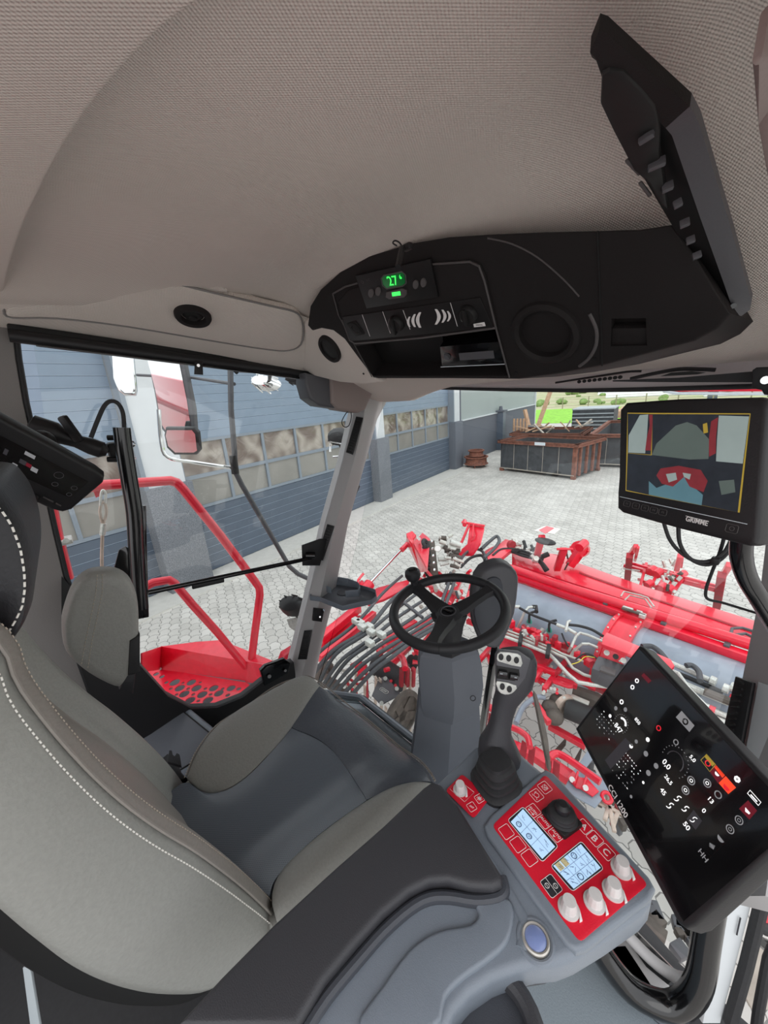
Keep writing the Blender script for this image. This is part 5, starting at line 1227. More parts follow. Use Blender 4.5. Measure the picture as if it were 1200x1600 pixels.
for x, y in ((1081, 1220), (1106, 1224), (1072, 1235)): tring(x, y, 5, 'screen_grey', 1.5); tring(x, y, 2, 'screen_white', 1)
tring(1123, 1242, 4.5, 'screen_grey', 1.5)
for x, y in ((1060, 1248), (1048, 1259), (1072, 1264), (1085, 1281)):
    arc(x - 3, y - 2, 4, -1.6, .4, 'screen_white', 1.4); arc(x + 3, y + 2, 4, 1.6, 3.5, 'screen_white', 1.4)
tg([(1085, 1266), (1098, 1283), (1088, 1297), (1074, 1280)], 'screen_dim')
tdot(1153, 1218, 4.5, 'screen_white', 7); tdot(1153, 1218, 1.8, 'screen_black')
part('screen_outline', MB().tube(px(TF, [(1173, 1235), (1190, 1254), (1186, 1259), (1169, 1240)], .001), .0005, 5, closed=True), 'screen_white', ter)
w = MB().bar(TF(1174, 1242, .001), TF(1184, 1253, .001), .0016, .0003, TF.n); part('screen_icon', w, 'screen_white', ter)
tg([(1170, 1251), (1184, 1267), (1172, 1281), (1156, 1264)], 'screen_maroon'); tdot(1170, 1267, 4.5, 'screen_white', 5)
for i, (x, y) in enumerate(((1156, 1282), (1142, 1296), (1128, 1310), (1114, 1323), (1100, 1337))):
    f_ = tg([(x, y - 12), (x + 12, y + 2), (x, y + 13), (x - 12, y - 1)], 'screen_black')
    if i < 2: tring(x, y, 5, 'screen_grey', 1.6); tring(x, y, 2, 'screen_grey', 1.2)
    elif i == 2: tdot(x, y, 5, 'screen_grey', 16)
    elif i == 3: tg([(x - 4, y - 6), (x + 5, y - 1), (x + 2, y + 5), (x - 5, y)], 'screen_grey')
    else: tt('HH', x, y, 7, 'screen_grey')

# ================================================================ CAMERA MONITOR
a = D(968, 630, .67); b = D(963, 795, .67); c = D(1192, 622, .475)
MF = Fr(a, c - a, a - b)
mon = thing('camera_monitor', 'black camera monitor with four video pictures hanging at the right pillar', 'monitor', MF(1075, 730, -.03))
mo = [(978, 629), (1060, 623), (1188, 620), (1197, 626), (1198, 640), (1184, 840), (1180, 850), (1168, 853), (1060, 826), (972, 801), (964, 794), (964, 770), (966, 745), (968, 640)]
part('case', MB().prism(px(MF, mo, 0), MF.n * -.030, .005, 3), 'black_plastic', mon)
part('rear_shell', MB().prism([MF(x, y, -.028) for x, y in ((1060, 640), (1196, 626), (1182, 848), (1060, 822))], MF.n * -.035, .012, 3), 'box_grey', mon)
sc_ = [(981, 645), (1173, 646), (1156, 801), (978, 767)]
so_ = part('screen', MB().prism(px(MF, sc_, .0003), MF.n * .0005), 'screen_yellow', mon)
def z2(x, y): return (940 + x / 4.615, 600 + y / 4.615)
def mp_(nm, zpts, m, h=.0012): return part(nm, MB().prism([MF(*z2(x, y), h) for x, y in zpts], MF.n * .0002), m, so_)
mp_('picture', [(192, 214), (372, 218), (358, 510), (192, 498)], 'cctv_dark', .0010); mp_('picture', [(372, 218), (1072, 220), (1025, 580), (366, 515)], 'cctv_dark', .0010)
mp_('picture', [(192, 500), (366, 515), (345, 800), (182, 765)], 'cctv_dark', .0010); mp_('picture', [(366, 515), (1025, 580), (985, 925), (345, 800)], 'cctv_dark', .0010)
mp_('paving_picture', [(280, 225), (340, 220), (330, 390), (318, 500), (196, 495), (200, 370)], 'cctv_pale'); mp_('machine_picture', [(346, 222), (372, 222), (370, 300), (360, 480), (318, 480), (330, 390), (352, 300)], 'cctv_red')
mp_('paving_picture', [(540, 300), (620, 275), (690, 300), (780, 400), (775, 540), (640, 545), (366, 512), (400, 430)], 'cctv_green')
mp_('machine_picture', [(795, 270), (845, 240), (830, 380), (828, 500), (780, 525), (778, 400)], 'cctv_red'); mp_('paving_picture', [(850, 228), (1068, 235), (1022, 575), (830, 558), (838, 400)], 'cctv_pale')
mp_('machine_picture', [(735, 290), (765, 280), (772, 350), (740, 358)], 'screen_yellow'); mp_('sky_picture', [(345, 700), (400, 750), (560, 690), (600, 670), (640, 720), (735, 800), (725, 875), (345, 798)], 'cctv_teal')
mp_('machine_picture', [(430, 610), (560, 590), (720, 620), (770, 700), (740, 780), (640, 740), (600, 670), (520, 740), (440, 720), (400, 660)], 'cctv_red', .0014)
mp_('machine_picture', [(850, 700), (960, 690), (970, 780), (870, 800)], 'cctv_green', .0014)
mp_('machine_picture', [(470, 650), (540, 640), (550, 690), (490, 710)], 'cctv_pale', .0016); mp_('machine_picture', [(590, 640), (650, 650), (640, 690), (600, 670)], 'cctv_pale', .0016)
w = MB().bar(MF(969, 776, .0006), MF(1168, 819, .0006), .0009, .0004, MF.n); part('trim_line', w, 'label_white', mon)
MR = (MF(1090, 815) - MF(1060, 808)).normalized(); MU = MF.n.cross(MR)
w = MB(); text_mb(w, 'GRIMME', MF(1089, 814, .0006), MR, MU, .0075, .0004, .030, .02); w.bar(MF(1072, 806, .0006), MF(1108, 815, .0006), .0007, .0004, MF.n); part('lettering', w, 'white_print', mon)
for i, s in enumerate(('F1', 'F2', 'F3', 'F4', 'F5')):
    x = 980 + i * 14; y = 787 + i * 3.4; w = MB(); c = MF(x, y, .0006)
    w.tube([c + MR * a_ + MU * b_ for a_, b_ in ((-.005, -.0045), (.005, -.0045), (.0062, -.003), (.0062, .003), (.005, .0045), (-.005, .0045), (-.0062, .003), (-.0062, -.003))], .0004, 5, closed=True)
    text_mb(w, s, c, MR, MU, .0034, .0003); part('key', w, 'console_trim', mon)
w = MB(); c = MF(1144, 826, .0006); w.tube([c + MR * a_ + MU * b_ for a_, b_ in ((-.0055, -.0055), (.0055, -.0055), (.007, -.004), (.007, .004), (.0055, .0055), (-.0055, .0055), (-.007, .004), (-.007, -.004))], .0004, 5, closed=True); w.ring(c, MF.n, .0028, .0004, 14, 4); part('power_key', w, 'console_trim', mon)
w = MB(); w.tube([D(x, y, d) for x, y, d in ((1160, 835, .56), (1158, 868, .58), (1166, 900, .60), (1186, 935, .62), (1216, 985, .66))], .014, 14, smooth=5); part('arm_tube', w, 'black_tube', mon)
cb1 = thing('monitor_cable', 'black looped cables tied together below the camera monitor', 'cable', D(1085, 870, .66))
part('cable', MB().tube([D(x, y, d) for x, y, d in ((1037, 816, .66), (1046, 842, .67), (1062, 862, .68), (1085, 876, .68), (1110, 876, .67), (1132, 862, .66), (1143, 842, .65))], .0032, 8, smooth=5), 'black_rubber', cb1)
part('cable', MB().tube([D(x, y, d) for x, y, d in ((1060, 820, .66), (1062, 848, .67), (1075, 870, .68), (1098, 882, .68), (1120, 878, .67), (1138, 862, .66), (1150, 842, .65))], .0034, 8, smooth=5), 'black_rubber', cb1)
part('cable', MB().tube([D(x, y, d) for x, y, d in ((1132, 838, .64), (1124, 865, .68), (1112, 895, .72), (1103, 922, .76), (1106, 936, .78), (1130, 942, .80), (1182, 958, .84))], .0028, 8, smooth=5), 'black_rubber', cb1)
part('cable_tie', MB().box(D(1118, 876, .665), (.012, .014, .012), None, .002), 'black_plastic', cb1)

# ================================================================ STEERING COLUMN AND WHEEL
HUB = D(700, 951, 1.15)
sw = thing('steering_column', 'black three-spoke steering wheel with spinner knob on a grey angular column', 'steering wheel', (-.80, .88, 2.15))
tl = math.radians(8); WN = V((0, -math.sin(tl), math.cos(tl))); WU = V((1, 0, 0)); WV = WN.cross(WU)
def wp(a, r, h=0): return HUB + (WU * math.cos(a) + WV * math.sin(a)) * r + WN * h
RW = .168
rim = part('wheel_rim', MB().tube([wp(2 * PI * k / 72, RW) for k in range(72)], .0150, 16, closed=True), 'wheel_rubber', sw)
def ang_of(x, y):
    p = PP(x, y, HUB, WN) - HUB; return math.atan2(p.dot(WV), p.dot(WU))
A_k = ang_of(630, 905); A_r = ang_of(783, 915); A_b = ang_of(672, 1012)
for a in (A_k, A_r, A_b):
    w = MB(); tdir = V((0, 0, 0)) + (WV * math.cos(a) - WU * math.sin(a))
    def rg_(r, hw, th, h): 
        c = wp(a, r, h); return [c + tdir * hw * q[0] + WN * th * q[1] for q in ((-1, -.3), (-.7, 1), (.7, 1), (1, -.3), (.6, -1), (-.6, -1))]
    w.loft([rg_(.02, .034, .011, -.022), rg_(.05, .030, .011, -.020), rg_(.09, .023, .010, -.012), rg_(.13, .021, .010, -.004), rg_(.162, .026, .011, .0)])
    part('spoke', w, 'wheel_rubber', sw)
    part('leather_seam', MB().ring(wp(a + .16, RW), WV * math.cos(a + .16) - WU * math.sin(a + .16), .0152, .0008, 18, 4), 'console_deep', rim)
hb_ = part('hub', MB().lathe(HUB - WN * .03, WN, [(.036, -.02), (.044, .0), (.042, .012), (.032, .020), (.026, .022), (.025, .016), (.0, .015)], 32), 'wheel_rubber', sw)
w = MB().ring(HUB - WN * .009, WN, .023, .0022, 24, 6); part('emblem_ring', w, 'box_grey', hb_)
w = MB(); w.box(HUB - WN * .008, (.032, .013, .006), Matrix((WU, WV, WN)).transposed(), .002); part('emblem', w, 'black_gloss', hb_)
w = MB(); text_mb(w, 'GRIMME', HUB - WN * .0048, WU, WV, .0035, .0003, .026); part('lettering', w, 'box_grey', hb_)
kc = wp(A_k, RW, .012)
sp_ = part('spinner_knob', MB().lathe(kc, WN, [(.012, -.01), (.012, .012), (.022, .022), (.027, .036), (.025, .050), (.019, .056), (.013, .056), (.011, .051), (.0, .050)], 28), 'wheel_rubber', sw)
def prs(cx, cy, d, pts, k): 
    return [D(cx + a, cy + b, d + dd_) for a, b, dd_ in pts]
# column: angular, narrow neck under the hub
def cr_(cx, cy, d, hw, fr, back):
    """ring round a vertical axis: left corner, front ridge, right corner, back"""
    c = D(cx, cy, d); k = d / FPX; rt = V((RX.x, RX.y, 0)).normalized(); fw = V((FW.x, FW.y, 0)).normalized()
    L_ = c - rt * hw * k; R_ = c + rt * hw * k * .98; rd = c - fw * fr + rt * hw * k * -.05
    return [L_ + fw * back * .5, L_ - fw * fr * .25, L_.lerp(rd, .55) - fw * fr * .12, rd + rt * .004, rd.lerp(R_, .5) - fw * fr * .12, R_ - fw * fr * .25, R_ + fw * back * .5, R_.lerp(L_, .2) + fw * back, L_.lerp(R_, .2) + fw * back]
w = MB().loft([cr_(700, 1008, 1.20, 34, .03, .05), cr_(702, 1020, 1.20, 46, .045, .06), cr_(703, 1040, 1.21, 49, .055, .06), cr_(705, 1070, 1.23, 49, .06, .06), cr_(704, 1096, 1.26, 46, .06, .06), cr_(702, 1112, 1.28, 40, .055, .05)])
part('upper_cover', w, 'column_grey', sw, ang=18)
w = MB().loft([cr_(701, 1080, 1.262, 46, .050, .05), cr_(700, 1120, 1.30, 49, .058, .05), cr_(697, 1170, 1.37, 53, .062, .05), cr_(693, 1240, 1.47, 55, .06, .05)])
part('lower_cover', w, 'column_grey', sw, ang=18)
w = MB().loft([cr_(703, 1022, 1.15, 16, .02, .03), cr_(704, 1000, 1.14, 16, .02, .03), cr_(704, 978, 1.14, 20, .025, .03), cr_(702, 962, 1.15, 28, .03, .03)]); part('neck', w, 'wheel_rubber', sw, ang=50)
part('latch', MB().ring(D(739, 1091, 1.185), FW, .008, .0015, 14, 5), 'black_rubber', sw)
# instrument pod behind the wheel
ip = thing('instrument_pod', 'rounded dark grey instrument housing behind the right of the steering wheel', 'instrument housing', D(780, 960, 1.35))
IF = Fr(D(770, 955, 1.33), RX * .75 - FW * .65, V((0, 0, 1)))
pf = [(741, 958), (746, 930), (760, 905), (778, 892), (795, 893), (801, 905), (800, 940), (793, 975), (780, 1000), (762, 1008), (748, 995)]
hh_ = [(745, 905), (765, 886), (790, 882), (808, 895), (811, 915), (805, 960), (794, 990), (782, 1012), (765, 1014), (748, 1000), (738, 960)]
part('shell', MB().prism([D(x, y, 1.33) for x, y in hh_], V((FW.x, FW.y, 0)) * .07, .014, 4, round_=2), 'box_grey', ip)
part('face', MB().prism([D(x, y, 1.325) for x, y in ((741, 958), (746, 930), (757, 910), (770, 902), (782, 906), (787, 925), (786, 960), (780, 985), (768, 1000), (752, 995))], V((FW.x, FW.y, 0)) * .01, .003, 2, round_=2), 'column_dark', ip)
part('post', MB().bar(D(776, 1000, 1.40), D(752, 1150, 1.62), .020, .03, (0, 1, 0), .004), 'black_tube', ip)

# ================================================================ OUTSIDE LEFT: step, rails, mirrors, lamps
XO = -2.15
stp = thing('access_platform', 'red steel access platform with punched tread and tubular handrails outside the left door', 'platform', PZ(300, 1090, 1.85))
rl = part('handrail', MB().tube([PX(x, y, XO) for x, y in ((60, 760), (110, 766), (160, 758), (266, 751), (276, 754), (286, 764), (344, 836), (398, 908), (405, 918), (406, 930), (398, 990), (389, 1064))], .024, 12), 'red_paint', stp)
part('handrail', MB().tube([PX(x, y, XO) for x, y in ((228, 916), (240, 910), (264, 906), (272, 911), (300, 944), (340, 988), (384, 1042))], .022, 12), 'red_paint', stp)
po = part('rail_post', MB().tube([PX(x, y, XO) for x, y in ((72, 770), (86, 840), (103, 905))], .030, 12), 'red_paint', stp)
w = MB().box(PX(91, 847, XO), (.09, .10, .02), None, .003); w.cyl(PX(84, 848, XO + .04), PX(84, 848, XO + .06), .012, seg=8); w.cyl(PX(103, 845, XO + .04), PX(103, 845, XO + .06), .012, seg=8); part('clamp', w, 'zinc', po)
part('corner_bracket', MB().prism([PX(x, y, XO) for x, y in ((146, 768), (160, 756), (160, 774), (150, 778))], (-.02, 0, 0), .003), 'red_paint', stp)
ZP = 1.95
deck = [PZ(x, y, ZP) for x, y in ((190, 1042), (250, 1045), (384, 1066), (400, 1076), (380, 1120), (300, 1140), (230, 1120))]
tr_ = MB().prism(deck, (0, 0, -.006))
tro = part('tread', tr_, 'red_paint', stp)
cc = MB(); 
for (x, y, r) in ((273, 1066, .038), (299, 1066, .034), (281, 1075, .036), (307, 1075, .036), (334, 1075, .034), (361, 1075, .032), (288, 1084, .036), (316, 1085, .036), (342, 1083, .034), (297, 1094, .036), (325, 1094, .036), (253, 1057, .020), (244, 1053, .022), (260, 1066, .016), (286, 1067, .012), (313, 1066, .012), (267, 1076, .014), (294, 1076, .014), (321, 1076, .014), (348, 1076, .014), (373, 1076, .018), (302, 1085, .014), (329, 1085, .014), (276, 1085, .014), (356, 1086, .018), (310, 1095, .014)): cc.cyl(PZ(x, y, ZP) + V((0, 0, .02)), PZ(x, y, ZP) + V((0, 0, -.03)), r * .82, seg=18)
cut(tro, cc)
part('lower_step', MB().prism([V((p.x * 1.12 + .1, p.y * 1.15 + .02, ZP - .12)) for p in deck], (0, 0, -.02)), 'box_grey', stp)
b0, b1, b2 = PZ(251, 1046, ZP), PZ(384, 1064, ZP), PZ(222, 1060, ZP)
hgt = lambda p, h: p + V((0, 0, h))
part('side_plate', MB().prism([b0, b1, PX(388, 1034, b1.x), PX(252, 1010, b0.x)], (-.006, 0, 0)), 'red_paint', stp)
p1 = PX(252, 1010, b0.x); p2 = PX(388, 1034, b1.x)
part('guard_plate', MB().prism([p1, PZ(305, 1003, p1.z - .01), PZ(345, 1000, p1.z - .01), PZ(440, 1038, p2.z - .02), PZ(444, 1046, p2.z - .04), p2], (0, 0, -.006)), 'red_paint', stp)
part('corner_plate', MB().prism([b0, p1, PX(222, 1020, -1.9), PX(222, 1050, -1.9)], (.0, -.006, 0)), 'red_paint', stp)
part('end_plate', MB().prism([b1, p2, PZ(440, 1038, p2.z - .02), PZ(414, 1074, ZP)], (0, .006, 0)), 'red_paint', stp)
w = MB()
for x, y in ((262, 1016), (360, 1037), (250, 1045)): w.cyl(PX(x, y, b0.x + .0), PX(x, y, b0.x + .02), .009, seg=10)
part('rivet', w, 'zinc', stp)
w = MB().prism([D(x, y, 1.95) for x, y in ((438, 1040), (444, 1024), (460, 1014), (470, 1018), (470, 1050), (440, 1052))], (-.05, -.0, 0), .01); part('mudguard_end', w, 'red_paint', stp)
cab_ = thing('steel_cable', 'thin steel safety cable with a crimped eye hanging from the red handrail', 'cable', PX(161, 830, XO + .05))
part('eye', MB().tube([PX(x, y, XO + .05) for x, y in ((160, 818), (156, 800), (158, 788), (161, 785), (165, 789), (166, 802), (162, 818))], .0055, 6, smooth=4), 'tine_steel', cab_)
part('shackle', MB().tube([PX(x, y, XO + .05) for x, y in ((157, 790), (158, 772), (161, 766), (165, 772), (164, 788))], .0055, 6, smooth=4), 'zinc', cab_)
part('ferrule', MB().cyl(PX(162, 818, XO + .05), PX(160, 836, XO + .05), .012, seg=10), 'zinc', cab_)
part('wire', MB().tube([PX(x, y, XO + .05) for x, y in ((160, 834), (159, 870), (160, 930))], .007, 6), 'tine_steel', cab_)

# mirrors
def mirror(name, label, out_, glass_, d, back, mat_h='box_grey', tiltv=None):
    t = thing(name, label, 'mirror', D(sum(x for x, y in out_) / len(out_), sum(y for x, y in out_) / len(out_), d))
    n = tiltv.normalized(); o = D(sum(x for x, y in out_) / len(out_), sum(y for x, y in out_) / len(out_), d)
    pts = [PP(x, y, o, n) for x, y in out_]
    part('housing', MB().prism(pts, -n * back, .01, 3), mat_h, t)
    part('glass', MB().prism([PP(x, y, o + n * .003, n) for x, y in glass_], n * .002), 'mirror_glass', t)
    return t
vn = -(ray(260, 620).normalized())
mirror('wing_mirror', 'large upright wing mirror reflecting the red machine side', [(228, 555), (286, 562), (302, 640), (305, 680), (298, 684), (262, 682), (250, 668), (240, 610)], [(230, 560), (280, 566), (292, 625), (300, 678), (262, 677), (252, 662), (243, 610)], 2.45, .05, 'box_grey', V((.70, -.70, -.09)))
mirror('blind_spot_mirror', 'smaller landscape wing mirror under the large one', [(258, 668), (302, 668), (309, 676), (312, 704), (306, 711), (272, 711), (260, 700), (256, 680)], [(261, 672), (300, 672), (305, 678), (308, 704), (303, 707), (274, 707), (263, 697), (259, 681)], 2.40, .04, 'black_plastic', V((.70, -.68, -.16)))
mirror('rear_view_mirror', 'tall rounded mirror at the far left of the side window', [(174, 548), (208, 552), (214, 610), (212, 618), (194, 618), (184, 610), (176, 590)], [(176, 552), (204, 556), (208, 610), (206, 614), (195, 614), (186, 606), (179, 590)], 2.6, .04, 'chrome', vn + V((.2, -.1, .10)))
mf = thing('mirror_bracket', 'bent dark tubular bracket carrying the wing mirrors', 'bracket', PX(365, 735, -2.05))
part('tube', MB().tube([PX(x, y, -2.02) for x, y in ((360, 576), (361, 640), (366, 700), (368, 738), (378, 758), (420, 830), (452, 885), (466, 897), (490, 908))], .014, 12), 'box_grey', mf)
part('tube', MB().tube([PX(x, y, -2.02) for x, y in ((360, 577), (400, 580), (440, 586), (486, 592))], .012, 10), 'box_grey', mf)
part('tube', MB().tube([PX(x, y, -2.04) for x, y in ((248, 640), (252, 690), (262, 714), (300, 722), (362, 731))], .009, 10, smooth=4), 'chrome', mf)
part('clamp', MB().cyl(PX(364, 712, -2.02), PX(368, 740, -2.02), .019, seg=14), 'black_plastic', mf)
part('joint', MB().tube([PX(x, y, -2.02) for x, y in ((352, 570), (362, 573), (372, 582))], .014, 8), 'black_plastic', mf)

def worklamp(name, label, x, y, d, r, facing, hm='black_rubber', sc=(1, .75)):
    t = thing(name, label, 'work lamp', D(x, y, d)); c = D(x, y, d); f = facing.normalized()
    part('housing', MB().lathe(c, f, [(r * .3, -r * 1.0), (r * .75, -r * .8), (r * .95, -r * .3), (r, 0), (r * .93, r * .08)], 26, sv=sc[1], u=RX), hm, t)
    part('lens', MB().lathe(c, f, [(r * .9, r * .03), (r * .86, r * .10), (r * .4, r * .2), (0, r * .22)], 26, sv=sc[1], u=RX), 'lamp_glass', t)
    w = MB()
    for k in range(9): a = 2 * PI * k / 9; w.bar(c - f * r * .75 + (RX * math.cos(a) + DN * sc[1] * math.sin(a)) * r * .8, c + (RX * math.cos(a) + DN * sc[1] * math.sin(a)) * r * 1.0, r * .07, r * .10, f)
    part('cooling_fins', w, hm, t); return t
worklamp('work_lamp', 'oval silver work lamp hanging from the mirror bracket bar', 420, 601, 2.6, .085, V((-.2, .9, -.5)), 'chrome')
l2 = worklamp('work_lamp', 'dark ribbed work lamp with a chrome yoke left of the windscreen pillar', 531, 682, 2.7, .085, V((-.6, .7, .1)), 'black_plastic')
part('yoke', MB().tube([D(x, y, 2.6) for x, y in ((516, 706), (516, 690), (540, 694), (544, 712), (520, 714))], .008, 6), 'chrome', l2)
l3 = worklamp('work_lamp', 'round black ribbed work lamp low beside the foot of the left pillar', 461, 948, 2.1, .075, V((-.3, .6, -.75)), 'black_plastic', (1, .8))
part('yoke', MB().prism([D(x, y, 2.1) for x, y in ((448, 968), (474, 962), (474, 984), (466, 990), (452, 980))], FW * .006), 'zinc', l3)
worklamp('work_lamp', 'small dark work lamp partly behind the pillar head box', 466, 592, 2.3, .06, V((-.3, .9, -.2)), 'black_plastic')
part('mirror_arm', MB().tube([PX(366, 600, -2.02), D(300, 590, 2.50), D(214, 586, 2.62)], .009, 8), 'box_grey', mf)
part('lamp_stem', MB().cyl(PX(422, 582, -2.02), D(421, 594, 2.6), .012, seg=8), 'black_plastic', mf)
part('lamp_stem', MB().tube([PX(470, 590, -2.02), D(468, 592, 2.3)], .012, 8), 'black_plastic', mf)
part('lamp_stem', MB().tube([D(530, 692, 2.66), D(545, 722, 2.6), D(560, 760, 2.5), PX(490, 908, -2.02)], .012, 8), 'black_plastic', mf)
# side of the machine behind the cab (seen in the mirrors)
hs = thing('machine_side', 'red side panel of the harvester running back behind the cab', 'machine body', (-1.75, -3, .8))
part('panel', MB().box((-1.80, -4.2, 2.3), (.06, 5.4, 2.2), None, .02), 'red_paint', hs)
part('panel_rib', MB().box((-1.84, -4.2, 2.9), (.06, 5.2, .08), None, .01), 'red_dusty', hs)

# ================================================================ HARVESTER FRONT
hd = thing('harvester_header', 'red front header of the harvester with rubber flap drums, tubes and pipework', 'header', (-1.2, 3.5, .0))
def hp_(nm, pts, z, r, m, par=hd, smooth=0, seg=10):
    zz = z if isinstance(z, (list, tuple)) else [z] * len(pts)
    return part(nm, MB().tube([PZ(x, y, q) for (x, y), q in zip(pts, zz)], r, seg, smooth=smooth), m, par)
def hbar(nm, a, b, z, w_, h_, m, par=hd, z2=None): return part(nm, MB().bar(PZ(a[0], a[1], z), PZ(b[0], b[1], z if z2 is None else z2), w_, h_, (0, 0, 1), .004), m, par)
def hpl(nm, pts, z, th, m, par=hd, bev=.003):
    zz = z if isinstance(z, (list, tuple)) else [z] * len(pts)
    return part(nm, MB().prism([PZ(x, y, q) for (x, y), q in zip(pts, zz)], (0, 0, -th), bev), m, par)
tb = hp_('cross_tube', [(766, 862), (758, 868), (762, 876), (900, 922), (1195, 1014)], 1.50, .048, 'red_paint', seg=16)
part('tube_bend', MB().tube([PZ(x, y, 1.5) for x, y in ((764, 874), (760, 866), (768, 858), (790, 852), (800, 862))], .026, 10, smooth=4), 'red_paint', hd)
hpl('top_plate', [(800, 858), (870, 866), (905, 880), (1010, 917), (1190, 973), (1194, 1004), (1000, 944), (880, 906), (800, 880)], [1.45, 1.45, 1.45, 1.45, 1.45, 1.45, 1.45, 1.45, 1.45], .02, 'red_paint')
hpl('fold_line', [(905, 893), (1010, 930), (1190, 990), (1190, 992), (1010, 932), (905, 895)], 1.462, .004, 'red_dusty', bev=0)
hbar('cross_beam', (786, 893), (1192, 1036), 1.43, .085, .07, 'red_paint'); hbar('beam_flange', (786, 900), (1190, 1042), 1.40, .05, .012, 'red_dusty')
hbar('hydraulic_line', (782, 886), (1192, 1020), 1.465, .014, .014, 'steel')
for x, y in ((875, 918), (947, 943), (1037, 974), (1136, 1008)): part('pipe_clamp', MB().box(PZ(x, y, 1.47), (.04, .06, .03), None, .004), 'box_grey', hd)
# rubber flap drums
DA = V((-2.6, 3.52, 1.03)); RD = .385
def drum(x0, x1, label):
    w = MB(); rings = []
    for i in range(25):
        x = x0 + (x1 - x0) * i / 24; r = []
        for k in range(48):
            a = 2 * PI * k / 48; rr = RD * (1 + .008 * math.sin(a * 3 + x * 4) + .005 * math.sin(x * 9 + a * 5)); r.append(V((x, DA.y + rr * math.cos(a), DA.z + rr * math.sin(a))))
        rings.append(r)
    return part('flap_drum', w.loft(rings), 'flap_rubber', hd, label)
drum(-2.35, -1.07, 'left grey rubber flap drum'); drum(-.86, .15, 'right grey rubber flap drum')
for x0, x1 in ((-1.075, -1.035), (-.895, -.855)):
    w = MB(); w.loft([[V((x0, DA.y + R_ * math.cos(a), DA.z + R_ * math.sin(a))) for a in [PI * .15 + PI * .95 * k / 24 for k in range(25)] for R_ in (1,)] and [V((xx, DA.y + RR * math.cos(a), DA.z + RR * math.sin(a))) for xx, RR in ((x0, RD + .0), (x0, RD + .05), (x1, RD + .05), (x1, RD))] for a in [PI * .15 + PI * 1.0 * k / 24 for k in range(25)]]); part('hoop', w, 'red_paint', hd)
w = MB(); w.loft([[V((xx, DA.y + RR * math.cos(a), DA.z + RR * math.sin(a))) for xx, RR in ((-1.04, RD + .005), (-1.04, RD + .03), (-.89, RD + .03), (-.89, RD + .005))] for a in [PI * .15 + PI * .95 * k / 24 for k in range(25)]]); part('hoop_plate', w, 'red_paint', hd)
w = MB()
for k in range(8):
    a = PI * (.35 + .09 * k)
    for x in (-1.055, -.875): p = V((x, DA.y + (RD + .05) * math.cos(a), DA.z + (RD + .05) * math.sin(a))); w.cyl(p, p + V((0, math.cos(a), math.sin(a))) * .012, .008, seg=8)
part('bolt_row', w, 'zinc', hd)
for x, y in ((985, 952), (1000, 956), (978, 950), (1004, 962)): part('hinge', MB().box(PZ(x, y, 1.50), (.05, .05, .04), None, .006), 'zinc', hd)
hp_('hinge_pin', [(972, 950), (1008, 962)], 1.51, .014, 'iron_dirty')
hp_('grab_handle', [(970, 932), (975, 924), (1000, 930), (1012, 934), (1022, 948)], 1.53, .008, 'steel', seg=8); hp_('grab_handle', [(976, 938), (984, 930), (1008, 936), (1018, 950)], 1.51, .008, 'steel', seg=8)
hp_('lock_lever', [(1142, 990), (1144, 982), (1160, 981), (1190, 990)], 1.50, .012, 'box_grey'); hp_('lock_lever', [(1150, 992), (1165, 990), (1186, 1000)], 1.50, .012, 'box_grey')
# beam with long pipes in front of the drums (towards the cab)
hbar('pipe_beam', (780, 984), (930, 1036), 1.22, .035, .05, 'red_dusty'); hbar('pipe_beam', (960, 1050), (1180, 1140), 1.15, .05, .05, 'red_dusty')
for k, (dy, r, m) in enumerate(((-3, .010, 'silver_paint'), (2, .013, 'silver_paint'), (8, .016, 'zinc'))):
    end = [(782, 984 + dy), (815, 996 + dy), (858, 1014 + dy)]
    if k == 0: end += [(880, 1022), (925, 1038)]
    if k == 1: end += [(872, 1023), (884, 1028), (895, 1044), (912, 1054), (932, 1060), (945, 1062)]
    if k == 2: end += [(868, 1032), (888, 1054), (903, 1066), (925, 1070), (975, 1076)]
    hp_('hydraulic_pipe', end, 1.27 - .01 * k, r, m)
for x, y in ((813, 998), (856, 1017)): part('pipe_clamp', MB().bar(PZ(x + 2, y - 8, 1.29), PZ(x - 1, y + 9, 1.29), .035, .05, (0, 0, 1), .004), 'black_plastic', hd)
hp_('hydraulic_pipe', [(808, 982), (813, 972), (820, 956), (826, 949), (838, 948)], [1.2, 1.3, 1.42, 1.45, 1.45], .013, 'zinc'); hp_('pipe_elbow', [(832, 948), (838, 948), (838, 956)], 1.45, .020, 'black_rubber')
hp_('hydraulic_pipe', [(888, 1018), (893, 1010), (900, 994), (906, 989), (918, 992), (942, 1002)], [1.25, 1.35, 1.42, 1.42, 1.42, 1.42], .012, 'zinc'); hp_('hydraulic_pipe', [(895, 1024), (902, 1012), (910, 1006), (920, 1006), (934, 1012)], [1.25, 1.33, 1.38, 1.38, 1.38], .012, 'zinc')
hp_('pipe_stub', [(800, 948), (812, 948)], 1.42, .016, 'zinc'); hp_('pipe_stub', [(798, 962), (799, 950)], 1.4, .008, 'zinc')
for (x, y) in ((827, 973), (858, 987)): 
    part('teal_plug', MB().lathe(PZ(x, y, 1.30), (0, 0, 1), [(.026, 0), (.026, .02), (.016, .035), (.014, .05)], 12), 'teal_cap', hd); part('plug_hose', MB().tube([PZ(x, y, 1.33), PZ(x + 1, y - 14, 1.42), PZ(x + 12, y - 18, 1.45)], .012, 8, smooth=4), 'black_rubber', hd)
hp_('rubber_hose', [(812, 950), (830, 960), (850, 968), (872, 976)], 1.45, .013, 'black_rubber', smooth=4); hp_('rubber_hose', [(886, 976), (905, 978), (925, 984), (942, 994)], 1.45, .013, 'black_rubber', smooth=4)
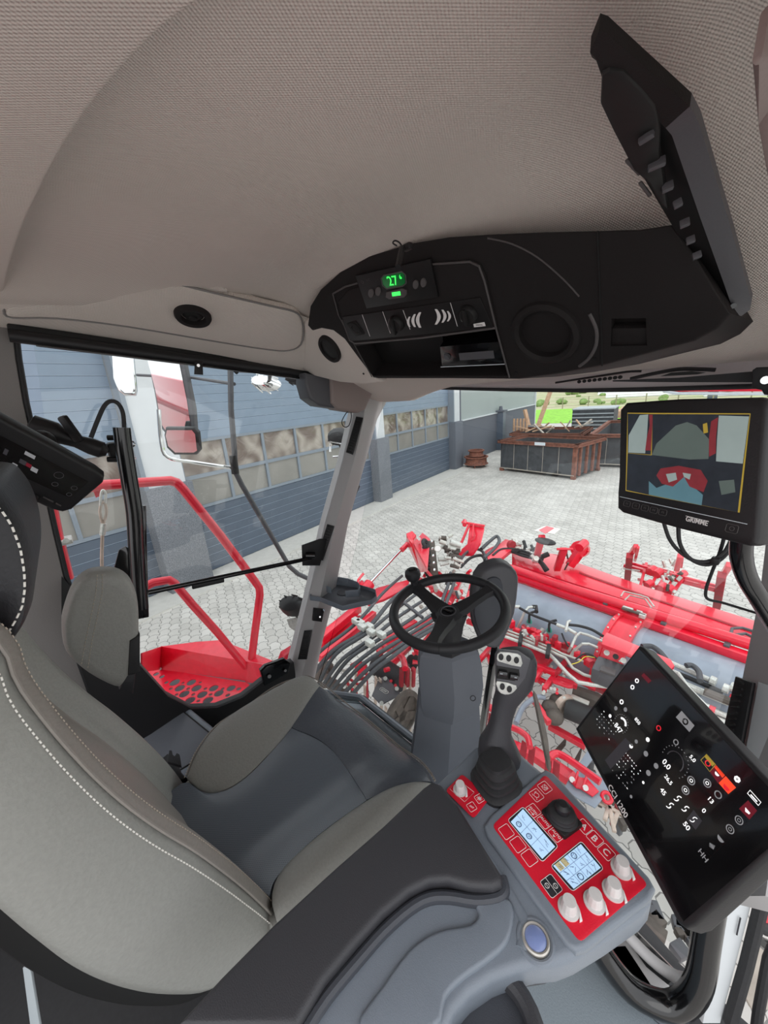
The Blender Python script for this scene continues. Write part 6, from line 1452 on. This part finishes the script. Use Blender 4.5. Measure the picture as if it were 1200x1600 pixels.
hp_('pipe_fitting', [(870, 976), (886, 982), (900, 990)], 1.45, .016, 'zinc'); hp_('pipe_fitting', [(884, 986), (887, 972), (891, 970)], 1.47, .012, 'zinc'); hp_('cable_loom', [(878, 990), (882, 1000), (888, 1010)], 1.4, .008, 'black_rubber')
hpl('valve_guard', [(942, 996), (948, 988), (1048, 1030), (1054, 1040), (1048, 1046), (940, 1006)], 1.56, .03, 'red_paint')
part('valve_block', MB().bar(PZ(928, 1044, 1.33), PZ(986, 1066, 1.33), .20, .14, (0, 0, 1), .02), 'box_grey', hd, 'dark valve block')
part('valve_block_lid', MB().bar(PZ(938, 1044, 1.41), PZ(962, 1052, 1.41), .07, .02, (0, 0, 1), .004), 'console_trim', hd)
for x, y in ((948, 1020), (962, 1026), (974, 1032)): part('valve_coil', MB().cyl(PZ(x, y, 1.38), PZ(x, y, 1.47), .022, seg=10), 'zinc' if x != 962 else 'black_rubber', hd)
hp_('electric_wire', [(893, 1038), (905, 1034), (915, 1026), (932, 1028)], 1.36, .0035, 'yellow_sticker', smooth=4, seg=6); hp_('electric_wire', [(900, 1030), (912, 1022), (925, 1024), (936, 1032)], 1.36, .008, 'black_rubber', smooth=4, seg=6)
rnd = random.Random(11)
# compact brackets and fittings under the pipes
for i in range(46):
    x = rnd.uniform(786, 920); y = 972 + (x - 786) * .40 + rnd.uniform(-6, 12); z = rnd.uniform(1.18, 1.32)
    if i % 3 == 0: part('fitting', MB().cyl(PZ(x, y, z), PZ(x, y, z) + V((rnd.uniform(-.04, .04), rnd.uniform(-.04, .04), rnd.uniform(.02, .07))), rnd.uniform(.010, .020), seg=8), rnd.choice(('zinc', 'silver_paint')), hd)
    else: part('bracket', MB().box(PZ(x, y, z), (rnd.uniform(.02, .09), rnd.uniform(.02, .07), rnd.uniform(.02, .09)), Matrix.Rotation(rnd.uniform(0, 3), 3, 'Z'), .004), rnd.choice(('red_paint', 'red_dusty')), hd)
hpl('frame_plate', [(776, 992), (862, 1024), (842, 1056), (815, 1046), (770, 1026)], 1.02, .02, 'red_paint'); hpl('frame_plate', [(866, 1030), (938, 1052), (930, 1078), (905, 1066), (880, 1050)], 1.0, .02, 'red_paint')
for a, b, z in (((862, 1026), (835, 1062), 1.08), ((884, 1034), (850, 1078), 1.05), ((838, 1040), (868, 1052), 1.1), ((828, 1054), (860, 1072), 1.0), ((818, 1070), (858, 1130), .95), ((800, 1060), (826, 1084), .95), ((870, 1060), (902, 1072), 1.05), ((760, 1020), (772, 1050), .9), ((742, 1040), (768, 1010), .95)): hbar('frame_bar', a, b, z, .04, .05, 'red_paint')
for i in range(22):
    x = rnd.uniform(845, 885); y = rnd.uniform(1040, 1092); part('bolt_head', MB().cyl(PZ(x, y, 1.0), PZ(x, y, 1.05), .014, seg=6), rnd.choice(('zinc', 'silver_paint', 'red_paint')), hd)
hpl('lug_plate', [(862, 1060), (868, 1058), (896, 1068), (895, 1074), (888, 1074), (864, 1066)], 1.1, .015, 'red_paint')
# right hand pipework behind the terminal
for i, (a, b, z, r, m) in enumerate((((1040, 1032), (1108, 1062), 1.36, .020, 'zinc'), ((1054, 1063), (1138, 1098), 1.30, .026, 'zinc'), ((1090, 1100), (1142, 1122), 1.22, .022, 'zinc'), ((1108, 1118), (1150, 1136), 1.20, .020, 'zinc'), ((1118, 1132), (1152, 1146), 1.16, .018, 'zinc'), ((1125, 1146), (1160, 1160), 1.1, .02, 'zinc'), ((1100, 1080), (1150, 1100), 1.34, .03, 'iron_dirty'), ((1060, 1052), (1130, 1082), 1.33, .016, 'black_rubber'), ((1082, 1110), (1140, 1136), 1.14, .03, 'red_dusty'), ((1104, 1088), (1150, 1106), 1.20, .03, 'red_paint'))): hp_('hydraulic_pipe', [a, b], z, r, m)
hp_('hydraulic_pipe', [(1040, 1044), (1060, 1052), (1078, 1078), (1104, 1104)], [1.38, 1.40, 1.38, 1.3], .014, 'zinc'); hp_('rubber_hose', [(1072, 1040), (1082, 1040), (1092, 1050), (1094, 1064)], 1.42, .02, 'hose_rubber', smooth=5); hp_('rubber_hose', [(1003, 1010), (1018, 1010), (1030, 1018), (1040, 1030)], 1.45, .022, 'hose_rubber', smooth=5)
for x, y, z in ((1110, 1062, 1.38), (1130, 1074, 1.38), (1142, 1072, 1.38), (1140, 1090, 1.3), (1098, 1104, 1.28), (1108, 1108, 1.26), (1148, 1120, 1.2), (1150, 1138, 1.15), (1143, 1110, 1.2)): part('fitting', MB().cyl(PZ(x, y, z), PZ(x + 9, y + 4, z), .034, seg=8), 'zinc' if x % 4 else 'red_paint', hd)

# ---- left part: lifting arms, cylinder, valve stack, loops
hpl('lift_arm', [(498, 1008), (508, 980), (552, 962), (580, 960), (552, 985), (520, 1018), (500, 1034)], 1.35, .05, 'red_paint'); hbar('lift_arm', (500, 1000), (560, 950), 1.42, .08, .08, 'red_paint'); hbar('lift_arm', (500, 1030), (585, 960), 1.36, .06, .08, 'red_paint')
hpl('lift_arm_plate', [(568, 930), (590, 918), (640, 905), (636, 918), (600, 936), (575, 944)], 1.45, .03, 'red_paint')
cy = part('lift_cylinder', MB().cyl(PZ(562, 931, 1.5), PZ(578, 912, 1.56), .062, seg=18), 'red_paint', hd); part('piston_rod', MB().cyl(PZ(575, 914, 1.56), PZ(633, 853, 1.62), .019, seg=14), 'chrome', cy)
part('rod_end', MB().cyl(PZ(628, 859, 1.62), PZ(638, 849, 1.63), .036, seg=12), 'red_paint', cy); part('rod_eye', MB().box(PZ(641, 846, 1.63), (.10, .10, .08), None, .02), 'zinc', cy)
part('cylinder_lug', MB().tube([PZ(558, 918, 1.6), PZ(560, 906, 1.6), PZ(568, 896, 1.65)], .016, 8), 'red_paint', hd); hpl('cylinder_lug', [(554, 912), (566, 906), (572, 914), (566, 930), (556, 922)], 1.58, .04, 'red_paint')
hpl('tower_plate', [(635, 834), (644, 830), (650, 836), (646, 846), (652, 842), (660, 832), (672, 842), (668, 888), (656, 890), (648, 860), (636, 846)], [1.85] * 2 + [1.8] * 3 + [1.8, 1.8, 1.8, 1.5, 1.5, 1.7, 1.8], .04, 'red_paint')
hbar('tower', (652, 850), (662, 888), 1.75, .06, .05, 'red_dusty', z2=1.35); part('tower_pin', MB().cyl(PZ(655, 842, 1.84), PZ(655, 842, 1.9), .02, seg=10), 'zinc', hd)
vs = part('valve_stack', MB().bar(D(672, 846, 4.72), D(678, 900, 4.6), .10, .12, (0, 0, 1), .01), 'iron_dirty', hd, 'grey valve stack with coils')
for i in range(5): part('coil', MB().ring(D(665 + i, 850 + i * 11, 4.6), (.6, .3, .4), .052, .024, 16, 8), 'black_rubber', vs)
for i in range(6): part('coil_bolt', MB().cyl(D(673 + i, 846 + i * 11, 4.52), D(676 + i, 846 + i * 11, 4.52), .016, seg=8), 'chrome', vs)
for i in range(30):
    x = 684 + rnd.uniform(0, 26); y = 838 + rnd.uniform(0, 46); a = D(x, y, rnd.uniform(4.5, 4.75)); part('valve_body', MB().cyl(a, a + RX * rnd.uniform(.05, .13) + DN * rnd.uniform(-.03, .05), rnd.uniform(.018, .034), seg=10), rnd.choice(('zinc', 'steel', 'silver_paint', 'iron_dirty', 'chrome')), vs)
gg = part('pressure_gauge', MB().cyl(D(684, 857, 4.45), D(684, 857, 4.42), .042, seg=20), 'steel', vs); part('gauge_face', MB().cyl(D(684, 857, 4.419), D(684, 857, 4.416), .034, seg=20), 'white_print', gg)
# ladder-like bracket
bk = part('hitch_bracket', MB().prism([PZ(734, 820, 1.85), PZ(756, 824, 1.85), PZ(750, 848, 1.75), PZ(738, 866, 1.6), PZ(712, 866, 1.5), PZ(730, 850, 1.68)], (.02, -.01, -.02), .004), 'red_paint', hd)
hp_('bracket_bar', [(708, 868), (722, 846), (733, 820)], [1.5, 1.68, 1.86], .018, 'red_paint'); hp_('bracket_pin', [(722, 816), (757, 822)], 1.87, .018, 'red_paint'); hp_('bracket_rib', [(740, 818), (738, 838), (728, 866)], [1.88, 1.78, 1.55], .012, 'red_paint')
part('bracket_boss', MB().cyl(PZ(726, 814, 1.86), PZ(726, 820, 1.86), .03, seg=12), 'red_paint', hd)
hp_('lift_hose', [(752, 858), (765, 846), (776, 838), (780, 846), (770, 860), (756, 872)], 1.62, .022, 'hose_rubber', smooth=6); hp_('lift_hose', [(716, 882), (726, 866), (740, 858), (754, 862), (762, 880), (764, 892)], 1.60, .018, 'hose_rubber', smooth=6); hp_('lift_hose', [(720, 886), (735, 872), (752, 868), (758, 880), (752, 896)], 1.58, .018, 'black_rubber', smooth=6)
for k in range(3): hp_('lift_hose', [(770 + k * 6, 868 - k), (785 + k * 6, 858 + k * 2), (815, 860 + k * 4), (840, 872 + k * 2), (856 - k * 2, 890 + k)], 1.62 - .02 * k, .016, 'black_rubber', smooth=6)
hpl('upper_block', [(760, 866), (790, 842), (802, 846), (800, 858), (778, 876), (764, 878)], 1.62, .05, 'red_paint'); part('block_disc', MB().cyl(PZ(797, 850, 1.66), PZ(801, 852, 1.66), .055, seg=16), 'red_dusty', hd)
for i in range(26):
    x = rnd.uniform(800, 846); y = 850 + (x - 800) * .55 + rnd.uniform(-7, 9); a = PZ(x, y, 1.58); part('hose_fitting', MB().cyl(a, a + V((rnd.uniform(-.1, .1), rnd.uniform(-.1, .1), rnd.uniform(.0, .08))), rnd.uniform(.016, .032), seg=8), rnd.choice(('zinc', 'steel', 'black_rubber')), hd)
# front uprights
hbar('guide_post', (836, 878), (847, 838), 1.5, .07, .05, 'red_paint', z2=1.95); hbar('guide_post', (870, 890), (881, 858), 1.5, .07, .05, 'red_paint', z2=1.85); hbar('guide_post', (890, 884), (912, 852), 1.5, .08, .08, 'red_paint', z2=1.75)
part('post_crossbar', MB().cyl(PZ(870, 858, 1.86), PZ(895, 858, 1.86), .014, seg=8), 'red_paint', hd)
part('guide_disc', MB().cyl(PZ(905, 858, 1.66), PZ(905, 858, 1.62) + V((.02, .01, 0)), .10, seg=18), 'red_paint', hd)
w = MB()
for k in range(10): a = 2 * PI * k / 10; p = PZ(905, 858, 1.66) + V((math.cos(a) * .1, math.sin(a) * .1, 0)); w.box(p, (.02, .02, .02))
part('disc_teeth', w, 'red_paint', hd)
part('post_tube_end', MB().cyl(PZ(905, 856, 1.76), PZ(914, 848, 1.78), .05, seg=14), 'red_paint', hd)
lb = part('sensor_lamp', MB().ball(PZ(852, 846, 1.93), .07, (1.7, 1, .45), 20), 'black_plastic', hd, 'black oval lamp on a front post'); part('warning_plate', MB().prism([PZ(834, 829, 2.0), PZ(850, 822, 2.0), PZ(876, 826, 2.0), PZ(866, 834, 2.0)], (0, 0, -.006)), 'safety_white', hd, 'red and white warning plate')
part('warning_stripe', MB().prism([PZ(842, 828, 2.004), PZ(854, 822, 2.004), PZ(866, 825, 2.004), PZ(852, 834, 2.004)], (0, 0, -.002)), 'red_paint', hd)
for i in range(10):
    x = 878 + rnd.uniform(0, 30); y = 872 + rnd.uniform(0, 20); a = PZ(x, y, 1.52); part('linkage', MB().cyl(a, a + V((rnd.uniform(-.08, .08), rnd.uniform(-.05, .05), rnd.uniform(.05, .14))), .010, seg=6), rnd.choice(('red_paint', 'iron_dirty')), hd)

# ---- row sensing carriage in front of the header
cg = thing('row_guide_carriage', 'red folding row guide carriage with three uprights in front of the header', 'carriage', PZ(1060, 930, 1.0))
def G(nm, a, b, z, z2, r, m='red_paint'): return part(nm, MB().bar(PZ(a[0], a[1], z), PZ(b[0], b[1], z2), r, r, (0, 0, 1), .004), m, cg)
G('main_beam', (975, 884), (1130, 924), 1.35, 1.35, .05); G('main_beam', (978, 878), (1128, 918), 1.42, 1.42, .03); G('slider_rail', (974, 888), (1000, 892), 1.35, 1.35, .02, 'zinc'); G('slider_rail', (1095, 914), (1130, 922), 1.36, 1.36, .025, 'zinc')
for b, t_, z2 in (((980, 908), (984, 868), 1.62), ((1120, 948), (1128, 898), 1.68)): G('runner', b, t_, 1.0, z2, .07, 'red_dusty'); 
G('upright', (985, 866), (994, 853), 1.6, 1.8, .045); G('upright', (992, 876), (997, 855), 1.45, 1.8, .03); G('upright', (1129, 900), (1140, 882), 1.6, 1.85, .05); G('upright', (1057, 890), (1063, 868), 1.5, 1.75, .05); G('upright', (1064, 886), (1066, 870), 1.5, 1.72, .03)
for a, b in (((1000, 918), (1010, 880)), ((1012, 925), (1030, 892)), ((1020, 930), (1040, 900)), ((998, 905), (1040, 924)), ((1040, 925), (1060, 890)), ((1050, 928), (1066, 906)), ((1005, 882), (1052, 895)), ((1012, 896), (1046, 905)), ((1060, 906), (1098, 915))): G('lattice', a, b, 1.28, 1.4, .03)
for x, y, r in ((1015, 894, .05), (1024, 898, .05), (1032, 922, .06), (1042, 924, .05), (1010, 915, .04), (1062, 900, .04)): part('roller', MB().cyl(PZ(x, y, 1.4), PZ(x + 8, y - 5, 1.42), r, seg=14), 'red_paint', cg)
for i in range(16): a = PZ(rnd.uniform(1036, 1060), rnd.uniform(876, 930), 1.42); part('fitting', MB().cyl(a, a + V((rnd.uniform(-.05, .05), .02, rnd.uniform(.02, .09))), rnd.uniform(.012, .022), seg=8), rnd.choice(('zinc', 'steel', 'iron_dirty')), cg)

# ---- hose bundle running from the cab foot to the tower
hbn = thing('hose_bundle', 'bundle of grey hydraulic hoses with white clamps left of the steering wheel', 'hoses', PZ(570, 980, 1.7))
A_ = [((486, 1042), (500, 1018), (555, 975), (600, 925), (628, 900)), ((486, 1058), (520, 1018), (572, 984), (610, 940), (640, 915)), ((498, 1068), (525, 1022), (575, 988), (615, 955), (655, 925)), ((505, 1070), (535, 1030), (582, 996), (625, 962), (668, 934)),
      ((512, 1074), (545, 1030), (594, 998), (635, 972), (676, 944)), ((518, 1078), (552, 1040), (600, 1004), (645, 980), (690, 950)), ((524, 1084), (562, 1042), (606, 1012), (650, 985), (700, 955)), ((534, 1088), (570, 1050), (612, 1018), (655, 990), (704, 962)), ((540, 1098), (580, 1052), (616, 1024), (648, 1000), (690, 975))]
for i, pts in enumerate(A_): part('hose', MB().tube([PZ(x, y, z) for (x, y), z in zip(pts, (1.35, 1.62, 1.70, 1.66, 1.6))], .0155 if i != 1 else .020, 10, smooth=6), 'hose_rubber', hbn)
for x, y, m in ((557, 971, 'zinc'), (566, 980, 'zinc'), (577, 979, 'zinc'), (580, 988, 'zinc'), (596, 992, 'zinc'), (578, 1005, 'zinc'), (563, 973, 'teal_cap')): part('hose_clamp', MB().bar(PZ(x - 5, y - 3, 1.73), PZ(x + 5, y + 3, 1.73), .05, .05, (0, 0, 1), .008), 'zinc', hbn)
for i in range(7): part('hose_coupling', MB().cyl(PZ(622 + i * 5, 938 + i * 4 - 4, 1.66), PZ(630 + i * 5, 945 + i * 4 - 4, 1.66), .016, seg=8), 'box_grey', hbn)
hp_('drop_hose', [(704, 895), (700, 915), (694, 930), (690, 945)], 1.6, .018, 'hose_rubber', smooth=4); hp_('drop_hose', [(710, 897), (708, 915), (700, 935), (694, 950)], 1.6, .018, 'hose_rubber', smooth=4)
for x, y in ((688, 942), (696, 946), (660, 912), (668, 920)): hp_('hose_end', [(x, y), (x - 3, y + 10)], 1.6, .018, 'silver_paint')
for i in range(60):
    x = rnd.uniform(650, 745); y = rnd.uniform(888, 955); a = PZ(x, y, rnd.uniform(1.35, 1.5)); part('tangle_part', MB().cyl(a, a + V((rnd.uniform(-.09, .09), rnd.uniform(-.09, .09), rnd.uniform(-.03, .08))), rnd.uniform(.012, .030), seg=8), rnd.choice(('zinc', 'steel', 'red_paint', 'silver_paint', 'red_paint', 'hose_rubber')), hd)
for a, b, z in (((722, 900), (700, 950), 1.42), ((740, 905), (728, 950), 1.4), ((655, 905), (690, 930), 1.3), ((720, 950), (760, 975), 1.3), ((700, 925), (740, 945), 1.25), ((730, 970), (785, 992), 1.2)): hbar('frame_bar', a, b, z, .05, .05, 'red_paint')
# ---- red frame and lifting tines below the wheel
for a, b, z, wd in (((600, 1000), (650, 972), 1.35, .05), ((596, 1010), (660, 990), 1.3, .06), ((590, 1020), (625, 1000), 1.25, .05), ((640, 1000), (672, 965), 1.35, .06), ((655, 985), (690, 975), 1.35, .04), ((610, 1040), (640, 1010), 1.1, .05), ((585, 1028), (612, 1040), 1.1, .06), ((650, 1020), (680, 985), 1.2, .05)): hbar('frame_bar', a, b, z, wd, .05, 'red_paint')
hp_('bumper_tube', [(596, 1006), (606, 1014), (622, 1022), (630, 1030), (633, 1045)], 1.42, .026, 'red_paint', smooth=4)
for x in (628, 637, 646): part('tine_sleeve', MB().bar(PZ(x, 1044, 1.38), PZ(x - 1, 1072, 1.18), .035, .03, (0, 1, 0), .004), 'red_dusty', hd)
def tine(x, y, z, x2, y2, z2, wd=.035): 
    w = MB(); a = PZ(x, y, z); b = PZ(x2, y2, z2); w.bar(a, b, wd, .012, (0, 1, 0), .003); part('lifting_tine', w, 'tine_steel', hd)
for q in ((633, 1070, 1.2, 626, 1152, .5), (641, 1048, 1.35, 640, 1156, .5), (656, 1090, 1.1, 652, 1160, .5), (665, 1070, 1.1, 660, 1150, .5), (700, 1040, 1.0, 690, 1090, .5), (588, 1058, 1.2, 586, 1110, .6), (594, 1060, 1.2, 597, 1130, .5), (570, 1070, 1.1, 572, 1130, .5), (557, 1050, 1.1, 553, 1090, .5), (545, 1058, 1.1, 538, 1090, .5), (603, 1105, .9, 602, 1140, .4)): tine(*q)
for x, y, m in ((595, 1050, 'iron_dirty'), (608, 1052, 'black_rubber'), (620, 1055, 'iron_dirty'), (700, 1000, 'black_rubber'), (655, 1010, 'box_grey'), (690, 1008, 'iron_dirty'), (672, 1030, 'iron_dirty'), (648, 1035, 'black_rubber')): part('bearing_housing', MB().ball(PZ(x, y, 1.05), .09, (1.1, .8, .8), 14), m, hd)
part('shaft_cover', MB().cyl(PZ(588, 1038, 1.08), PZ(628, 1066, 1.08), .10, seg=18), 'black_rubber', hd)
for i in range(30):
    x = rnd.uniform(590, 720); y = rnd.uniform(990, 1060); a = PZ(x, y, rnd.uniform(1.0, 1.25)); part('small_part', MB().cyl(a, a + V((rnd.uniform(-.05, .05), rnd.uniform(-.05, .05), rnd.uniform(-.02, .06))), rnd.uniform(.012, .026), seg=8), rnd.choice(('red_paint', 'zinc', 'red_dusty', 'iron_dirty', 'red_paint')), hd)
pl_ = hpl('maker_plate', [(592, 1060), (603, 1056), (625, 1082), (624, 1086), (595, 1101), (581, 1086)], 1.15, .012, 'box_grey'); pc = PZ(600, 1079, 1.153); er = (PZ(606, 1083, 1.153) - PZ(594, 1075, 1.153)).normalized(); eu = V((0, 0, 1)).cross(er)
w = MB(); w.tube([pc + er * (math.copysign(.032, math.cos(a)) + .012 * math.cos(a)) + eu * .018 * math.sin(a) for a in [2 * PI * k / 20 + .1 for k in range(20)]], .0025, 5, closed=True); text_mb(w, 'OOW', pc, er, eu, .020, .002, .060, .01); part('plate_lettering', w, 'zinc', pl_)
for x, y in ((602, 1060), (620, 1076), (596, 1099)): part('plate_bolt', MB().cyl(PZ(x, y, 1.15), PZ(x, y, 1.175), .018, seg=12), 'zinc', pl_)
for x, y in ((611, 1064), (618, 1071)): part('plate_stud', MB().cyl(PZ(x, y, 1.12), PZ(x, y, 1.16), .014, seg=8), 'red_paint', hd)
# red loops left of the plate
for pts in (((548, 1040), (560, 1032), (572, 1040), (573, 1058), (560, 1062)), ((548, 1062), (560, 1070), (574, 1062), (574, 1090), (566, 1110)), ((556, 1080), (560, 1100), (562, 1120)), ((540, 1064), (556, 1084))): hp_('shield_edge', list(pts), 1.05, .014, 'red_dusty', seg=6)
hpl('side_shield', [(552, 1036), (572, 1034), (575, 1052), (558, 1058)], 1.06, .01, 'red_paint')
for x, y, r in ((500, 1050, .10), (512, 1042, .07), (520, 1070, .07), (532, 1080, .08), (508, 1064, .08), (545, 1100, .07)): part('gearbox', MB().ball(PZ(x, y, .9), r, (1, .9, .8), 14), 'iron_dirty', hd)
for i in range(12): a = PZ(rnd.uniform(500, 550), rnd.uniform(1040, 1100), 1.0); part('fitting', MB().cyl(a, a + V((rnd.uniform(-.05, .05), rnd.uniform(-.05, .05), .04)), .016, seg=8), rnd.choice(('zinc', 'iron_dirty')), hd)
# spoked ground wheel and colter discs
def disc(name, c, n, r, th, m, label=None, spokes=0):
    n = n.normalized(); o = part(name, MB().lathe(c, n, ([(r * .82, -th), (r, -th * .6), (r, th * .6), (r * .82, th), (r * .80, 0)] if spokes else [(r * .9, -th), (r, 0), (r * .9, th), (r * .25, th * 2.2), (0, th * 2.2)]), 36), m, hd, label)
    if spokes:
        u, v_ = perp(n); w = MB()
        for k in range(spokes): a = 2 * PI * k / spokes; w.bar(c, c + (u * math.cos(a) + v_ * math.sin(a)) * r * .85, .07, .02, n)
        part('spoke', w, m, o)
    return o
disc('ground_wheel', D(628, 1118, 2.95), V((1, .12, .0)), .20, .025, 'iron_dirty', 'dark spoked ground wheel', 5)
disc('colter_disc', D(846, 1140, 2.35), V((1, .75, .25)), .22, .012, 'iron_dirty', 'large dark colter disc')
hp_('disc_rim', [(806, 1130), (818, 1104), (838, 1090), (852, 1090)], 1.0, .022, 'flap_rubber', smooth=5)
part('drive_motor', MB().cyl(PZ(884, 1106, .95), PZ(940, 1128, .95), .085, seg=22), 'black_rubber', hd, 'black cylindrical drive motor'); part('motor_flange', MB().cyl(PZ(880, 1100, .95), PZ(886, 1106, .95), .10, seg=22), 'tine_steel', hd); part('motor_cap', MB().bar(PZ(892, 1088, 1.02), PZ(920, 1100, 1.02), .05, .02, (0, 0, 1), .004), 'silver_paint', hd)
for x, y in ((860, 1106), (872, 1096), (866, 1120)): part('casting', MB().ball(PZ(x, y, .95), .075, (1, 1, .8), 12), 'iron_dirty', hd)
hp_('shaft_housing', [(895, 1082), (930, 1094), (960, 1110)], .9, .07, 'iron_dirty')
hbar('tool_bar', (858, 1134), (915, 1166), .75, .05, .05, 'red_paint'); hpl('knife', [(862, 1176), (886, 1150), (884, 1164), (868, 1184)], .6, .01, 'iron_dirty'); hpl('knife', [(895, 1190), (912, 1160), (906, 1186), (898, 1198)], .6, .01, 'iron_dirty')
hbar('lower_beam', (832, 1176), (900, 1222), .85, .09, .07, 'red_paint'); hbar('lower_beam', (788, 1160), (832, 1180), .85, .07, .07, 'red_paint')
hp_('guard_tube', [(798, 1136), (812, 1142), (824, 1152), (828, 1168)], 1.2, .022, 'red_paint', smooth=4); hp_('guard_tube', [(756, 1104), (764, 1104), (772, 1110)], 1.3, .026, 'red_paint')
hp_('guard_tube', [(858, 1184), (866, 1178), (878, 1180), (905, 1198), (938, 1222)], 1.15, .024, 'red_paint', smooth=4)
for a, b in (((820, 1160), (815, 1190)), ((832, 1166), (828, 1198)), ((858, 1182), (855, 1214)), ((870, 1190), (868, 1218)), ((758, 1118), (754, 1160)), ((768, 1116), (764, 1150))): part('divider_fork', MB().bar(PZ(a[0], a[1], 1.15), PZ(b[0], b[1], .95), .045, .012, (0, 1, 0), .004), 'red_dusty', hd)
hpl('share_plate', [(895, 1205), (905, 1192), (960, 1225), (930, 1262), (880, 1234)], .95, .012, 'flap_rubber'); hpl('share_bracket', [(886, 1214), (896, 1204), (906, 1214), (918, 1216), (936, 1236), (926, 1244), (908, 1232), (900, 1230)], .97, .012, 'red_paint')
for x, y in ((894, 1218), (915, 1231)): part('share_bolt', MB().cyl(PZ(x, y, .97), PZ(x, y, 1.0), .018, seg=12), 'white_print', hd)
for a, b in (((903, 1206), (897, 1224)), ((916, 1214), (910, 1232))): hp_('share_rib', [a, b], .99, .008, 'red_paint')
hpl('share_post', [(905, 1192), (926, 1160), (934, 1176), (912, 1204)], 1.0, .012, 'flap_rubber')
for i in range(26):
    x = rnd.uniform(920, 1000); y = 1190 + (x - 920) * 1.05 + rnd.uniform(0, 55); a = PZ(x, y, rnd.uniform(.6, .9)); part('debris_part', MB().box(a, (rnd.uniform(.02, .07), rnd.uniform(.02, .04), rnd.uniform(.03, .10)), Matrix.Rotation(rnd.uniform(0, 3), 3, 'Z'), .005), rnd.choice(('iron_dirty', 'box_grey', 'red_dusty', 'iron_dirty')), hd)
for a, b in (((945, 1282), (950, 1262)), ((958, 1290), (966, 1268)), ((948, 1240), (960, 1300)), ((930, 1250), (975, 1275))): hbar('frame_leg', a, b, .9, .025, .02, 'tine_steel')
part('hose_ring', MB().ring(PZ(948, 1246, .95), V((.3, -.5, 1)), .028, .012, 16, 8), 'red_paint', hd)
# frame under the terminal and lower right
hbar('side_rail', (980, 1420), (1040, 1470), 1.3, .05, .06, 'iron_dirty'); hbar('side_rail', (990, 1450), (1050, 1520), 1.7, .08, .04, 'black_plastic')
for i in range(14): a = PZ(rnd.uniform(1015, 1085), rnd.uniform(1420, 1490), .7); part('ground_linkage', MB().box(a, (rnd.uniform(.03, .12), rnd.uniform(.03, .08), .05), Matrix.Rotation(rnd.uniform(0, 3), 3, 'Z'), .006), rnd.choice(('iron_dirty', 'box_grey')), hd)
t = thing('right_side_unit', 'red side guard with hoses seen past the right edge of the door', 'machine guard', PZ(1190, 1420, 1.2))
part('guard', MB().prism([D(x, y, 1.6) for x, y in ((1196, 1370), (1260, 1370), (1260, 1450), (1190, 1446), (1184, 1420))], FW * .04, .01), 'red_paint', t)
part('hose', MB().tube([D(x, y, 1.5) for x, y in ((1184, 1446), (1196, 1452), (1230, 1460))], .02, 10), 'black_rubber', t); part('hose', MB().tube([D(x, y, 1.5) for x, y in ((1178, 1462), (1192, 1474), (1230, 1490))], .02, 10), 'black_gloss', t)
part('plate', MB().prism([D(x, y, 1.7) for x, y in ((1180, 1470), (1230, 1500), (1210, 1580), (1176, 1580), (1158, 1545))], FW * .03, .01), 'timber_grey', t)
t = thing('windscreen_mirror', 'long red and white roof mirror edge above the camera monitor, outside the glass', 'mirror', PY(1110, 610, 1.6))
part('housing', MB().prism([PY(x, y, 1.60) for x, y in ((1028, 604), (1060, 604), (1210, 600), (1210, 612), (1060, 612), (1036, 609))], (0, .05, 0), .004), 'red_paint', t)
part('rim', MB().prism([PY(x, y, 1.59) for x, y in ((1026, 604), (1034, 610), (1060, 613), (1210, 614), (1210, 618), (1056, 617), (1036, 613))], (0, .04, 0), .003), 'label_white', t)
